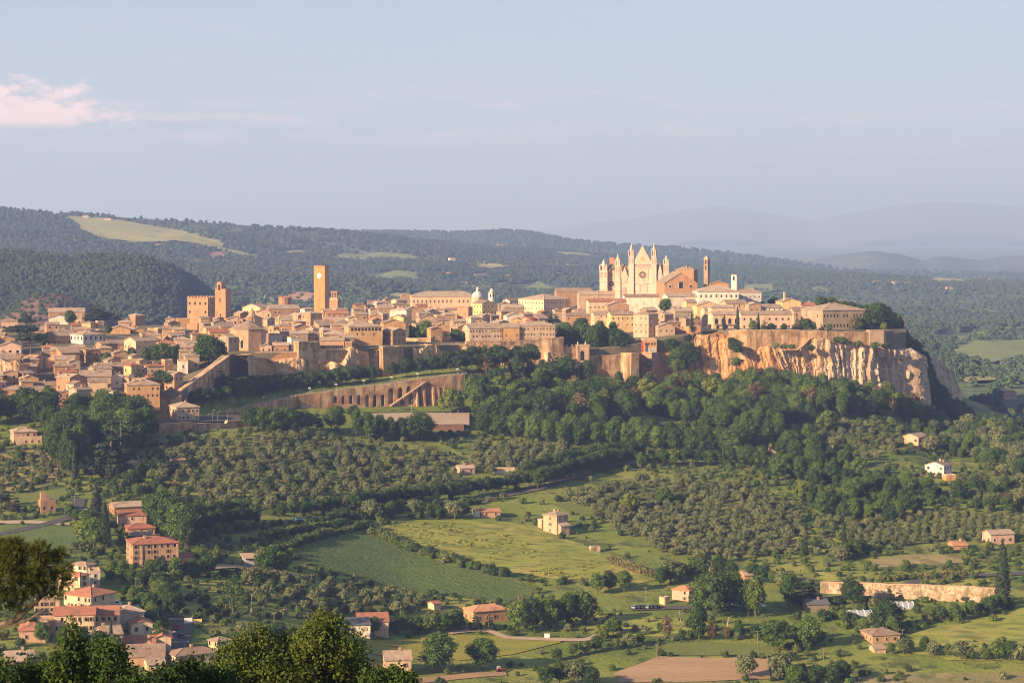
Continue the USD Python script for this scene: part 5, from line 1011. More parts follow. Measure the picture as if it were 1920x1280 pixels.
H(1512, 1543, 1628, 582, 619, 22, 'hip', 'grey_stone', 'tile_pale', rows=2, cf=13, cl=2, D=1518, label='long brown three-storey convent at the edge of the cliff', name='convent', cat='convent', pitch=15, wsize=(1.0, 2.2), skip=.12, win='dark_pane')
r, d = H(1464, 1467, 1503, 566, 590, 8, 'gL', 'yellow_plaster', 'tile_pale', rows=1, cf=0, D=1640, depth=20, label='yellow gabled chapel with a tiny bell cote behind the pinkish wing', name='chapel', cat='chapel'); mb = MB(); mb.box(2, 3, 3, 5.4, d['h'], d['h'] + 7.5); obj('bell_cote', mb.get(), 'yellow_plaster', r)
H(1424, 1428, 1468, 577, 590, 12, 'gR', 'white_plaster', 'tile_pale', D=1620, depth=14); H(1500, 1503, 1530, 573, 590, 10, 'gR', 'cream', 'tile_red', D=1640, depth=12)
H(1358, 1362, 1402, 569, 585, 12, 'gR', 'tufa_pale', 'tile', D=1620, depth=14); H(1400, 1404, 1428, 572, 585, 14, 'gL', 'tufa', 'tile', D=1615, depth=14)
H(1284, 1288, 1306, 567, 590, 12, 'gR', 'yellow_plaster', 'tile_pale', D=1620, depth=12, label='bright yellow house left of its cream neighbours below the big church'); H(1304, 1307, 1352, 573, 600, 10, 'gL', 'yellow_plaster', 'tile_pale', D=1600, depth=14, rows=1, cf=2, label='large pale yellow gabled house below the long white building'); H(1318, 1321, 1346, 580, 604, 12, 'gR', 'cream', 'tile_pale', D=1580, depth=10)
# houses at the right of the wooded gap
H(1189, 1216, 1236, 590, 640, 46, 'hip', 'tufa_pale', 'tile', rows=4, cf=2, cl=3, D=1500, label='tall four-storey tower house above the wooded gap', name='tower_house', cat='tower house', pitch=14, win='dark_pane'); H(1231, 1234, 1266, 612, 640, 10, 'gL', 'tufa_pale', 'tile', rows=2, D=1496, depth=12, down=2.5, label='gabled stone house just right of the tall tower house')
H(1262, 1266, 1300, 583, 606, 14, 'gR', 'grey_stone', 'tile', rows=2, D=1560, depth=14); H(1226, 1246, 1264, 590, 612, 40, 'gR', 'tufa', 'tile', D=1540); H(1284, 1288, 1316, 601, 620, 16, 'gL', 'tufa', 'tile', D=1530, depth=12); H(1288, 1291, 1314, 614, 628, 12, 'flat', 'orange_plaster', 'tile', D=1500, depth=8, rows=0)
r, d = H(1204, 1207, 1232, 637, 661, 10, 'flat', 'orange_plaster', 'tile', rows=0, D=1468, depth=12, label='orange flat-roofed garage with two pale doors above the bastions', name='garage', cat='garage')
for i in range(2): mb = MB(); mb.box(.8 + i * 4.3, 4.4 + i * 4.3, -.06, 0, 0, 3.6); obj('door', mb.get(), 'concrete', r)
for i in range(4): mb = MB(); mb.box(1 + i * 2.1, 2.0 + i * 2.1, -.06, 0, 5.2, 6.8); obj('window', mb.get(), 'dark_pane', r)
plain('red_banner', (0.5, 0.03, 0.02)); r = thing('banner', P(1203, 662, 1466), 0, 'tall red banner on the left corner of the orange garage', 'banner'); mb = MB(); mb.bar((0, 0, 0), (0, 0, 8.5), .07); obj('pole', mb.get(), 'metal_grey', r); mb = MB(); mb.box(.05, 1.3, -.03, .03, 1.2, 8.3); obj('cloth', mb.get(), 'red_banner', r)
# row of tenements on the rampart
H(866, 880, 942, 616, 645, 16, 'gR', 'tufa_pale', 'tile', rows=3, cf=11, cl=2, D=1440, label='left tenement of the long row on the rampart, its gable in the sun'); H(940, 944, 974, 614, 643, 10, 'gR', 'ochre', 'tile', rows=3, D=1446, depth=14, label='ochre middle tenement of the long row on the rampart', win='shutter_green'); H(972, 975, 1041, 611, 642, 9, 'hip', 'tufa_pale', 'tile', rows=3, cf=11, D=1450, depth=15, label='right tenement of the long row, with green shutters', win='shutter_green')
H(886, 904, 927, 569, 590, 42, 'gL', 'yellow_plaster', 'tile', D=1690, rows=2, label='bright yellow gabled house below the pale dome'); H(939, 944, 983, 577, 594, 12, 'gR', 'grey_stone', 'tile', D=1690, depth=14, rows=1)
H(972, 1020, 1071, 562, 584, 44, 'hip', 'cream', 'tile', D=1790, rows=2, pitch=14, label='large square palace with one sunlit and one shaded side, right of the dome', name='palace', cat='palace')
H(857, 878, 886, 577, 602, 66, 'flat', 'brick', 'brick', D=1640, rows=0, label='stubby flat-topped brick tower left of the bright yellow gable', name='tower', cat='tower'); H(766, 772, 896, 556, 572, 6, 'hip', 'cream', 'tile_pale', D=1830, depth=24, rows=1, cf=16, label='very long palace with a wide tiled roof left of the pale dome', name='palace', cat='palace', wsize=(1.2, 2.2), win='shutter_brown')
H(730, 762, 771, 582, 602, 66, 'hip', 'white_plaster', 'tile', D=1680, rows=1, label='white house with a grey hip roof in the middle of the town'); H(732, 757, 769, 596, 614, 62, 'gR', 'yellow_plaster', 'tile', D=1590, rows=1, label='small yellow house in front of the white one in mid-town')
H(452, 488, 506, 577, 602, 60, 'gR', 'cream', 'tile', D=1700, rows=2); H(500, 504, 560, 579, 602, 14, 'gR', 'tufa', 'tile', D=1690, rows=2, depth=16, win='dark_pane', label='broad house with a long brown roof below the polygonal tower')
H(608, 612, 652, 588, 602, 10, 'gR', 'tufa', 'tile_red', D=1640, depth=12); H(632, 636, 690, 618, 640, 10, 'gL', 'tufa_pale', 'tile', D=1480, depth=18, rows=1, label='wide stone gable behind the fortress loggia'); H(604, 607, 652, 602, 620, 9, 'gR', 'cream', 'tile', D=1560, depth=12)
H(1168, 1172, 1262, 557, 572, 6, 'gR', 'white_plaster', 'tile', D=1720, depth=12, rows=0, label='long low white house with a grey-brown roof at the foot of the cathedral', chim=3); H(1248, 1252, 1312, 556, 576, 14, 'gR', 'white_plaster', 'tile', D=1660, depth=14, rows=0, label='white house with a grey-brown roof in front of the reddish church'); H(1080, 1086, 1175, 552, 566, 6, 'gR', 'tufa_pale', 'tile', D=1800, depth=14, rows=1, label='long tiled house left of the cathedral'); H(1040, 1044, 1110, 547, 560, 6, 'gR', 'tufa', 'tile', D=1930, depth=18, rows=0)
H(1100, 1104, 1175, 566, 582, 8, 'gR', 'cream', 'tile_red', D=1680, depth=12, rows=1, cf=9); H(1136, 1139, 1180, 572, 590, 10, 'gL', 'tufa', 'tile', D=1640, depth=12, rows=1); H(1058, 1062, 1113, 592, 612, 8, 'hip', 'tufa', 'tile', D=1580, depth=14, rows=2); H(1110, 1114, 1142, 590, 612, 10, 'gR', 'cream', 'tile', D=1570, depth=12); H(1142, 1146, 1190, 590, 614, 12, 'gR', 'yellow_plaster', 'tile', D=1560, depth=12, rows=2)
# --- left quarter -----------------------------------------------------------
H(-8, 3, 31, 602, 622, 14, 'hip', 'pink_plaster', 'tile', D=1560, depth=12, rows=1, cf=3, wsize=(2.0, 2.0), win='dark_pane', label='pinkish house with two broad dark openings at the left edge'); H(83, 90, 156, 585, 606, 10, 'gR', 'brick', 'tile', D=1680, depth=16, rows=0, label='long reddish church with a plain brown roof on the left skyline', name='church', cat='church'); H(86, 92, 127, 596, 612, 12, 'gL', 'white_plaster', 'tile', D=1600, depth=12, rows=0, label='white gabled house in front of the long reddish church'); H(140, 144, 153, 590, 612, 16, 'flat', 'cream', 'tile', D=1600, depth=6, rows=1)
H(151, 170, 178, 606, 624, 58, 'hip', 'ochre', 'tile', D=1540, rows=1); H(177, 183, 194, 603, 622, 30, 'flat', 'cream', 'tile', D=1545, rows=1); H(58, 66, 92, 619, 634, 16, 'gR', 'tufa', 'tile', D=1480, depth=12, rows=1); H(238, 254, 269, 592, 612, 46, 'hip', 'brick', 'tile', D=1640, rows=1, label='squat reddish tower house with a hip roof on the left skyline')
H(196, 200, 243, 619, 645, 9, 'gL', 'ochre', 'tile', D=1480, depth=16, rows=0, label='broad blank ochre gable in the left part of the town'); H(242, 247, 269, 619, 636, 14, 'gL', 'ochre', 'tile', D=1490, depth=12, rows=1); H(275, 296, 306, 617, 636, 64, 'flat', 'ochre', 'tile', D=1500, rows=1); H(349, 370, 373, 608, 632, 70, 'flat', 'brick', 'brick', D=1540, rows=0, label='plain reddish stub tower below the crenellated palace', name='tower', cat='tower'); H(340, 345, 366, 630, 648, 16, 'gR', 'grey_stone', 'tile', D=1440, depth=12)
r, d = H(124, 156, 188, 628, 668, 44, 'hip', 'grey_plaster', 'tile', D=1400, rows=3, cf=4, cl=4, pitch=14, label='pale three-storey palace with regular tall windows in the left quarter', name='palace', cat='palace', wsize=(1.2, 2.2), skip=0, win='dark_pane')
H(72, 106, 140, 630, 668, 40, 'gR', 'brick', 'tile', D=1405, rows=2, label='reddish house with a shaded flank left of the pale three-storey palace'); H(152, 161, 185, 656, 694, 26, 'hip', 'tufa', 'tile', D=1320, rows=3, label='tall hip-roofed brown house in the shaded hollow'); H(185, 208, 213, 664, 690, 66, 'gL', 'tufa', 'tile', D=1330, rows=2); H(199, 205, 236, 645, 670, 20, 'gR', 'tufa', 'tile', D=1375, depth=14, rows=2)
H(226, 255, 291, 640, 676, 40, 'gR', 'tufa_pale', 'tile', D=1365, rows=2, label='large house with a tall dark arch in its sunlit gable, left of the tree garden'); r, d = H(-14, -2, 38, 649, 668, 10, 'gL', 'pink_plaster', 'tile', D=1310, depth=16, rows=1, cf=3, pitch=20, label='pinkish gabled house with a white balcony above the rock at the left edge', wsize=(1.6, 1.9), skip=0); mb = MB(); mb.box(1.5, d['R'] - 4, -1.3, 0, .6, 1.7); obj('balcony', mb.get(), 'white_paint', r)
H(-14, -4, 36, 673, 690, 8, 'gR', 'tufa', 'tile', D=1275, depth=10, rows=0); H(229, 246, 263, 686, 716, 46, 'hip', 'yellow_plaster', 'tile_red', D=1262, rows=2, label='yellow house with a red hip roof left of the fir'); H(266, 277, 305, 687, 716, 24, 'hip', 'tufa_pale', 'tile_red', D=1268, rows=2, label='stone house with a red hip roof right of the fir'); H(300, 309, 323, 676, 702, 30, 'flat', 'tufa', 'tile', D=1290, rows=2)
r, d = H(330, 334, 352, 677, 694, 12, 'flat', 'white_plaster', 'tile', D=1282, depth=8, rows=1, label='small white terrace house below the big round garden tree'); H(228, 238, 297, 722, 748, 16, 'hip', 'ochre', 'tile', D=1222, rows=2, cf=7, depth=14, label='long ochre two-storey house with a hip roof where the ramp begins'); H(243, 247, 273, 711, 730, 10, 'flat', 'white_plaster', 'tile', D=1240, depth=8, rows=0)
H(40, 43, 79, 731, 758, 8, 'gR', 'pink_plaster', 'tile', D=1212, depth=10, rows=2, cf=2, wsize=(2.6, 1.4), win='shutter_brown', skip=0, label='pinkish row house with four brown-shuttered windows above the left wood'); H(78, 82, 103, 735, 757, 12, 'gR', 'tufa', 'tile', D=1214, depth=10, rows=1); H(104, 108, 131, 737, 757, 12, 'gL', 'tufa', 'tile', D=1216, depth=10); H(2, 6, 34, 731, 752, 12, 'gR', 'ochre', 'tile', D=1222, depth=12, rows=1); H(58, 64, 110, 722, 742, 10, 'gR', 'tufa', 'tile', D=1235, depth=10, rows=1)
H(143, 150, 206, 706, 742, 12, 'gR', 'tufa', 'tile', D=1240, depth=18, rows=1, label='long brown house with a broad patched roof above the rock wall'); H(178, 184, 229, 739, 749, 8, 'gL', 'white_plaster', 'tile', D=1216, depth=12, rows=1, cf=1, label='low white gable on the rim of the rock wall'); H(204, 208, 229, 704, 726, 14, 'gL', 'white_plaster', 'tile', D=1250, depth=9, rows=1); H(190, 196, 229, 688, 710, 20, 'gR', 'tufa', 'tile', D=1280, depth=12, rows=1); H(160, 166, 200, 716, 742, 14, 'gR', 'tufa_pale', 'tile', D=1228, depth=10, rows=1); H(132, 136, 168, 694, 704, 14, 'gR', 'tufa', 'tile', D=1290, depth=10)
# ------------------------------------------------------------------ houses on the slope and in the valley
S = dict(fn='at')
def V(*a, **k): k.setdefault('near', True); k.setdefault('down', 4); return H(*a, fn='at', **k)
V(3, 26, 65, 810, 832, 22, 'hip', 'pink_plaster', 'tile', rows=2, cf=4, depth=12, label='pinkish villa with a hip roof beside the big wood at the left', cat='villa', name='villa'); V(24, 30, 76, 821, 834, 14, 'flat', 'tufa_pale', 'tile', rows=1, cf=4, depth=7, label='low terrace wing in front of the pinkish villa by the left wood')
H(310, 332, 371, 764, 789, 24, 'hip', 'tufa_pale', 'tile', rows=2, cf=5, cl=3, D=1208, down=4, near=True, label='lone stone house with a hip roof on the forecourt below the ramp')
V(192, 197, 221, 862, 884, 20, 'hip', 'ochre', 'tile', rows=2, depth=9, label='ochre house half hidden among the pines on the left slope'); V(227, 232, 260, 866, 892, 16, 'gL', 'cream', 'tile_pale', rows=2, depth=9, label='cream gabled house among the pines on the left slope'); V(316, 319, 348, 864, 872, 10, 'flat', 'tufa', 'tile', rows=0, depth=6, label='low shed at the edge of the left olive grove')
V(202, 214, 263, 951, 966, 24, 'gR', 'brick', 'tile', rows=1, depth=10, label='brown-roofed house at the back of the stepped group above the apartment block'); V(213, 222, 272, 967, 990, 16, 'gR', 'pink_plaster', 'tile_red', rows=2, depth=10, label='pinkish red-roofed house in the middle of the stepped group above the apartment block'); V(232, 240, 288, 991, 1003, 18, 'hip', 'orange_plaster', 'tile_red', rows=1, depth=9, label='small orange house at the front of the stepped group above the apartment block'); V(240, 246, 282, 1004, 1012, 16, 'gR', 'grey_stone', 'tile', rows=0, depth=7, label='low grey shed directly behind the apartment block')
r, d = V(225, 249, 329, 1021, 1063, 20, 'hip', 'tufa', 'tile_red', rows=4, cf=7, cl=2, label='big four-storey brown apartment block with a red hip roof', name='apartment_block', cat='apartment block', pitch=14, wsize=(1.0, 1.7), skip=.05)
mb = MB()
for x in (d['R'] * .19, d['R'] - .2): mb.box(x - .4, x + .4, -.35, 0, -3, d['h'] - .4)
obj('downpipe', mb.get(), 'pink_plaster', r)
V(333, 337, 361, 1044, 1056, 14, 'gR', 'pink_plaster', 'tile_red', rows=1, cf=3, depth=7, label='small red-roofed house just right of the apartment block'); V(330, 333, 357, 1058, 1066, 10, 'shed', 'cream', 'tile_orange', rows=0, depth=5, label='low orange-roofed outbuilding right of the apartment block')
r, d = V(455, 460, 491, 1046, 1060, 14, 'none', 'metal_grey', 'tile', rows=0, depth=12, D=None, label='open barn with a pale flat roof beside the dark round tree', name='barn', cat='barn'); mb = MB(); mb.box(-1, d['R'] + 1, -1.5, d['L'] + 1, d['h'] + .01, d['h'] + .35); obj('roof', mb.get(), 'tufa_pale', r)
V(128, 162, 174, 1061, 1092, 62, 'hip', 'white_plaster', 'tile', rows=3, cl=4, label='white house with a hip roof just right of the dark pine'); V(104, 150, 163, 1080, 1112, 60, 'hip', 'cream', 'tile_red', rows=3, label='cream house with balconies partly behind the dark pine'); V(163, 168, 187, 1073, 1100, 14, 'flat', 'grey_plaster', 'tile', rows=2, depth=9, label='grey flat-roofed annex right of the white hip-roofed house')
V(112, 171, 206, 1119, 1146, 58, 'hip', 'cream', 'tile_red', rows=2, cl=8, cf=3, label='long cream house with a bright red hip roof in the village at lower left'); V(97, 101, 175, 1153, 1186, 6, 'gR', 'cream', 'tile_red', rows=2, cf=7, depth=11, label='left half of the long cream terrace with dark red roof in the lower left village'); V(174, 176, 221, 1152, 1184, 6, 'gR', 'cream', 'tile_red', rows=2, cf=4, depth=11.5, label='right half of the long cream terrace in the lower left village'); V(219, 222, 267, 1149, 1178, 24, 'hip', 'grey_plaster', 'tile', rows=2, cf=0, depth=10, label='grey-walled house joined to the right end of the long cream terrace')
V(58, 64, 110, 1128, 1160, 10, 'flat', 'cream', 'tile', rows=3, cf=5, depth=12, label='cream block of flats with long balconies behind the pine branches'); V(60, 64, 100, 1165, 1184, 8, 'flat', 'orange_plaster', 'tile', rows=2, depth=8, label='low orange-banded building left of the long cream terrace')
V(30, 36, 86, 1182, 1204, 10, 'hip', 'pink_plaster', 'tile_red', rows=1, depth=11, label='low red-roofed house left of the cedar in the village'); V(234, 246, 284, 1171, 1188, 20, 'gL', 'white_plaster', 'tile_orange', rows=1, depth=9, label='small white house with an orange roof below the grey house'); V(178, 190, 227, 1190, 1218, 20, 'gR', 'cream', 'tile', rows=2, depth=11, label='cream house with a brown roof behind the village cypress')
V(228, 231, 289, 1207, 1216, 6, 'gR', 'pink_plaster', 'tile_red', rows=1, depth=10, label='long low house with a bright red roof in the lower left village'); V(284, 288, 320, 1196, 1220, 10, 'gL', 'cream', 'tile_red', rows=1, cf=1, depth=12, label='cream gabled house at the right end of the long low red roof'); V(232, 237, 306, 1231, 1246, 8, 'gR', 'tufa', 'tile', rows=0, depth=15, label='old brown-roofed barn below the red roofs'); V(306, 330, 403, 1230, 1262, 30, 'hip', 'cream', 'tile', rows=2, label='large cream house with a wide hip roof near the bottom edge'); V(268, 278, 308, 1246, 1262, 20, 'gR', 'cream', 'tile', rows=1, depth=8, label='small cream house left of the large hip-roofed one at the bottom'); V(372, 378, 414, 1246, 1264, 14, 'hip', 'white_plaster', 'slate', rows=1, depth=9, label='low white building below the yellow three-storey house')
V(388, 408, 430, 1203, 1238, 44, 'hip', 'yellow_plaster', 'tile_pale', rows=3, cf=3, cl=3, label='bright yellow three-storey house beside the foreground oak'); V(0, 10, 60, 1240, 1262, 14, 'gR', 'tufa', 'tile', rows=1, depth=12, label='brown-roofed house behind the cedar at the lower left corner')
V(646, 652, 694, 1172, 1186, 10, 'shed', 'white_plaster', 'slate', rows=1, depth=9, pitch=8, label='low white modern house with a dark roof right of the foreground oak'); V(668, 672, 728, 1166, 1182, 8, 'gR', 'cream', 'tile_red', rows=0, depth=14, label='dark red roofed house behind the low white modern house')
V(718, 722, 771, 1237, 1256, 8, 'gR', 'cream', 'tile', rows=1, cf=2, depth=10, pitch=26, label='stone cottage with a steep brown roof at the bottom of the frame'); V(801, 814, 826, 1132, 1145, 40, 'gR', 'cream', 'tile_red', rows=1, cf=1, cl=0, label='tiny square hut with a red roof at the field corner')
V(868, 888, 953, 1147, 1168, 26, 'hip', 'brick', 'tile_orange', rows=1, label='low house with a wide orange roof behind three firs'); V(1019, 1044, 1066, 967, 1001, 48, 'hip', 'tufa_pale', 'tile_pale', rows=3, cf=2, cl=1, label='tall square stone farmhouse at the corner of the yellow meadow', name='farmhouse', cat='farmhouse'); V(1048, 1052, 1068, 986, 1003, 30, 'shed', 'tufa_pale', 'tile', rows=0, depth=5, label='lean-to annex at the front of the square stone farmhouse'); V(1013, 1016, 1023, 976, 990, 30, 'flat', 'tufa_pale', 'tile', rows=0, depth=4, label='small stone outhouse left of the square farmhouse'); V(1105, 1108, 1126, 1024, 1034, 14, 'none', 'rubble', 'tile', rows=0, depth=3, label='short rubble wall block on the track below the farmhouse', name='wall_block', cat='wall', near=False)
V(898, 902, 938, 959, 969, 12, 'gR', 'tufa', 'tile_orange', rows=1, depth=8, pitch=10, label='low shed with an orange roof at the top edge of the yellow meadow'); V(887, 889, 900, 958, 968, 12, 'flat', 'white_plaster', 'tile', rows=0, depth=5, label='small white box beside the orange-roofed shed at the meadow edge')
V(1261, 1292, 1306, 1107, 1128, 62, 'hip', 'pink_plaster', 'tile_orange', rows=2, label='pinkish house with an orange hip roof above the row of parked cars'); V(1237, 1246, 1256, 1122, 1134, 40, 'flat', 'yellow_plaster', 'tile', rows=0, label='tiny yellow cabin left of the pinkish house')
V(1628, 1636, 1690, 1191, 1206, 14, 'hip', 'tufa', 'tile', rows=1, depth=12, label='low house with a dark brown roof below the big round tree at the right'); V(1636, 1640, 1662, 1216, 1224, 12, 'gR', 'tufa_pale', 'tile_pale', rows=0, depth=6, label='small hut in the bushes below the low dark-roofed house')
V(1738, 1770, 1792, 873, 894, 58, 'gR', 'white_plaster', 'tile_pale', rows=2, label='bright white two-storey villa on the wooded slope at the right', name='villa', cat='villa'); V(1770, 1774, 1794, 892, 900, 14, 'flat', 'orange_plaster', 'tile', rows=0, depth=5, label='orange terrace below the bright white villa'); V(1695, 1722, 1747, 820, 842, 48, 'gR', 'tufa_pale', 'tile_pale', rows=2, label='stone villa on the slope above the white one', name='villa', cat='villa')
V(1845, 1858, 1905, 1002, 1020, 16, 'gR', 'pink_plaster', 'tile_pale', rows=1, cf=3, depth=9, label='pinkish house behind the tall cypress at the right edge'); V(1784, 1788, 1815, 1022, 1030, 10, 'gR', 'tufa', 'tile_orange', rows=0, depth=8, label='low red-roofed shed left of the pinkish house at the right edge')
V(1426, 1432, 1456, 850, 872, 22, 'gR', 'tufa', 'tile', rows=1, depth=9, label='brown stone house in the trees at the bend of the avenue'); V(1532, 1536, 1556, 838, 846, 12, 'gR', 'tufa_pale', 'tile_pale', rows=0, depth=6, label='little pale shed on the slope under the right cliff'); V(1108, 1130, 1169, 729, 752, 26, 'gR', 'pink_plaster', 'tile_red', rows=2, cf=5, cl=3, label='pale pinkish terrace house in the wood under the bastions'); V(1168, 1173, 1205, 735, 754, 14, 'hip', 'ochre', 'tile', rows=2, cf=4, depth=10, label='ochre house at the right end of the terrace in the wood')
V(852, 862, 890, 878, 888, 20, 'gR', 'pink_plaster', 'tile', rows=1, depth=8, label='low pinkish villa in the olive grove below the coach park'); V(924, 928, 967, 881, 888, 8, 'flat', 'white_plaster', 'tile', rows=0, depth=8, label='long low white building in the trees left of centre'); V(1340, 1346, 1368, 1066, 1080, 20, 'gR', 'pink_plaster', 'tile', rows=1, depth=8, label='pinkish house hidden among the dark trees below the grove'); V(1392, 1396, 1412, 1078, 1096, 16, 'gR', 'tufa', 'tile', rows=1, depth=8, label='brown house front between the two dark tree clumps')
r, d = V(70, 76, 102, 938, 962, 22, 'none', 'tufa', 'tile', rows=1, depth=7, label='roofless broken brick ruin beside the road at the left', name='ruin', cat='ruin', near=False)
mb = MB(); mb.box(.2, 2.6, .5, 3, d['h'], d['h'] + 3.5); mb.box(2.6, 4.2, .5, 2.4, d['h'], d['h'] + 1.4); obj('broken_wall', mb.get(), 'tufa', r)
V(1508, 1514, 1556, 1133, 1146, 10, 'gR', 'wood_post', 'slate', rows=0, depth=10, pitch=14, label='long dark shed below the left end of the rubble wall', name='shed', cat='shed', near=False)
for (a, b, vb, lab) in ((1348, 1390, 1142, 'white marquee at the roadside in front of the dark trees'), (1398, 1436, 1145, 'second white marquee with a pointed gable, right of the first')):
    p = at((a + b) / 2, vb); w = (b - a) / F * p[1]; r = thing('marquee', p, .1, lab, 'marquee'); mb = MB()
    for x in (-w / 2, w / 2):
        for y in (0, 6): mb.box(x - .06, x + .06, y - .06, y + .06, -1, 2.2)
    obj('pole', mb.get(), 'metal_grey', r); mb = MB(); mb.add([(-w / 2 - .2, -.2, 2.2), (w / 2 + .2, -.2, 2.2), (w / 2 + .2, 6.2, 2.2), (-w / 2 - .2, 6.2, 2.2), (-w / 2 + 2, 3, 3.7), (w / 2 - 2, 3, 3.7)], [(0, 1, 5), (0, 5, 4), (2, 3, 4), (2, 4, 5), (3, 0, 4), (1, 2, 5), (0, 3, 2), (0, 2, 1)]); obj('canopy', mb.get(), 'white_paint', r)
    mb = MB(); mb.box(-w / 2, w / 2, 5.9, 6, -1, 2.2); obj('side_wall', mb.get(), 'white_paint', r)
plain('plastic_film', (0.30, 0.31, 0.33), roughness=0.3)
for (a, b, vb, lab) in ((1583, 1638, 1157, 'arched polytunnel with white ribs left of the big round tree'), (1674, 1716, 1141, 'arched polytunnel at the foot of the rubble wall')):
    p = at(a, vb); w = (b - a) / F * p[1]; r = thing('greenhouse', p, .12, lab, 'greenhouse'); k = np.linspace(0, PI, 11); prof = [(3.2 - 3.2 * math.cos(t), 3.1 * math.sin(t)) for t in k]; mb = MB()
    Vv = [(x, y, z - .3) for x in (0, w) for y, z in prof]; n_ = len(prof); mb.add(Vv, [(i, n_ + i, n_ + i + 1, i + 1) for i in range(n_ - 1)]); mb.add([Vv[i] for i in range(n_)], [(0, i, i + 1) for i in range(1, n_ - 1)]); mb.add([Vv[n_ + i] for i in range(n_)], [(0, i + 1, i) for i in range(1, n_ - 1)]); obj('cover', mb.get(), 'plastic_film', r)
    for x in np.linspace(0, w, 5):
        mb = MB()
        for i in range(n_ - 1): mb.bar((x, prof[i][0], prof[i][1] - .25), (x, prof[i + 1][0], prof[i + 1][1] - .25), .13, n=4)
        obj('rib', mb.get(), 'white_paint', r)
# --- the rest of the town: roofs stepping back across the plateau ------------
top_of_town = curve((-60, 608), (0, 607), (60, 604), (90, 592), (150, 590), (200, 600), (230, 600), (340, 594), (400, 596), (450, 582), (560, 577), (600, 574), (660, 570), (700, 564), (770, 552), (890, 552), (960, 560), (1010, 560), (1060, 553), (1120, 548), (1240, 552), (1310, 548), (1420, 560), (1450, 566), (1530, 573), (1630, 580))
low_of_town = curve((-60, 735), (0, 728), (140, 735), (240, 715), (330, 705), (345, 672), (430, 640), (500, 640), (600, 630), (650, 635), (700, 612), (770, 622), (870, 615), (1040, 606), (1060, 600), (1180, 600), (1230, 615), (1330, 606), (1400, 585), (1630, 584))
cover = np.zeros((1280, 2000), bool)
def stamp(h, pad=0):
    a, b = int(max(h['xl'] - pad + 60, 0)), int(min(h['xr'] + pad + 60, 1999)); c, d_ = int(h['v0'] - 8), int(h['v1']); cover[max(c, 0):d_, a:b] = True
def clearing(h): return h['C'][:2] + np.array([[h['R'] / 2 * math.cos(h['ph']) - h['L'] / 2 * math.sin(h['ph']), h['R'] / 2 * math.sin(h['ph']) + h['L'] / 2 * math.cos(h['ph'])]])[0], math.hypot(h['R'], h['L']) / 2
SPOTS = [(*clearing(h), h['v1']) for h in HOUSES]
TREEGAPS = [(262, 345, 648, 684), (362, 428, 628, 684), (1046, 1188, 604, 668), (1014, 1060, 588, 610), (760, 800, 612, 640), (840, 868, 618, 636), (1240, 1262, 570, 590), (12, 82, 612, 660), (55, 110, 660, 700), (30, 80, 583, 604), (160, 226, 570, 600)]
cands = []
for vt in np.arange(548, 735, 4.2):
    for u in np.arange(-50, 1630, 11.0): cands.append((u + hr.uniform(-8, 8), vt + hr.uniform(-2.6, 2.6)))
order = []
for u, vt in cands:
    if not (top_of_town(u) < vt < low_of_town(u)) or any(a < u < b and c < vt < d_ + 8 for a, b, c, d_ in TREEGAPS): continue
    hgt = hr.uniform(5.8, 9.8); lo, hi = vt + 4, 760
    vs_ = np.arange(vt + 6, 765, .5); ds = TD_at(np.full(len(vs_), u), vs_); gap = np.abs(vt + hgt * F / ds - vs_); k = gap.argmin()
    if gap[k] > 3 or (u > 425 and (vs_[k] > v_top(u) - 4 or ds[k] < d_cliff(u) + 7)): continue
    order.append((ds[k], u, vt, vs_[k], hgt))
order.sort(key=lambda t: t[0])
for h in HOUSES: pass
hand = sorted(HOUSES, key=lambda h: h['D']); hi_ = 0; placed = 0
pal = ['tufa'] * 38 + ['tufa_pale'] * 26 + ['ochre'] * 16 + ['cream'] * 8 + ['brick'] * 6 + ['white_plaster'] * 3 + ['pink_plaster'] * 6 + ['yellow_plaster'] * 2 + ['grey_stone'] * 12
rpal = ['tile'] * 66 + ['tile_pale'] * 22 + ['tile_red'] * 8 + ['tile_orange'] * 2
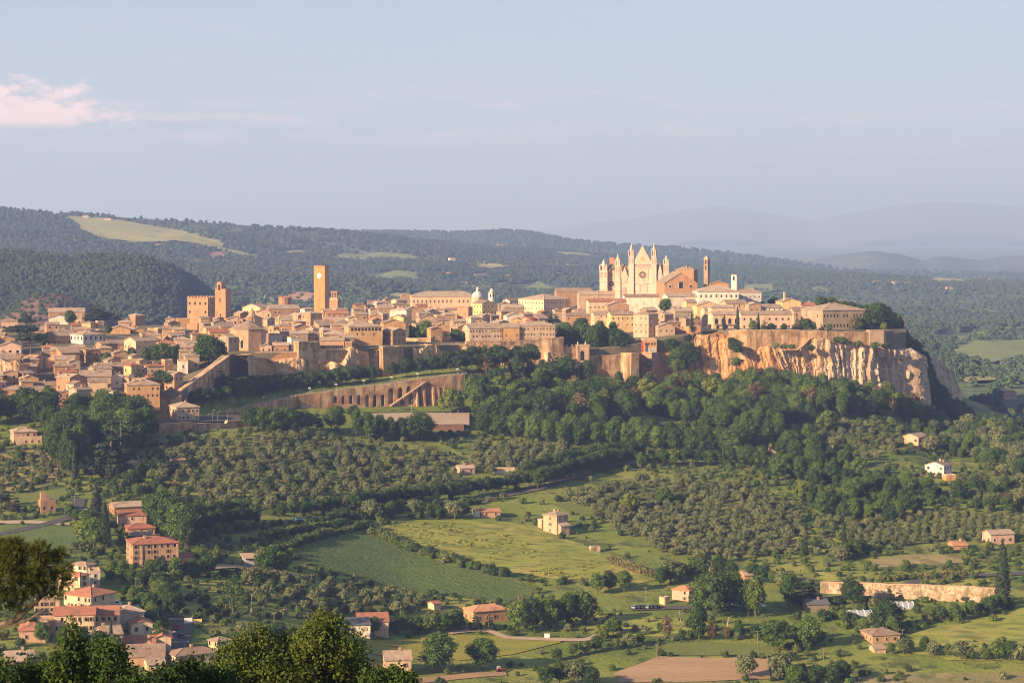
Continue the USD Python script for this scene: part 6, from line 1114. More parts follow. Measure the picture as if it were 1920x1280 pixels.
for D_, u, vt, vb, hgt in order:
    while hi_ < len(hand) and hand[hi_]['D'] <= D_: stamp(hand[hi_]); hi_ += 1
    w = hr.uniform(7.5, 15) * F / D_; x0, x1 = int(u - w / 2 + 60), int(u + w / 2 + 60)
    if x0 < 0 or x1 > 1999: continue
    band = cover[int(vt) - 8:int(vt) + 7, x0:x1]
    if band.mean() > 0.5: continue
    if any(max(0, min(h['xr'], u + w / 2) - max(h['xl'], u - w / 2)) * max(0, min(h['v0'] + .62 * (h['v1'] - h['v0']), vb + 6) - max(h['v0'], vt - 5)) > (.15 if h['lab'] else .5) * (h['xr'] - h['xl']) * .62 * (h['v1'] - h['v0']) for h in hand if h['D'] > D_): continue
    c0 = np.array([(u - CX) / F * D_, D_ + 6])
    if any(np.hypot(*(c0 - c)) < rr * .72 + 3.4 for c, rr, _ in SPOTS): continue
    phi = float(hr.choice([10, 14, 18, 24, 32, 44, 58], p=[.16, .16, .18, .16, .14, .12, .08])) + hr.uniform(-3, 3)
    fr = math.sin(math.radians(phi)) * .9 / (math.sin(math.radians(phi)) * .9 + math.cos(math.radians(phi)))
    xl, xr = u - w / 2, u + w / 2; xc = xl + w * fr
    rk = hr.choice(['gR', 'gL', 'hip', 'shed', 'flat'], p=[.44, .26, .22, .05, .03])
    r, d = H(xl, xc, xr, vt, vb, phi, rk, str(hr.choice(pal)), str(hr.choice(rpal)), D=D_, depth=None if phi > 20 else hr.uniform(7, 11), rows=int(hr.integers(1, 3)) if hgt > 6.8 else 1, skip=.28, group=None, down=5, pitch=hr.uniform(14, 21), wsize=(hr.uniform(.9, 1.2), hr.uniform(1.3, 1.8)))
    stamp(HOUSES[-1]); SPOTS.append((*clearing(HOUSES[-1]), vb)); placed += 1
print('fill houses', placed, 'all', len(HOUSES))
# --- far houses in the valley and on the hills beyond -------------------------
FARH = [(155, 409, 'white_plaster'), (196, 414, 'white_plaster'), (292, 466, 'pink_plaster'), (413, 492, 'cream'), (366, 492, 'white_plaster'), (187, 549, 'cream'), (474, 529, 'pink_plaster'), (513, 533, 'pink_plaster'), (553, 537, 'white_plaster'), (570, 535, 'cream'), (655, 537, 'pink_plaster'), (670, 539, 'cream'), (838, 517, 'pink_plaster'), (866, 524, 'pink_plaster'), (742, 521, 'white_plaster'), (844, 491, 'white_plaster'), (933, 465, 'white_plaster'), (947, 524, 'pink_plaster'), (1674, 532, 'white_plaster'), (1700, 534, 'cream'), (1776, 544, 'cream'), (1856, 528, 'white_plaster'), (866, 530, 'white_plaster'), (1640, 533, 'cream'), (1885, 748, 'pink_plaster'), (690, 562, 'cream')]
for u, v, wm in FARH:
    D_ = float(FD_at(u, v)); C = far(np.array([u]), np.array([v]))[0]; s = min(1.0 + max(0, (D_ - 3000) / 6000), 1.5)
    w = hr.uniform(9, 14) * s; ly = hr.uniform(8, 10) * s; hh = hr.uniform(5.5, 7) * s ** .5; r = thing('country_house', C, hr.uniform(.1, .5)); obj('wall', wall_mesh('gR', w, ly, hh, 18, 8).get(), wm, r); obj('roof', roof_mesh('gR', w, ly, hh, 18).get(), 'tile_red', r)
    for k in range(3): obj('window', window_mesh((k + .5) * w / 3, hh * .45, 1.1, 1.6, 'f', w, ly).get(), 'dark_pane', r)
    tag(r, None, 'house'); HOUSES.append(dict(p=r, u=u, v0=v - 5, v1=v, xl=u - 4, xr=u + 4, D=D_, look=(wm, 'gR', 'tile_red'), h=hh, R=w, L=ly, lab=False, C=C, ph=0, farh=True))
# ------------------------------------------------------------------ planting the woods, groves, avenues and hedges
for h in HOUSES:
    if h['D'] < 1290 and h['v1'] > 700: c, rr = clearing(h); FIELDS.append(sg.Point(*c).buffer(rr * .95 + 2.0))
shapely.prepare(FIELDS)
def pix(p): return CX + p[..., 0] / p[..., 1] * F, HY - p[..., 2] / p[..., 1] * F
def wood(kinds, px, spacing, hs, seed, label, group, rest, most=300, probs=None, wide=(.9, 1.15), avoid=True, jitter=.42, rows=None, stuff_name='woodland'):
    r = np.random.default_rng(seed + 500); p = ground_pts(scatter_in(px, spacing, seed, avoid=avoid, jitter=jitter, rows=rows))
    if not len(p): return
    h = r.uniform(*hs, len(p)) if len(hs) == 2 else np.interp(p[:, 1], hs[0], hs[1]) * r.uniform(.75, 1.2, len(p))
    o = np.argsort(p[:, 1]); p, h = p[o], h[o]; n = min(most, len(p))
    for i in range(n): k = r.choice(kinds, p=probs); plant(str(k), p[i], h[i], label, group, r.uniform(*wide))
    if len(p) > n: stuff(stuff_name, list(dict.fromkeys(kinds)), p[n:], h[n:], rest)
def line(kind, px, spacing, hs, seed, label, group=None, off=0.0, wide=(.95, 1.15), jit=.6, fn=None):
    r = np.random.default_rng(seed + 900); c = np.array(px, float); w = (fn or at)(c[:, 0], c[:, 1]); w = w if len(w) == 2 else PchipInterpolator(np.linspace(0, 1, len(w)), w, axis=0)(np.linspace(0, 1, len(w) * 10))
    s = np.concatenate([[0], np.cumsum(np.linalg.norm(np.diff(w[:, :2], axis=0), axis=1))]); q = np.arange(spacing / 2, s[-1], spacing); p = np.stack([np.interp(q, s, w[:, k]) for k in range(3)], 1)
    p[:, :2] += r.normal(0, jit, (len(p), 2)); p[:, 1] += off
    if fn is None: p = ground_pts(p[:, :2])
    for x in p: plant(kind if isinstance(kind, str) else str(r.choice(kind)), x, r.uniform(*hs), label, group, r.uniform(*wide))
    return p
# woods
wood(['broad', 'tall', 'plane', 'loose', 'bright', 'conifer', 'brown'], [(1085, 752), (1200, 742), (1300, 737), (1440, 738), (1560, 742), (1665, 756), (1735, 778), (1700, 792), (1600, 786), (1500, 800), (1440, 838), (1330, 806), (1200, 772), (1140, 772)], 8.4, (9, 18.5), 1, 'broad green tree in the wood under the great cliff', 'trees of the wood under the great cliff', 'dense wood under the great cliff', 40, [.33, .3, .15, .09, .05, .05, .03])
wood(['broad', 'tall', 'conifer', 'bright', 'brown'], [(868, 742), (900, 722), (1000, 712), (1070, 712), (1105, 722), (1130, 760), (1180, 790), (1060, 806), (960, 806), (885, 790), (872, 768)], 8.6, (10, 21), 2, 'tall tree in the wood below the town gate', 'trees of the wood below the town gate', 'dense wood below the town gate', 25, [.4, .36, .14, .06, .04])
wood(['broad', 'tall', 'broad', 'conifer'], [(-40, 785), (60, 783), (150, 786), (260, 790), (276, 812), (262, 846), (200, 858), (130, 842), (80, 802), (-40, 800)], 8.6, (13, 20), 3, 'tall tree in the big wood below the lower houses', 'trees of the big wood below the lower houses', 'wood below the lower houses', 25, [.45, .3, .15, .1])
wood(['tall', 'cypress'], [(92, 850), (130, 846), (150, 880), (140, 905), (108, 890)], 6.0, (18, 25), 4, 'tall narrow tree at the tip of the left wood', 'narrow trees at the tip of the left wood', '', 40, [.7, .3])
wood(['broad', 'tall', 'bush'], [(1385, 850), (1440, 838), (1540, 825), (1570, 865), (1640, 895), (1560, 915), (1440, 900), (1390, 872)], 9.5, (8, 14), 5, 'green tree in the copse at the bend of the avenue', 'trees of the copse at the avenue bend', 'copse at the avenue bend', 8, [.5, .3, .2])
wood(['broad', 'tall', 'bush', 'bright'], [(1520, 905), (1640, 900), (1740, 925), (1760, 955), (1660, 985), (1560, 975), (1480, 945)], 9, (7, 13), 6, 'tree in the mixed copse on the right slope', 'trees of the mixed copse on the right slope', 'mixed copse on the right slope', 8, [.45, .25, .2, .1])
wood(['broad', 'bush', 'tall', 'olive'], [(1735, 800), (1800, 798), (1990, 850), (1990, 905), (1870, 895), (1800, 862), (1740, 850), (1700, 810)], 10, (6, 12), 7, 'tree among the villas on the right slope', 'trees among the villas on the right slope', 'trees and scrub among the villas on the right slope', 8, [.4, .25, .2, .15])
wood(['broad', 'bush', 'olive', 'brown'], [(1790, 905), (1990, 905), (1990, 975), (1800, 960)], 11, (5, 10), 8, 'scattered tree on the slope below the white villa', 'scattered trees below the white villa', 'scrub below the white villa', 8, [.35, .3, .25, .1])
# olive groves
wood(['olive'], [(300, 832), (420, 820), (560, 818), (700, 838), (830, 850), (880, 885), (830, 925), (700, 948), (560, 958), (420, 960), (345, 938), (300, 895)], 8.2, (3.2, 5.8), 11, 'rounded grey-green olive tree in the grove below the forecourt wall', 'olive trees in the left grove', 'rest of the left olive grove', 70, jitter=.3, rows=.25, stuff_name='olive_grove')
wood(['olive'], [(1052, 932), (1180, 903), (1300, 908), (1440, 930), (1510, 985), (1455, 1045), (1330, 1060), (1230, 1032), (1120, 978)], 7.6, (3.6, 6.0), 12, 'rounded grey-green olive tree in the large grove right of the farmhouse', 'olive trees in the large grove right of the farmhouse', 'rest of the large olive grove', 70, jitter=.2, rows=.62, stuff_name='olive_grove')
wood(['olive'], [(1600, 985), (1700, 968), (1850, 965), (1960, 968), (1960, 1015), (1780, 1018), (1640, 1028), (1560, 1015)], 6.4, (2.8, 4.0), 13, 'young olive in the regular rows of the right orchard', 'young olives in rows in the right orchard', 'rest of the right orchard', 30, jitter=.12, rows=.55, stuff_name='orchard')
wood(['olive', 'bush'], [(1540, 795), (1690, 798), (1700, 850), (1600, 885), (1520, 850)], 8.5, (3.5, 5.5), 14, 'olive tree on the grassy slope under the right cliff', 'olives on the grassy slope under the right cliff', 'scrub and olives under the right cliff', 8, [.7, .3])
wood(['olive'], [(885, 838), (1060, 842), (1075, 880), (980, 898), (890, 888)], 7.5, (4.2, 6), 15, 'olive tree in the small grove above the avenue', 'olives in the small grove above the avenue', 'rest of the small olive grove above the avenue', 15, stuff_name='olive_grove')
wood(['olive'], [(440, 1084), (570, 1082), (700, 1102), (830, 1134), (760, 1160), (620, 1158), (500, 1150)], 8.8, (3.8, 5.6), 16, 'olive tree on the grassy plot below the dark crop', 'olives on the grassy plot below the dark crop', 'rest of the olives below the dark crop', 40, stuff_name='olive_grove')
wood(['olive', 'bush'], [(-60, 842), (85, 842), (98, 905), (40, 918), (-60, 925)], 9, (2.6, 4.4), 17, 'low olive on the dry slope at the left edge', 'low olives on the dry slope at the left edge', '', 60, [.7, .3])
wood(['olive', 'bush'], [(1420, 1000), (1600, 950), (1690, 962), (1560, 1040), (1440, 1050)], 9, (3.2, 5.2), 18, 'olive tree among the grass between grove and orchard', 'olives between grove and orchard', 'olives and scrub between grove and orchard', 8, [.7, .3])
wood(['olive', 'bush', 'broad'], [(200, 890), (300, 890), (340, 940), (320, 985), (280, 990), (210, 930)], 8, (4, 8), 19, 'tree in the tangle above the apartment block', 'trees in the tangle above the apartment block', 'tangle of trees above the apartment block', 8, [.5, .3, .2])
# avenues
line('street', [(352, 766), (400, 760), (430, 754)], 8, (9, 11), 31, 'round dark avenue tree at the foot of the shaded ramp wall', 'avenue trees at the foot of the ramp', fn=lambda u, v: P(u, v, np.interp(u, [350, 430], [1244, 1268])))
line('street', [(402, 757), (480, 747), (540, 739), (600, 731), (660, 724), (706, 718)], 8.2, (10, 12.2), 32, 'round avenue tree behind the railing of the upper road', 'trees of the upper avenue, western stretch', fn=lambda u, v: P(u, v - 1, np.interp(u, [400, 540, 706], [1268, 1316, 1349])))
line('street', [(430, 744), (520, 732), (600, 722), (700, 712)], 8.6, (9, 11), 33, 'avenue tree of the back row under the ramparts', 'trees of the upper avenue, back row', fn=lambda u, v: P(u, v, np.interp(u, [430, 540, 706], [1280, 1328, 1366])))
line('street', [(728, 714), (790, 706), (850, 699), (905, 694), (960, 690), (1010, 684)], 8.2, (10, 12.5), 34, 'round avenue tree at the upper end of the upper road', 'trees of the upper avenue, eastern stretch', fn=lambda u, v: P(u, v - 1, np.interp(u, [728, 870, 1010], [1352, 1368, 1412])))
line('street', [(830, 694), (900, 684), (960, 680), (1005, 678)], 8.6, (11, 13), 35, 'avenue tree against the rampart below the tenements', 'avenue trees against the rampart below the tenements', fn=lambda u, v: P(u, v, np.interp(u, [830, 1005], [1388, 1424])))
line('street', [(515, 973), (560, 970), (650, 960)], 8.4, (7, 8.6), 36, 'young avenue tree with a bare stem beside the lower road', 'stemmed avenue trees beside the lower road')
line('street', [(330, 1002), (400, 986), (470, 976)], 5.2, (9, 11), 37, 'dark crowded avenue tree at the western end of the lower road', 'crowded avenue trees at the western end of the lower road'); line('street', [(335, 1010), (400, 996), (480, 984)], 5.6, (8, 10), 38, 'dark crowded avenue tree at the western end of the lower road', 'crowded avenue trees at the western end of the lower road')
line('street', [(668, 962), (760, 944), (880, 931), (960, 918), (1000, 912)], 5.4, (7.5, 10), 39, 'dark avenue tree of the middle stretch of the lower road', 'avenue trees of the middle stretch of the lower road')
line('street', [(985, 905), (1020, 893), (1070, 882), (1130, 868), (1200, 858)], 4.8, (9.5, 12), 40, 'tall dark avenue tree where the lower road climbs', 'tall avenue trees where the lower road climbs'); line('street', [(1000, 918), (1050, 902), (1110, 884), (1190, 870)], 5.2, (9.5, 11.5), 41, 'tall dark avenue tree where the lower road climbs', 'tall avenue trees where the lower road climbs')
line(['plane', 'broad'], [(895, 812), (960, 822), (1040, 832), (1130, 836), (1220, 842), (1310, 848), (1420, 852)], 9.5, (13, 16), 42, 'big rounded plane tree in the long row across the hillside', 'plane trees of the long row across the hillside'); line(['plane', 'broad'], [(900, 800), (1000, 812), (1100, 822), (1200, 828), (1300, 834)], 10, (13, 16), 43, 'plane tree in the rear row across the hillside', 'plane trees of the rear row across the hillside')
line(['broad', 'olive', 'broad'], [(690, 975), (760, 968), (840, 972), (870, 968)], 7, (6, 9), 44, 'leafy tree in the row above the yellow meadow', 'leafy trees in the row above the yellow meadow')
line(['bush', 'broad', 'bush'], [(330, 1022), (410, 1003), (490, 992), (570, 985), (660, 974), (760, 957), (880, 945), (960, 932)], 6.0, (2.5, 6), 90, 'shrub on the lower side of the road', 'shrubs on the lower side of the road'); line(['street', 'broad'], [(1190, 876), (1260, 872), (1330, 872), (1420, 868)], 7, (7, 11), 91, 'tree along the upper stretch of the lower road', 'trees along the upper stretch of the lower road')
line(['broad', 'tall'], [(1600, 768), (1660, 775), (1700, 786), (1735, 798), (1765, 806)], 6, (11, 16), 92, 'tree hiding the foot of the cliff tip', 'trees hiding the foot of the cliff tip'); line(['broad', 'tall', 'bright'], [(822, 772), (845, 770), (872, 768)], 5, (11, 17), 93, 'leafy tree at the right end of the arcaded wall', 'leafy trees at the right end of the arcaded wall', fn=lambda u, v: P(u, v, 1325))
line(['bush', 'olive'], [(690, 822), (760, 824), (820, 822), (880, 818)], 3.4, (2.8, 5), 94, 'shrub at the foot of the coach park wall', 'shrubs at the foot of the coach park wall')
line(['broad', 'olive', 'broad'], [(688, 814), (750, 815), (812, 814)], 5, (6, 9), 95, 'leafy tree screening the coach park wall', 'leafy trees screening the coach park wall')
# hedges
line('bush', [(700, 1002), (735, 1018), (790, 1040), (840, 1052), (890, 1066), (950, 1082)], 3.0, (2.6, 4.6), 51, 'bush of the hedge between the yellow meadow and the dark crop', 'bushes of the hedge between meadow and crop'); line('bush', [(478, 1058), (520, 1036), (590, 1012), (650, 998), (690, 990)], 3.4, (2.4, 4.4), 52, 'bush of the ragged hedge above the dark crop', 'bushes of the hedge above the dark crop')
line('bush', [(490, 1010), (560, 998), (650, 982)], 3.6, (2.6, 4.2), 53, 'bush of the green strip below the lower road', 'bushes of the strip below the lower road'); line(['bush', 'broad'], [(700, 1190), (760, 1188), (840, 1186), (870, 1180)], 4, (5, 9), 54, 'leafy shrub of the thick hedge right of the red-roofed house', 'shrubs of the thick hedge right of the red-roofed house')
line(['broad', 'bush', 'tall'], [(962, 1184), (1010, 1182), (1060, 1174), (1110, 1168)], 6, (9, 15), 55, 'tree of the dark clump left of the car park', 'trees of the dark clump left of the car park'); line('broad', [(1112, 1114), (1150, 1108), (1196, 1112)], 7, (8, 10), 56, 'round tree at the bottom corner of the yellow meadow', 'round trees at the bottom corner of the yellow meadow')
line('reed', [(1145, 1055), (1200, 1075), (1240, 1086)], 1.6, (3, 4.2), 57, 'pale reed clump along the lower edge of the large grove', 'reeds along the lower edge of the large grove'); line('reed', [(250, 925), (300, 920), (345, 918)], 1.8, (3, 4.5), 58, 'pale reed clump above the avenue on the left slope', 'reeds on the left slope'); line('reed', [(1620, 770), (1650, 778), (1680, 786)], 1.8, (3, 4.5), 59, 'pale reed clump below the right end of the cliff', 'reeds below the right end of the cliff')
line(['bush', 'reed'], [(1650, 1092), (1720, 1086), (1800, 1080), (1820, 1076)], 2.6, (2.4, 3.6), 60, 'yellowish bush on the bank above the rubble wall', 'yellowish bushes on the bank above the rubble wall'); line(['broad', 'bush'], [(1735, 1158), (1790, 1162), (1850, 1150), (1900, 1138)], 5, (4, 8), 61, 'shrub of the hedge in front of the rubble wall', 'shrubs in front of the rubble wall')
line(['broad', 'bush', 'olive'], [(1660, 1228), (1720, 1222), (1760, 1230), (1830, 1238), (1900, 1236), (1970, 1238)], 5, (4.5, 8), 62, 'shrub of the hedge along the bottom of the right meadow', 'shrubs along the bottom of the right meadow'); line(['broad', 'bush', 'brown'], [(1265, 1200), (1330, 1200), (1400, 1196), (1470, 1194), (1540, 1206)], 6, (4.5, 8.5), 63, 'tree of the loose hedge above the green strip', 'trees of the loose hedge above the green strip')
line(['olive', 'broad'], [(1010, 1288), (1060, 1284), (1130, 1286)], 6, (7.5, 9.5), 64, 'grey-green bush at the bottom edge of the frame', 'grey-green bushes at the bottom edge'); line(['broad', 'bush'], [(1480, 1290), (1540, 1284), (1580, 1280)], 5, (6, 9), 65, 'dark shrub at the bottom edge right of the ploughed field', 'dark shrubs at the bottom edge')
line(['broad', 'tall'], [(1325, 1160), (1350, 1154), (1390, 1152), (1418, 1160)], 6, (15, 20), 66, 'tall dark tree of the big clump above the white marquees', 'tall dark trees of the clump above the marquees'); line(['broad', 'tall', 'conifer'], [(1470, 1140), (1500, 1136), (1535, 1130)], 6, (14, 17), 67, 'tall dark tree left of the rubble wall', 'tall dark trees left of the rubble wall'); line(['bush', 'broad'], [(1530, 1160), (1600, 1170), (1640, 1196), (1700, 1180)], 8, (4, 8), 68, 'shrub near the polytunnels', 'shrubs near the polytunnels')
line('conifer', [(255, 895), (290, 898), (330, 892)], 5, (9, 12), 69, 'dark pine in the row below the cream gabled house', 'dark pines below the cream gabled house'); line('conifer', [(196, 905), (240, 912)], 5, (8, 10), 70, 'dark pine in the row below the ochre house on the left slope', 'dark pines below the ochre house'); line('conifer', [(878, 1184), (900, 1182), (925, 1180)], 6.5, (8, 10), 71, 'dark fir in front of the orange-roofed house', 'three firs in front of the orange-roofed house')
line(['broad', 'bush'], [(270, 1080), (330, 1086), (370, 1080), (400, 1072)], 5, (5, 9), 72, 'shrub of the thicket below the apartment block', 'shrubs of the thicket below the apartment block'); line(['broad', 'bush'], [(200, 1088), (240, 1098), (280, 1106), (310, 1130), (320, 1160)], 5, (6, 10), 73, 'tree of the thicket right of the village roofs', 'trees of the thicket right of the village roofs'); line(['broad', 'tall'], [(290, 985), (330, 1012), (350, 1032)], 6, (13, 18), 74, 'tall tree behind the apartment block on its right', 'tall trees right behind the apartment block')
line(['broad', 'tall'], [(160, 1020), (185, 1030), (215, 1030)], 6, (12, 16), 75, 'leafy tree left of the apartment block', 'leafy trees left of the apartment block'); line(['bush', 'broad'], [(130, 970), (160, 985), (200, 1000)], 6, (4, 8), 76, 'bush along the track at the left', 'bushes along the track at the left'); line('bush', [(560, 1174), (650, 1150), (760, 1150)], 9, (2, 3.4), 77, 'low bush on the grassy plot', 'low bushes on the grassy plot')
line(['broad', 'conifer'], [(560, 812), (600, 806), (650, 806)], 8, (9, 13), 78, 'dense tree in front of the coach park terrace wall', 'dense trees in front of the terrace wall'); line(['broad', 'tall'], [(655, 816), (700, 822), (750, 826), (795, 824)], 7, (13, 18), 79, 'big tree below the coach park terrace', 'big trees below the coach park terrace'); line('street', [(622, 786), (640, 788), (668, 790)], 8, (8, 10), 80, 'round tree at the edge of the coach park', 'round trees at the edge of the coach park', fn=lambda u, v: P(u, v, 1262))
line('broad', [(455, 806), (490, 808), (520, 808), (555, 808)], 7, (12, 15), 81, 'dense round tree between forecourt and coach park', 'dense round trees between forecourt and coach park')
line(['broad', 'bush', 'tall'], [(20, 1150), (60, 1190), (110, 1215), (170, 1222), (215, 1232)], 6, (4, 8), 82, 'garden tree between the village roofs', 'garden trees between the village roofs'); line(['bush', 'broad'], [(225, 1115), (275, 1140), (290, 1185), (300, 1225)], 5, (3, 7), 83, 'garden shrub at the right edge of the village', 'garden shrubs at the right edge of the village')
line(['broad', 'bush'], [(400, 1240), (440, 1215), (470, 1200), (560, 1196), (650, 1196)], 7, (3, 7), 84, 'shrub along the lower meadow edge', 'shrubs along the lower meadow edge'); line(['broad', 'bush', 'olive'], [(1040, 1240), (1100, 1225), (1160, 1215), (1220, 1205)], 7, (3, 7), 85, 'shrub left of the ploughed field', 'shrubs left of the ploughed field'); line(['broad', 'olive', 'bush'], [(1230, 1100), (1280, 1086), (1330, 1084), (1420, 1092), (1480, 1110)], 5, (5, 11), 86, 'tree at the lower edge of the large grove', 'trees at the lower edge of the large grove'); line(['broad', 'tall', 'olive'], [(1560, 1052), (1610, 1040), (1650, 1030)], 7, (5, 9), 87, 'tree left of the dry field', 'trees left of the dry field')
# single trees that stand out
def one(kind, u, v, hpx, label, wide=1.0, n=0): p = at(u, v); return plant(kind, p, hpx / F * p[1], label, None, wide, n)
one('broad', 500, 1076, 52, 'dense dark round tree beside the open barn', 1.25); one('broad', 528, 1074, 42, 'smaller dark tree joined to the round one beside the open barn', 1.2, 3); one('broad', 905, 1254, 60, 'big round free-standing tree at the edge of the yellow field', 1.25, 1); one('broad', 822, 1258, 76, 'tall spreading tree right of the steep-roofed stone cottage', 1.15, 4)
one('olive', 1400, 1270, 42, 'round grey-green olive at the right end of the ploughed field', .95); one('olive', 1463, 1272, 48, 'larger grey-green olive right of the ploughed field', .95, 2); one('broad', 1664, 1180, 54, 'very dense round tree beside the polytunnels', 1.3, 2); one('cypress', 1880, 1136, 118, 'very tall dark cypress in front of the rubble wall at the right', 1.25, 1); one('cypress', 1583, 1042, 58, 'cypress standing alone in the right olive grove', 1.1); one('loose', 436, 1152, 80, 'tall feathery tree in the lower left meadow', 1.0); one('tall', 1310, 1200, 72, 'tall tree right of the bare trunks at the roadside', 1.2)
one('conifer', 1668, 1134, 44, 'dark fir in front of the rubble wall', 1.1); one('conifer', 1686, 1132, 36, 'smaller dark fir in front of the rubble wall', 1.1, 1); one('broad', 1598, 1132, 46, 'leafy tree against the left part of the rubble wall', 1.2, 5); one('conifer', 5, 952, 60, 'dark fir at the left edge beside the road', 1.1); one('conifer', 25, 962, 46, 'smaller dark fir right of the one at the left edge', 1.0, 2); one('conifer', 193, 895, 62, 'pointed dark cypress-like fir at the foot of the left wood', .8, 1)
for u, v, h_, l in ((206, 892, 118, 'left of the two tall dark firs at the edge of the left wood'), (228, 886, 112, 'right of the two tall dark firs at the edge of the left wood')): one('conifer', u, v, h_, l, 1.1, 1)
one('cypress', 180, 985, 72, 'dense columnar tree beside the road bend', 1.8); one('cypress', 196, 992, 50, 'shorter columnar tree beside the road bend', 1.8, 1); one('cypress', 208, 1225, 62, 'slim cypress among the village roofs', .9); one('bright', 170, 1020, 60, 'yellow-green tree left of the apartment block', 1.3); one('bright', 1180, 965, 40, 'yellow-green tree inside the large olive grove', 1.1, 1); one('bright', 1130, 1196, 24, 'bright green bush at the field path', 1.3); one('brown', 1100, 1170, 62, 'brownish drying tree in the clump left of the car park', 1.3); one('bright', 730, 880, 28, 'yellowing tree in the left grove', 1.0, 1); one('broad', 1245, 950, 34, 'green tree inside the large olive grove', 1.2, 1); one('bright', 1550, 810, 42, 'bright green tree at the end of the cliff wood', 1.4); one('cypress', 990, 885, 46, 'left of the two cypresses beside the long white building', 1.2); one('cypress', 1000, 886, 42, 'right of the two cypresses beside the long white building', 1.2, 1); one('bright', 1290, 1075, 16, 'low bright green tree at the foot of the large grove', 2.4); one('broad', 1380, 855, 60, 'big tree at the end of the plane tree row', 1.2, 2)
one('brown', 1250, 1195, 44, 'sparse tree with a pale trunk at the roadside', .9, 1); one('broad', 1150, 1190, 36, 'dull green bush tree at the field path', 1.3, 3); one('cedar', 50, 1290, 82, 'wide dark cedar in the lower left corner', 1.0); one('cedar', 95, 1300, 70, 'second dark cedar in the lower left village', 1.0, 1); one('broad', 1450, 1220, 60, 'pale green spreading tree above the green strip', 1.2, 6); one('broad', 1515, 1215, 62, 'spreading tree right of the green strip', 1.2, 3)
# town trees
def tone(kind, u, v, hpx, label, wide=1.0, n=0, D=None):
    p = P(u, v, D if D else float(TD_at(u, v))); return plant(kind, p, hpx / F * p[1], label, None, wide, n)
tone('cedar', 50, 606, 26, 'dark cedar on the left skyline', 1.1, 0, 1640); tone('cedar', 186, 602, 36, 'larger dark cedar on the left skyline', 1.2, 1, 1650); tone('conifer', 216, 604, 30, 'pointed fir on the left skyline', 1, 0, 1640); tone('broad', 132, 612, 30, 'dense dark oval tree in front of the white gabled house', .9, 1, 1590); tone('stone_pine', 40, 648, 38, 'upper stone pine in the left quarter', 1.6, 0, 1400); tone('stone_pine', 58, 668, 44, 'lower stone pine in the left quarter', 1.2, 1, 1350)
tone('broad', 392, 690, 62, 'big bright round garden tree above the ramp', 1.35, 0, 1300); tone('broad', 408, 688, 50, 'second crown joined to the big garden tree', 1.1, 3, 1312)
for i, (u, v, h_) in enumerate(((275, 684, 34), (292, 682, 36), (308, 682, 38), (325, 684, 36), (342, 684, 30), (356, 686, 30))): tag(tone('broad', u, v, h_, 'garden tree in the green hollow left of the big round tree', 1.1, i, 1318), None, None, 'garden trees in the green hollow')
tone('conifer', 259, 714, 36, 'fir between the two red-roofed houses', .9, 1, 1250); tone('broad', 315, 722, 24, 'garden bush below the ramp', 1.6, 2, 1248); tone('broad', 300, 720, 26, 'garden tree below the stone house with the red roof', 1.4, 5, 1250); tone('cedar', 415, 730, 44, 'cedar in front of the shaded ramp wall', 1.0, 0, 1276)
for i, (u, v, h_) in enumerate(((1060, 664, 54), (1080, 662, 48), (1098, 660, 52), (1118, 664, 56), (1136, 662, 50), (1155, 664, 48), (1172, 664, 40), (1125, 640, 40), (1060, 640, 36), (1090, 632, 36), (1150, 636, 34))): tag(tone(('broad', 'tall', 'broad')[i % 3], u, v, h_, 'green tree in the wooded gap beside the town gate', 1.1, i, 1478 + (660 - v) * 2.2), None, None, 'trees in the wooded gap beside the town gate')
tone('cedar', 1036, 606, 26, 'broad dark tree right of the yellow gable', .9, 0, 1650); tone('broad', 1248, 588, 28, 'dark oval tree below the reddish church', 1.1, 2, 1600); tone('broad', 1265, 590, 16, 'olive-green bush tree right of the dark oval one', 1.5, 4, 1590)
for i, (u, v, h_) in enumerate(((770, 642, 34), (782, 642, 26), (797, 641, 42), (855, 640, 24), (864, 641, 20))): tag(tone(('cypress', 'broad', 'tall', 'broad', 'broad')[i], u, v, h_, 'dark garden tree beside the car park on the rampart', 1.3, i, 1452), None, None, 'garden trees beside the rampart car park')
for i, (u, v, h_, w, l) in enumerate(((1297, 622, 36, 1.0, 'slim cypress left of the arched cream villa'), (1383, 620, 44, .9, 'tall slim cypress at the right end of the arched cream villa'), (1358, 620, 30, 1.1, 'cypress in front of the arched cream villa'), (1422, 621, 34, 1.1, 'cypress in front of the pinkish convent wing'))): tone('cypress', u, v, h_, l, w, i, 1500)
for i, (u, v, h_) in enumerate(((1412, 622, 22), (1434, 622, 28), (1446, 622, 16), (1470, 622, 16), (1496, 621, 32), (1512, 621, 24), (1524, 621, 18), (1540, 621, 18), (1555, 621, 14))): tag(tone(('broad', 'conifer', 'broad')[i % 3], u, v, h_, 'garden tree on the terrace before the convent', 1.2, i, 1494), None, None, 'garden trees on the convent terrace')
for i, (u, v, h_) in enumerate(((1605, 624, 30), (1625, 624, 40), (1640, 622, 46), (1655, 622, 46), (1670, 626, 44), (1685, 630, 40), (1648, 606, 40), (1665, 604, 30))): tag(tone(('broad', 'tall')[i % 2], u, v, h_, 'tree at the right end of the cliff garden', 1.2, i, 1524 + i * 6), None, None, 'trees at the right end of the cliff garden')
tone('bright', 1658, 620, 16, 'small yellow-green tree at the tip of the cliff garden', 1.2, 0, 1510); tone('brown', 1602, 620, 26, 'reddish tree before the brown convent', 1.2, 0, 1506)
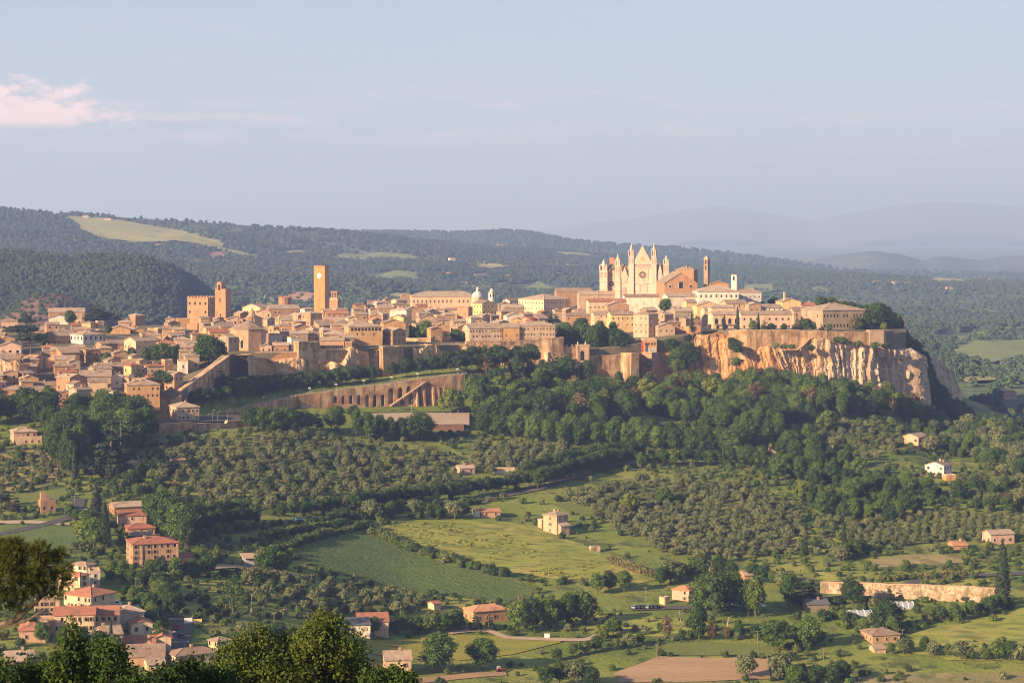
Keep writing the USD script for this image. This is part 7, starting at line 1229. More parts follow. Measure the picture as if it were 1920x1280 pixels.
for i, (u, v) in enumerate(((1380, 572), (1410, 575), (1420, 572), (1450, 566), (1535, 572), (1550, 570), (1565, 572), (1580, 573), (1596, 575), (1540, 566), (1560, 566), (1610, 580))): tag(tone('broad', u, v + 10, 20, 'tree behind the roofs at the right end of the town', 1.5, i, 1720), None, None, 'trees behind the roofs at the right end')
for i in range(36):
    u = tr.uniform(0, 1600); v = tr.uniform(float(top_of_town(u)) + 25, max(float(low_of_town(u)), float(top_of_town(u)) + 26)); D_ = float(TD_at(u, v)); q = np.array([(u - CX) / F * D_, D_])
    if any(np.hypot(*(q - c)) < rr + 1.5 for c, rr, _ in SPOTS): continue
    tag(plant('broad', P(u, v, D_), tr.uniform(7, 10), 'small garden tree between the town houses', 'small trees between the town houses', .8))
# growth on the cliffs
for i, (u, v, h_, D_) in enumerate(((1262, 690, 26, 1464), (1272, 680, 30, 1466), (1285, 690, 40, 1466), (1270, 700, 30, 1462), (1376, 660, 20, 1460), (1384, 664, 16, 1458), (1372, 648, 16, 1466), (1380, 690, 20, 1452), (1520, 660, 14, 1462), (1455, 652, 9, 1460), (1470, 653, 8, 1460), (1485, 653, 8, 1460), (1640, 652, 10, 1478), (1660, 652, 9, 1480), (1610, 648, 9, 1478), (1580, 642, 10, 1474), (1570, 640, 9, 1476), (1215, 690, 14, 1454), (1258, 660, 26, 1474), (1290, 664, 24, 1470))): tag(tone(('broad', 'bush')[h_ < 18], u, v, h_, 'leafy growth clinging to the cliff face', 1.5, i, D_), None, None, 'growth clinging to the cliff face')
# wooded east flank
ev = np.random.default_rng(77); fp, fh = [], []
for i in range(0, 45):
    for j in range(0, FLANK.shape[1]):
        if ev.random() < .42: fp.append(FLANK[i, j] + np.r_[ev.normal(0, 2, 2), -.5]); fh.append(ev.uniform(7, 13))
fp, fh = np.array(fp), np.array(fh); o_ = np.argsort(fp[:, 1]); fp, fh = fp[o_], fh[o_]
for p, h_ in zip(fp[:10], fh[:10]): plant(str(ev.choice(['broad', 'tall'])), p, h_, 'dark tree on the shaded east flank of the rock', 'trees on the shaded east flank', 1.1)
stuff('woodland', ['broad', 'tall'], fp[10:], fh[10:], 'dense wood on the shaded east flank of the rock')
wood(['broad', 'olive', 'bush'], [(1965, 805), (2420, 830), (2420, 1230), (1985, 1230), (1965, 1000)], 15, (3.5, 10), 23, '', '', 'trees and groves going on to the right', 0); wood(['broad', 'olive', 'bush'], [(-440, 770), (-70, 775), (-70, 1280), (-440, 1280)], 15, (3.5, 10), 24, '', '', 'trees and groves going on to the left', 0)
# undergrowth on the slope
pts = ground_pts(scatter_in([(-300, 760), (300, 812), (860, 815), (1300, 735), (1700, 760), (2200, 790), (2200, 1285), (-300, 1285)], 6.2, 99)); r_ = np.random.default_rng(4)
den = meshkit.fbm(np.c_[pts[:, :2] * .018, np.zeros(len(pts))], 3, 5); uu_, vv_ = pix(pts); keep = r_.random(len(pts)) < np.clip((den - .36) * 4.5, .08, .95); stuff('undergrowth', ['bush'], pts[keep], r_.uniform(.9, 3.4, keep.sum()), 'bushes and undergrowth between the groves')
def field_pts(i, spacing, seed, jitter, rows):
    r = np.random.default_rng(seed); poly = FIELDS[i]; x0, y0, x1, y1 = poly.bounds; c, s_ = math.cos(rows), math.sin(rows); Lx = max(x1 - x0, y1 - y0) * .75; g1, g2 = np.arange(-Lx, Lx, spacing[0]), np.arange(-Lx, Lx, spacing[1]); X, Y = np.meshgrid(g1, g2)
    X = X + r.uniform(-jitter, jitter, X.shape) * spacing[0]; Y = Y + r.uniform(-jitter, jitter, Y.shape) * spacing[1]; x = (x0 + x1) / 2 + X.ravel() * c - Y.ravel() * s_; y = (y0 + y1) / 2 + X.ravel() * s_ + Y.ravel() * c; k = shapely.contains_xy(poly, x, y); return ground_pts(np.c_[x[k], y[k]])
q = field_pts(0, (2.6, 2.6), 1, .5, .3); dn = meshkit.fbm(np.c_[q[:, :2] * .03, np.zeros(len(q))], 4, 15); q = q[np.random.default_rng(8).random(len(q)) < np.clip((dn - .46) * 1.6, .02, .3)]; q[:, 2] += .25; stuff('meadow_grass', ['tuft'], q, np.random.default_rng(9).uniform(.35, .85, len(q)), 'tussocks of tall grass on the yellow meadow')
q = field_pts(1, (2.4, 2.0), 2, .16, .42); q[:, 2] += .25; stuff('crop_rows', ['crop'], q, np.random.default_rng(9).uniform(.3, .5, len(q)), 'low dark green crop growing in rows')
# distant woodland
def far_wood(name, grid, spacing, label, seed, keepf=None, hs=(8, 12)):
    r = np.random.default_rng(seed); nr, nc = grid.shape[:2]; P00, P10, P01, P11 = grid[:-1, :-1], grid[1:, :-1], grid[:-1, 1:], grid[1:, 1:]
    ar = np.linalg.norm(np.cross(P10 - P00, P01 - P00), axis=-1); cnt = r.poisson(ar / spacing ** 2); i, j = np.nonzero(cnt > 0); rep = cnt[i, j]; i, j = np.repeat(i, rep), np.repeat(j, rep); a, b = r.random((2, len(i), 1))
    p = P00[i, j] * (1 - a) * (1 - b) + P10[i, j] * a * (1 - b) + P01[i, j] * (1 - a) * b + P11[i, j] * a * b; u, v = pix(p); k = (u > -350) & (u < 2300)
    if keepf is not None: k &= keepf(u, v, p)
    p = p[k]; stuff(name, ['far'], p, r.uniform(*hs, len(p)), label, r.uniform(.9, 1.4, len(p))); return len(p)
FFIELDS = [([(118, 406), (170, 408), (240, 416), (330, 432), (410, 452), (425, 462), (408, 470), (330, 458), (255, 462), (185, 452), (160, 438), (138, 420)], 'far_field'), ([(395, 463), (440, 470), (490, 480), (480, 488), (450, 483), (410, 472)], 'far_field'), ([(382, 476), (412, 472), (432, 482), (395, 488)], 'far_bare_field'), ([(198, 481), (235, 478), (268, 484), (230, 487)], 'far_field'), ([(600, 486), (640, 474), (700, 473), (760, 479), (800, 487), (700, 489)], 'far_green_field'), ([(680, 512), (740, 508), (790, 512), (780, 525), (720, 527), (678, 520)], 'far_green_field'), ([(930, 535), (1010, 528), (1080, 540), (1060, 550), (990, 548)], 'far_green_field'), ([(690, 555), (760, 551), (800, 558), (740, 562)], 'far_field'), ([(1390, 531), (1440, 532), (1470, 545), (1400, 548)], 'far_green_field'), ([(1715, 525), (1760, 522), (1820, 526), (1840, 530), (1770, 533)], 'far_field'), ([(1740, 630), (1790, 621), (1850, 625), (1860, 636), (1800, 640)], 'far_field'), ([(1865, 614), (1960, 612), (1960, 628), (1880, 624)], 'far_field'), ([(1795, 650), (1860, 640), (1980, 640), (1980, 665), (1860, 690), (1780, 670)], 'far_green_field'), ([(1800, 716), (1860, 712), (1880, 720), (1810, 724)], 'far_field'), ([(500, 470), (560, 466), (600, 474), (540, 480)], 'far_field'), ([(850, 500), (930, 496), (1000, 504), (920, 510)], 'far_field'), ([(1000, 470), (1080, 474), (1160, 486), (1060, 482)], 'far_field')]
fr2 = np.random.default_rng(12)
for _ in range(34):
    u_, v_ = (fr2.uniform(480, 1120), fr2.uniform(478, 556)) if fr2.random() < .6 else (fr2.uniform(1360, 1900), fr2.uniform(520, 640))
    w_, h_ = fr2.uniform(18, 48), fr2.uniform(2.2, 5.5); q_ = [(u_ + w_ * math.cos(a) * fr2.uniform(.7, 1.1), v_ + h_ * math.sin(a) * fr2.uniform(.7, 1.1) + (w_ * .05) * math.cos(a)) for a in np.linspace(0, 2 * PI, 8)[:-1]]
    if any(sg.Polygon(q_).intersects(sg.Polygon(q0)) for q0, _ in FFIELDS): continue
    FFIELDS.append((q_, str(fr2.choice(['far_field', 'far_green_field', 'far_green_field', 'far_bare_field'], p=[.4, .3, .2, .1]))))
FPOLY = [sg.Polygon(q).buffer(-1.0) for q, _ in FFIELDS]; shapely.prepare(FPOLY)
for q, m_ in FFIELDS:
    pl_ = sg.Polygon(q); pl_ = pl_.buffer(-2).buffer(2) if pl_.buffer(-2).geom_type == 'Polygon' and not pl_.buffer(-2).is_empty else pl_
    v2, f2 = trimesh.creation.triangulate_polygon(pl_, engine='earcut'); v2, f2 = trimesh.remesh.subdivide_to_size(np.c_[v2, np.zeros(len(v2))], f2, 5.0, max_iter=12)[:2]
    p = far(v2[:, 0], v2[:, 1], 3.5); n_ = np.cross(p[f2[:, 1]] - p[f2[:, 0]], p[f2[:, 2]] - p[f2[:, 0]]); f2 = np.where(n_[:, 2:3] < 0, f2[:, ::-1], f2); tag(obj('distant_field', (p, f2), m_, smooth=True), kind='structure')
def keep_far(u, v, p):
    k = np.ones(len(u), bool)
    for q in FPOLY: k &= ~shapely.contains_xy(q, u, v)
    hid = (v > top_of_town(np.clip(u, -50, 1630)) + 12) & (u < 1640)
    den = meshkit.fbm(np.c_[p[:, :2] * .0011, np.zeros(len(p))], 4, 8); west = np.clip((700 - u) / 500, 0, 1) * (v < 520); rr = np.random.default_rng(3).random(len(u))
    return k & ~hid & (rr < np.clip((den - .42) * 5 + .42 + west * .6, .12, 1)) & (p[:, 1] < 9500)
c1 = far_wood('distant_woodland', FARGRID, 12.5, 'woodland over the hills and valley beyond the town', 201, keep_far, (6, 11.5)); c2 = far_wood('distant_woodland', NEARHILL, 8.0, 'woodland of the rounded hill behind the left of the town', 202, lambda u, v, p: (v < 612) & (u < 530), (4.5, 7.5)); c3 = far_wood('distant_woodland', HB, 40, 'woodland of the hazy ridge in the middle distance', 203, lambda u, v, p: (v < 540) & (u > 600), (12, 18)); c4 = far_wood('distant_scrub', BURN, 7, 'scrub on the purplish hill at the left', 204, lambda u, v, p: (u < 240) & (np.random.default_rng(5).random(len(u)) < .35), (3, 5))
print('far trees', c1, c2, c3, c4)
# ------------------------------------------------------------------ foreground trees on the viewer's own hillside
def gz_near(x, y):
    return float(ground_pts(np.array([[x, y]]))[0, 2])
def near_tree(name, cat, label, lobes, D, leaf, n, size, seed, trunk_u, spread=1.0, dens=1.0):
    r = np.random.default_rng(seed); mb = MB(); k = D / F; C = np.array([P(u, v, D + r.uniform(-1, 1) * rr * k * 1.2) for u, v, rr in lobes]); R = np.array([rr * k for _, _, rr in lobes])
    base = np.array([(trunk_u - CX) * k, D + .5, 0.0]); base[2] = gz_near(base[0], base[1]); root = thing(name, base, 0, label, cat)
    # clumps on the surface of each lobe, leaves in each clump
    w = R ** 2; nc = max(30, n // 26); kk = r.choice(len(R), nc, p=w / w.sum()); d = sphere_dirs(nc, r, .15); cc = C[kk] + d * (R[kk] * r.uniform(.55, 1.12, nc))[:, None]
    per = 26; q = np.repeat(cc, per, 0) + r.normal(0, size * 1.5, (nc * per, 3)); nn = np.repeat(d, per, 0) * .6 + r.normal(size=(nc * per, 3)) * .7 + [0, 0, .25]
    v, f = leaf_quads(q - base, nn, size, r, bend=.3, asp=1.55); obj('crown', (v, f), leaf, root)
    tb = MB(); top = C.mean(0) - base; tb.bar((0, 0, -1.5), (top[0] * .5, top[1] * .5, top[2] * .55), .32, .22, 7)
    for c in C:
        c = c - base; m_ = np.array([top[0] * .5, top[1] * .5, top[2] * .55]); mid = (m_ + c) / 2 + r.normal(0, .3, 3); tb.bar(m_, mid, .12, .08, 5); tb.bar(mid, c, .08, .03, 5)
    obj('trunk', tb.get(), 'bark', root); return root
near_tree('oak_tree', 'oak tree', 'large foreground oak with glossy leaves rising from the bottom edge', [(610, 1182, 34), (592, 1216, 46), (640, 1222, 42), (560, 1255, 58), (632, 1268, 58), (522, 1218, 30), (500, 1252, 46), (462, 1214, 27), (440, 1246, 42), (664, 1258, 30), (484, 1190, 16), (603, 1160, 14), (625, 1165, 14), (700, 1290, 36), (400, 1290, 40), (540, 1300, 60), (640, 1310, 60), (470, 1300, 60)], 82, 'leaf_near', 36000, .088, 301, 560)
near_tree('oak_tree', 'oak tree', 'leafy foreground tree with thin upright shoots in front of the village', [(140, 1186, 9), (128, 1204, 14), (152, 1224, 24), (191, 1208, 12), (206, 1240, 30), (120, 1256, 34), (168, 1270, 42), (232, 1256, 16), (128, 1172, 6), (60, 1275, 36), (12, 1272, 34), (96, 1285, 40), (180, 1215, 10), (250, 1290, 34), (150, 1300, 50)], 70, 'leaf_near', 22000, .082, 302, 120)
near_tree('oak_tree', 'oak tree', 'low foreground tree at the bottom edge in front of the large cream house', [(340, 1262, 18), (312, 1282, 28), (366, 1242, 9), (382, 1274, 24), (358, 1255, 10), (420, 1282, 22), (290, 1290, 26), (350, 1300, 40)], 74, 'leaf_near', 10000, .085, 303, 350)
near_tree('oak_tree', 'oak tree', 'low foreground tree at the bottom edge left of the steep-roofed cottage', [(704, 1282, 22), (736, 1268, 14), (764, 1284, 20), (730, 1290, 24), (745, 1258, 6)], 78, 'leaf_near', 7000, .085, 304, 735)
# pine on the left
def near_pine():
    r = np.random.default_rng(310); D = 58; k = D / F
    CL_ = [(18, 1046, 30), (58, 1052, 28), (96, 1056, 22), (114, 1084, 16), (42, 1092, 26), (0, 1082, 36), (80, 1098, 20), (6, 1126, 20), (40, 1122, 13), (126, 1068, 11), (76, 1034, 17), (28, 1020, 12), (-30, 1060, 40), (106, 1112, 9), (112, 1040, 11), (-40, 1110, 34), (0, 1022, 12), (66, 1080, 20), (24, 1142, 8), (62, 1112, 9), (92, 1120, 7), (128, 1092, 8), (50, 1030, 10)]
    base = np.array([(-75 - CX) * k, D + 1.0, 0.0]); base[2] = gz_near(base[0], base[1]); root = thing('pine_tree', base, 0, 'dark foreground pine with tufted needles reaching in from the left edge', 'pine tree')
    C = np.array([P(u, v, D + r.uniform(-1, 1) * rr * k * 1.2) for u, v, rr in CL_]) - base; R = np.array([c[2] * k for c in CL_]); w = R ** 2
    n = 2300; kk = r.choice(len(R), n, p=w / w.sum()); d = sphere_dirs(n, r, .35); tc = C[kk] + d * (R[kk] * r.uniform(.55, 1.12, n))[:, None]
    per = 15; ax = np.repeat(d * .8 + r.normal(size=(n, 3)) * .35 + [0, 0, .35], per, 0); nd = ax / np.linalg.norm(ax, axis=1, keepdims=True) + r.normal(0, .55, (n * per, 3)); nd /= np.linalg.norm(nd, axis=1, keepdims=True)
    a = np.repeat(tc, per, 0); L = r.uniform(.10, .19, n * per)[:, None]; sd = np.cross(nd, r.normal(size=(n * per, 3))); sd /= np.linalg.norm(sd, axis=1, keepdims=True)
    v = np.stack([a - sd * .006, a + sd * .006, a + nd * L + sd * .003, a + nd * L - sd * .003], 1).reshape(-1, 3); i4 = np.arange(n * per)[:, None] * 4
    obj('crown', (v, np.vstack([i4 + [0, 1, 2], i4 + [0, 2, 3]])), 'leaf_pine', root)
    tb = MB(); tb.bar((0, 0, -1.5), (0, 0, P(0, 1240, D)[2] - base[2]), .28, .2, 8); tb.bar((0, 0, P(0, 1240, D)[2] - base[2]), (0.1, 0, P(0, 1010, D)[2] - base[2]), .2, .06, 7); obj('trunk', tb.get(), 'bark', root)
    def limb(px, r0, r1):
        q = np.array([P(u, v, D + dd) for u, v, dd in px]) - base; lb = MB()
        for i in range(len(q) - 1): t0, t1 = i / (len(q) - 1), (i + 1) / (len(q) - 1); lb.bar(q[i], q[i + 1], r0 + (r1 - r0) * t0, r0 + (r1 - r0) * t1, 6)
        obj('limb', lb.get(), 'bark', root)
    limb([(-75, 1235, 1), (-20, 1180, .6), (30, 1160, .3), (62, 1132, 0), (92, 1104, -.2), (112, 1082, -.2)], .12, .03); limb([(-20, 1180, .6), (20, 1172, .4), (55, 1160, .2), (84, 1142, 0)], .075, .02); limb([(30, 1160, .3), (44, 1120, .1), (60, 1085, 0), (70, 1055, 0)], .07, .02)
    limb([(-75, 1190, 1), (-20, 1140, .5), (20, 1105, .2), (48, 1080, 0)], .10, .03); limb([(-75, 1120, 1), (-30, 1090, .5), (10, 1060, 0), (30, 1030, 0)], .06, .02)
    for c, rr in list(zip(C, R))[:16]:
        lb = MB()
        for _ in range(7):
            e = c + sphere_dirs(1, r, .3)[0] * rr * .9; lb.bar(c, e, .016, .006, 4)
        obj('twig', lb.get(), 'bark', root)
near_pine()
# ------------------------------------------------------------------ bare trees, poles, boards, cars
def bare_tree(u, v, hpx, label, m, seed):
    p = at(u, v); h = hpx / F * p[1]; r = np.random.default_rng(seed); root = thing('bare_tree', p, 0, label, 'dead tree'); mb = MB(); z = 0.0; q = np.array([0, 0, -.5])
    pts = [q] + [np.array([r.normal(0, .05) * h * t, r.normal(0, .03) * h, h * t]) for t in (.3, .6, 1.0)]
    for i in range(3): mb.bar(pts[i], pts[i + 1], .34 * (1 - i * .28), .34 * (1 - (i + 1) * .28), 6)
    obj('trunk', mb.get(), m, root)
    for i in range(7):
        t = r.uniform(.25, .95); a = r.uniform(0, 2 * PI); L = h * r.uniform(.15, .4) * (1.1 - t * .5); c = np.array([np.interp(t, (0, .3, .6, 1), [q_[k] for q_ in pts]) for k in range(3)]); e = c + np.array([math.cos(a) * L, math.sin(a) * L * .6, L * r.uniform(.3, .9)]); lb = MB(); lb.bar(c, (c + e) / 2 + r.normal(0, .1, 3), .13, .08, 5); lb.bar((c + e) / 2, e, .08, .03, 5); obj('branch', lb.get(), m, root)
bare_tree(471, 1153, 46, 'pale dead tree with broken limbs in the lower left meadow', 'pale_bark', 1); bare_tree(1252, 1190, 40, 'bare pale trunk at the roadside left of the tall tree', 'pale_bark', 2); bare_tree(1275, 1186, 44, 'second bare trunk at the roadside, taller than its neighbour', 'pale_bark', 3); bare_tree(1452, 1198, 34, 'bare pale stem below the white marquees', 'pale_bark', 4); bare_tree(1365, 1180, 24, 'small bare stem in the field below the first marquee', 'pale_bark', 5)
def pole(u, v, hpx, label, arm=True, m='wood_post', name='utility_pole', cat='utility pole'):
    p = at(u, v); h = hpx / F * p[1]; root = thing(name, p, .2, label, cat); mb = MB(); mb.bar((0, 0, -.5), (0, 0, h), .16, .11, 6); obj('post', mb.get(), m, root)
    mb = MB(); mb.box(-.8, .8, -.06, .06, h - .5, h - .36); obj('crossarm', mb.get(), m, root); mb = MB()
    for x in (-.7, 0, .7): mb.ngon(x, 0, .07, h - .36, h - .16, 5)
    obj('insulator', mb.get(), 'white_paint', root)
for u, v, h_, l in ((1780, 1222, 40, 'pale utility pole in the right meadow'), (1733, 1200, 14, 'short pole right of the low dark-roofed house'), (1534, 1205, 40, 'utility pole in the hedge above the green strip'), (1544, 1238, 26, 'pole at the right end of the green strip'), (1421, 1207, 26, 'reddish pole left of the bare stem'), (1232, 1236, 30, 'pole at the corner of the ploughed field'), (1248, 1136, 34, 'pole beside the tiny yellow cabin'), (1210, 1128, 28, 'pole at the left end of the row of parked cars'), (916, 1182, 28, 'pole in front of the orange-roofed house'), (514, 1172, 26, 'thin pole in the grassy plot'), (423, 1152, 22, 'thin pole beside the feathery tree'), (900, 968, 18, 'white pole beside the orange-roofed shed'), (255, 1112, 30, 'pole among the village roofs'), (273, 1246, 34, 'tall pole in front of the old brown barn'), (1507, 1165, 20, 'pole right of the second marquee'), (1692, 1192, 14, 'pole behind the low dark-roofed house'), (585, 1098, 24, 'leaning thin pole at the edge of the dark crop'), (277, 814, 24, 'lamp pole at the bend below the rock wall'), (1660, 1204, 12, 'short pole beside the low dark-roofed house roof')): pole(u, v, h_, l)
def lamp(u, v, hpx, label, P0=None, group=None):
    p = at(u, v) if P0 is None else P0; h = hpx / F * p[1]; root = thing('street_lamp', p, .3, label, 'street lamp', group); mb = MB(); mb.bar((0, 0, -.3), (0, 0, h), .1, .06, 6); mb.bar((0, 0, h), (1.1, 0, h + .25), .05, n=5); obj('post', mb.get(), 'metal_grey', root); mb = MB(); mb.box(.8, 1.6, -.16, .16, h + .18, h + .34); obj('lamp_head', mb.get(), 'white_paint', root)
for u, v, h_, l in ((398, 792, 22, 'left street lamp on the forecourt below the ramp'), (408, 792, 20, 'middle street lamp on the forecourt below the ramp'), (427, 790, 22, 'right street lamp on the forecourt below the ramp'), (345, 790, 18, 'street lamp beside the lone stone house')): lamp(u, v, h_, l, P(u, v, 1215))
for u, v, h_, l in ((139, 945, 18, 'upper street lamp at the bend of the lower road'), (157, 976, 20, 'lower street lamp at the bend of the lower road'), (320, 1218, 32, 'street lamp beside the village road'), (346, 1222, 18, 'second street lamp beside the village road'), (771, 776, 26, 'tall lamp at the coach park')): lamp(u, v, h_, l, P(u, v, 1290) if u == 771 else None)
plain('car_white', (0.75, 0.75, 0.74), roughness=0.25); plain('car_dark', (0.03, 0.035, 0.05), roughness=0.2); plain('car_red', (0.40, 0.03, 0.03), roughness=0.25); plain('car_blue', (0.10, 0.30, 0.42), roughness=0.25); plain('car_silver', (0.42, 0.43, 0.45), roughness=0.25, metallic=.4); plain('rubber', (0.02, 0.02, 0.02)); plain('glass_dark', (0.02, 0.025, 0.03), roughness=0.08)
def car(p, rz, m, label, group=None, van=False):
    root = thing('parked_car' if not van else 'van', p, rz, label, 'car' if not van else 'van', group); L, W_, H_ = (4.2, 1.75, 1.45) if not van else (5.0, 1.95, 2.2)
    prof = [(-L / 2, .3), (L / 2, .3), (L / 2, .75), (L / 2 - .9, .92), (L / 2 - 1.0, .93), (-L / 2 + .2, .95), (-L / 2, .8)] if not van else [(-L / 2, .3), (L / 2, .3), (L / 2, 1.0), (L / 2 - .7, 1.15), (L / 2 - 1.2, 2.15), (-L / 2, 2.2)]
    b = trimesh.creation.extrude_polygon(sg.Polygon(prof), W_, engine='earcut'); v = np.array(b.vertices); obj('body', (np.c_[v[:, 0], W_ / 2 - v[:, 2], v[:, 1]], np.array(b.faces)), m, root)
    if not van:
        cb = MB(); cb.add([(-1.7, -.8, .94), (1.2, -.8, .94), (1.2, .8, .94), (-1.7, .8, .94), (-1.2, -.65, 1.4), (.45, -.65, 1.4), (.45, .65, 1.4), (-1.2, .65, 1.4)], [(0, 3, 2, 1), (4, 5, 6, 7), (0, 1, 5, 4), (1, 2, 6, 5), (2, 3, 7, 6), (3, 0, 4, 7)]); obj('windows', cb.get(), 'glass_dark', root); cb = MB(); cb.box(-1.2, .45, -.66, .66, 1.40, 1.45); obj('roof', cb.get(), m, root)
    else:
        cb = MB(); cb.box(-L / 2 + 2.6, L / 2 - 1.3, -W_ / 2 - .02, W_ / 2 + .02, 1.25, 1.85); obj('windows', cb.get(), 'glass_dark', root)
    for x in (-L * .31, L * .31):
        for y in (-W_ / 2, W_ / 2):
            w = trimesh.creation.cylinder(.33, .22, sections=12); w.apply_transform(trimesh.transformations.rotation_matrix(PI / 2, [1, 0, 0])); w.apply_translation([x, y, .33]); obj('wheel', w, 'rubber', root)
for i, (u, m) in enumerate(((1190, 'car_silver'), (1199, 'car_dark'), (1207, 'car_dark'), (1215, 'car_silver'), (1223, 'car_dark'), (1231, 'car_dark'))): car(at(u, 1141, .5), 1.2, m, ('first', 'second', 'third', 'fourth', 'fifth', 'last')[i] + ' car from the left in the row parked at the roadside', 'cars parked at the roadside car park')
car(at(216, 1136), .2, 'car_white', 'white van parked among the village roofs', van=True); car(at(330, 1180, .5), 1.9, 'car_red', 'dark red car on the village road'); car(at(340, 1197, .5), 2.0, 'car_dark', 'dark car lower down on the village road'); car(at(478, 1064), .3, 'car_white', 'white car in the yard beside the open barn'); car(at(490, 1063), .5, 'car_red', 'red car in the yard beside the open barn'); car(at(562, 977, .5), .35, 'car_blue', 'light blue car on the lower road under the avenue trees')
for i, (u, m) in enumerate(((812, 'car_white'), (822, 'car_silver'), (834, 'car_dark'), (846, 'car_white'), (858, 'car_white'))): car(P(u, 646.5, 1436), .1, m, ('leftmost', 'second', 'middle', 'fourth', 'rightmost')[i] + ' parked car above the rampart wall', 'cars on the rampart')
car(P(293, 782, 1234), .4, 'car_white', 'white van at the foot of the rock wall beside the forecourt', van=True); car(P(1397, 619.5, 1490), .1, 'car_white', 'white car on the terrace before the pinkish convent wing'); car(P(1010, 689, 1413), .4, 'car_white', 'white van on the road below the town gate', van=True); car(P(1180, 664, 1470), .2, 'car_white', 'white car on the road right of the town gate'); car(P(1224, 661, 1466), .1, 'car_white', 'white car in front of the orange garage')
plain('board_yellow', (0.75, 0.55, 0.18)); plain('sign_blue', (0.05, 0.17, 0.45), roughness=0.4)
for u, v, m, l in ((353, 1172, 'white_paint', 'white roadside billboard above the village road'), (371, 1174, 'board_yellow', 'yellowish roadside billboard right of the white one')):
    p = at(u, v); root = thing('billboard', p, .3, l, 'billboard'); mb = MB(); mb.box(-1.3, -1.15, 0, .15, -.3, 1.0); mb.box(1.15, 1.3, 0, .15, -.3, 1.0); obj('post', mb.get(), 'metal_grey', root); mb = MB(); mb.box(-1.5, 1.5, -.1, .02, 1.0, 2.9); obj('panel', mb.get(), m, root)
p = at(409, 1236); root = thing('signboard', p, .2, 'white and blue oval sign on a post beside the yellow house', 'sign'); mb = MB(); mb.bar((0, 0, -.3), (0, 0, 3.0), .09); obj('post', mb.get(), 'metal_grey', root)
e1 = trimesh.creation.cylinder(1.0, .2, sections=20); e1.apply_scale([1, .8, 1]); e1.apply_transform(trimesh.transformations.rotation_matrix(PI / 2, [1, 0, 0])); e1.apply_translation([0, 0, 3.6]); obj('panel', e1, 'white_paint', root); mb = MB(); mb.box(-.7, .7, -.14, -.1, 3.62, 3.9); mb.box(-.6, .6, -.14, -.1, 3.2, 3.42); obj('lettering_band', mb.get(), 'sign_blue', root)
p = at(424, 1240); root = thing('parasol', p, 0, 'bright blue parasol right of the oval sign', 'parasol'); mb = MB(); mb.bar((0, 0, 0), (0, 0, 2.3), .03); obj('pole', mb.get(), 'metal_grey', root); mb = MB(); mb.ngon(0, 0, 1.3, 1.9, 2.5, 8, .06); obj('canopy', mb.get(), 'sign_blue', root)
p = at(1026, 1196); root = thing('cabinet', p, .1, 'small white cabinet at the edge of the field path', 'cabinet'); mb = MB(); mb.box(-1, 1, 0, 1.2, -.2, 1.9); obj('body', mb.get(), 'white_paint', root); mb = MB(); mb.box(-1.15, 1.15, -.12, 1.32, 1.9, 2.05); obj('lid', mb.get(), 'concrete', root)
p = at(938, 1258); root = thing('tractor', p, .4, 'small red and white tractor at the end of the dirt path', 'tractor'); mb = MB(); mb.box(-.4, 1.7, -.4, .4, .6, 1.25); obj('bonnet', mb.get(), 'car_red', root); mb = MB(); mb.box(-1.3, -.3, -.55, .55, .7, 1.3); obj('seat_deck', mb.get(), 'car_red', root); mb = MB(); mb.box(-1.25, -.25, -.6, .6, 2.1, 2.25); [mb.box(x - .04, x + .04, y - .04, y + .04, 1.3, 2.1) for x in (-1.2, -.3) for y in (-.55, .55)]; obj('cab', mb.get(), 'white_paint', root)
for x, rr in ((-.8, .75), (1.2, .45)):
    for y in (-.75, .75): w = trimesh.creation.cylinder(rr, .3, sections=14); w.apply_transform(trimesh.transformations.rotation_matrix(PI / 2, [1, 0, 0])); w.apply_translation([x, y, rr]); obj('wheel', w, 'rubber', root)
# chapel-like town gate
r, d = H(1078, 1081, 1106, 648, 676, 10, 'flat', 'tufa_pale', 'tufa_pale', rows=0, D=1447, depth=6, label='stone town gate with a tall arch and two statues on top', name='town_gate', cat='gate', down=6)
arch_pane(d['R'] * .42, 0, .2, 2.6, 6.6, -PI / 2, .14, 'dark_pane', 'archway', r)
for x in (.1, .9): mb = MB(); mb.box(d['R'] * x - .45, d['R'] * x + .45, -.35, 0, -.2, d['h'] - .5); obj('pilaster', mb.get(), 'tufa', r)
for x in (.12, .7): sv = trimesh.creation.revolve([(0, 0), (.55, 0), (.45, .8), (.55, 1.3), (.2, 1.75), (.26, 2.05), (0, 2.3)], sections=8); sv.apply_translation([d['R'] * x, 1.0, d['h'] + .7]); obj('statue', sv, 'marble', r)
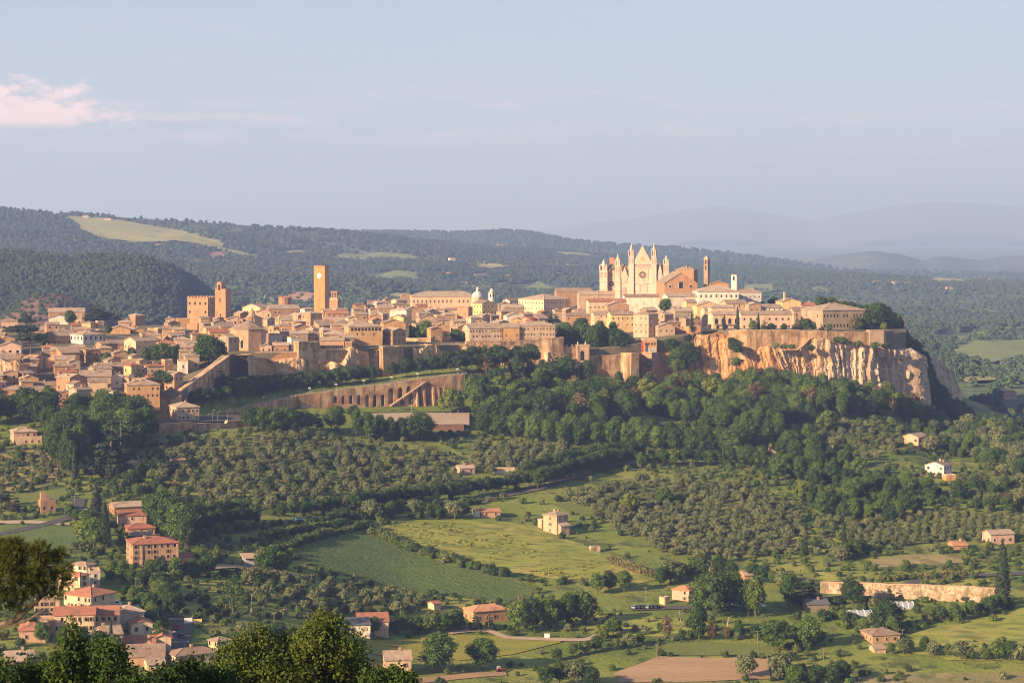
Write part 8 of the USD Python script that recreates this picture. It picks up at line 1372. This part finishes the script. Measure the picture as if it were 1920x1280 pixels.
# ------------------------------------------------------------------ labels of the houses that have none yet
LM = [('clock tower', 601, 545), ('crenellated palace', 375, 580), ('octagonal church', 465, 632), ('ochre attic palace', 685, 632), ('pale dome', 895, 556), ('cathedral', 1190, 545), ('big reddish church', 1276, 545), ('arched cream villa', 1360, 602), ('long brown convent', 1580, 602), ('town gate', 1092, 662), ('tall tower house', 1212, 612), ('left skyline church', 120, 592), ('pale three-storey palace', 156, 646), ('big round garden tree', 392, 656), ('red-roofed pair', 265, 698), ('row of tenements', 955, 628), ('white mid-town house', 750, 588), ('rampart car park', 835, 640), ('brick stub tower', 870, 585), ('long tiled palace', 830, 560), ('rock wall', 230, 745), ('deep-eaved tower house', 582, 600), ('yellow chapel', 1483, 565), ('left edge rock', 15, 690), ('belfry stump tower', 416, 560)]
RW = {'tile': 'brown', 'tile_pale': 'pale brown', 'tile_red': 'red', 'tile_orange': 'orange', 'slate': 'dark grey'}
ORD = ['', 'second ', 'third ', 'fourth ', 'fifth ', 'sixth ', 'seventh ', 'eighth ', 'ninth ', 'tenth ', 'eleventh ', 'twelfth ']
keyed = {}
fh_ = sorted([h for h in HOUSES if h.get('farh')], key=lambda h: h['u'])
FO = ['first', 'second', 'third', 'fourth', 'fifth', 'sixth', 'seventh', 'eighth', 'ninth', 'tenth', 'eleventh', 'twelfth', 'thirteenth', 'fourteenth', 'fifteenth']
cnt = {}
for h in fh_:
    c = COLW[h['look'][0]]; i = cnt.get(c, 0); cnt[c] = i + 1
    h['p'].SetCustomDataByKey('label', f'{FO[i]} {c} country house from the left on the hills beyond the town'); h['p'].SetCustomDataByKey('category', 'house')
for h in HOUSES:
    if h['lab'] or h.get('farh'): continue
    v = (h['v0'] + min(h['v1'], h['v0'] + 14)) / 2; n, lu, lv = min(LM, key=lambda L: math.hypot(L[1] - h['u'], (L[2] - v) * 1.6)); du, dv = h['u'] - lu, (v - lv) * 1.6
    d = ('right of' if du > 0 else 'left of') if abs(du) > abs(dv) else ('below' if dv > 0 else 'behind'); w, rf, rm = h['look']; keyed.setdefault((w, rf, rm, n, d), []).append((math.hypot(du, dv), h))
for (w, rf, rm, n, d), L in keyed.items():
    L.sort(key=lambda t: t[0])
    for i, (_, h) in enumerate(L):
        roofw = f' with {RW.get(rm, "brown")} roof' if rf != 'flat' else ''
        first = 'nearest ' if len(L) > 1 and i == 0 else ORD[min(i, 11)]
        t = f'{first}{COLW[w]} {ROOFW[rf]} house{roofw} {d} the {n}'
        h['p'].SetCustomDataByKey('label', t); h['p'].SetCustomDataByKey('category', 'house')
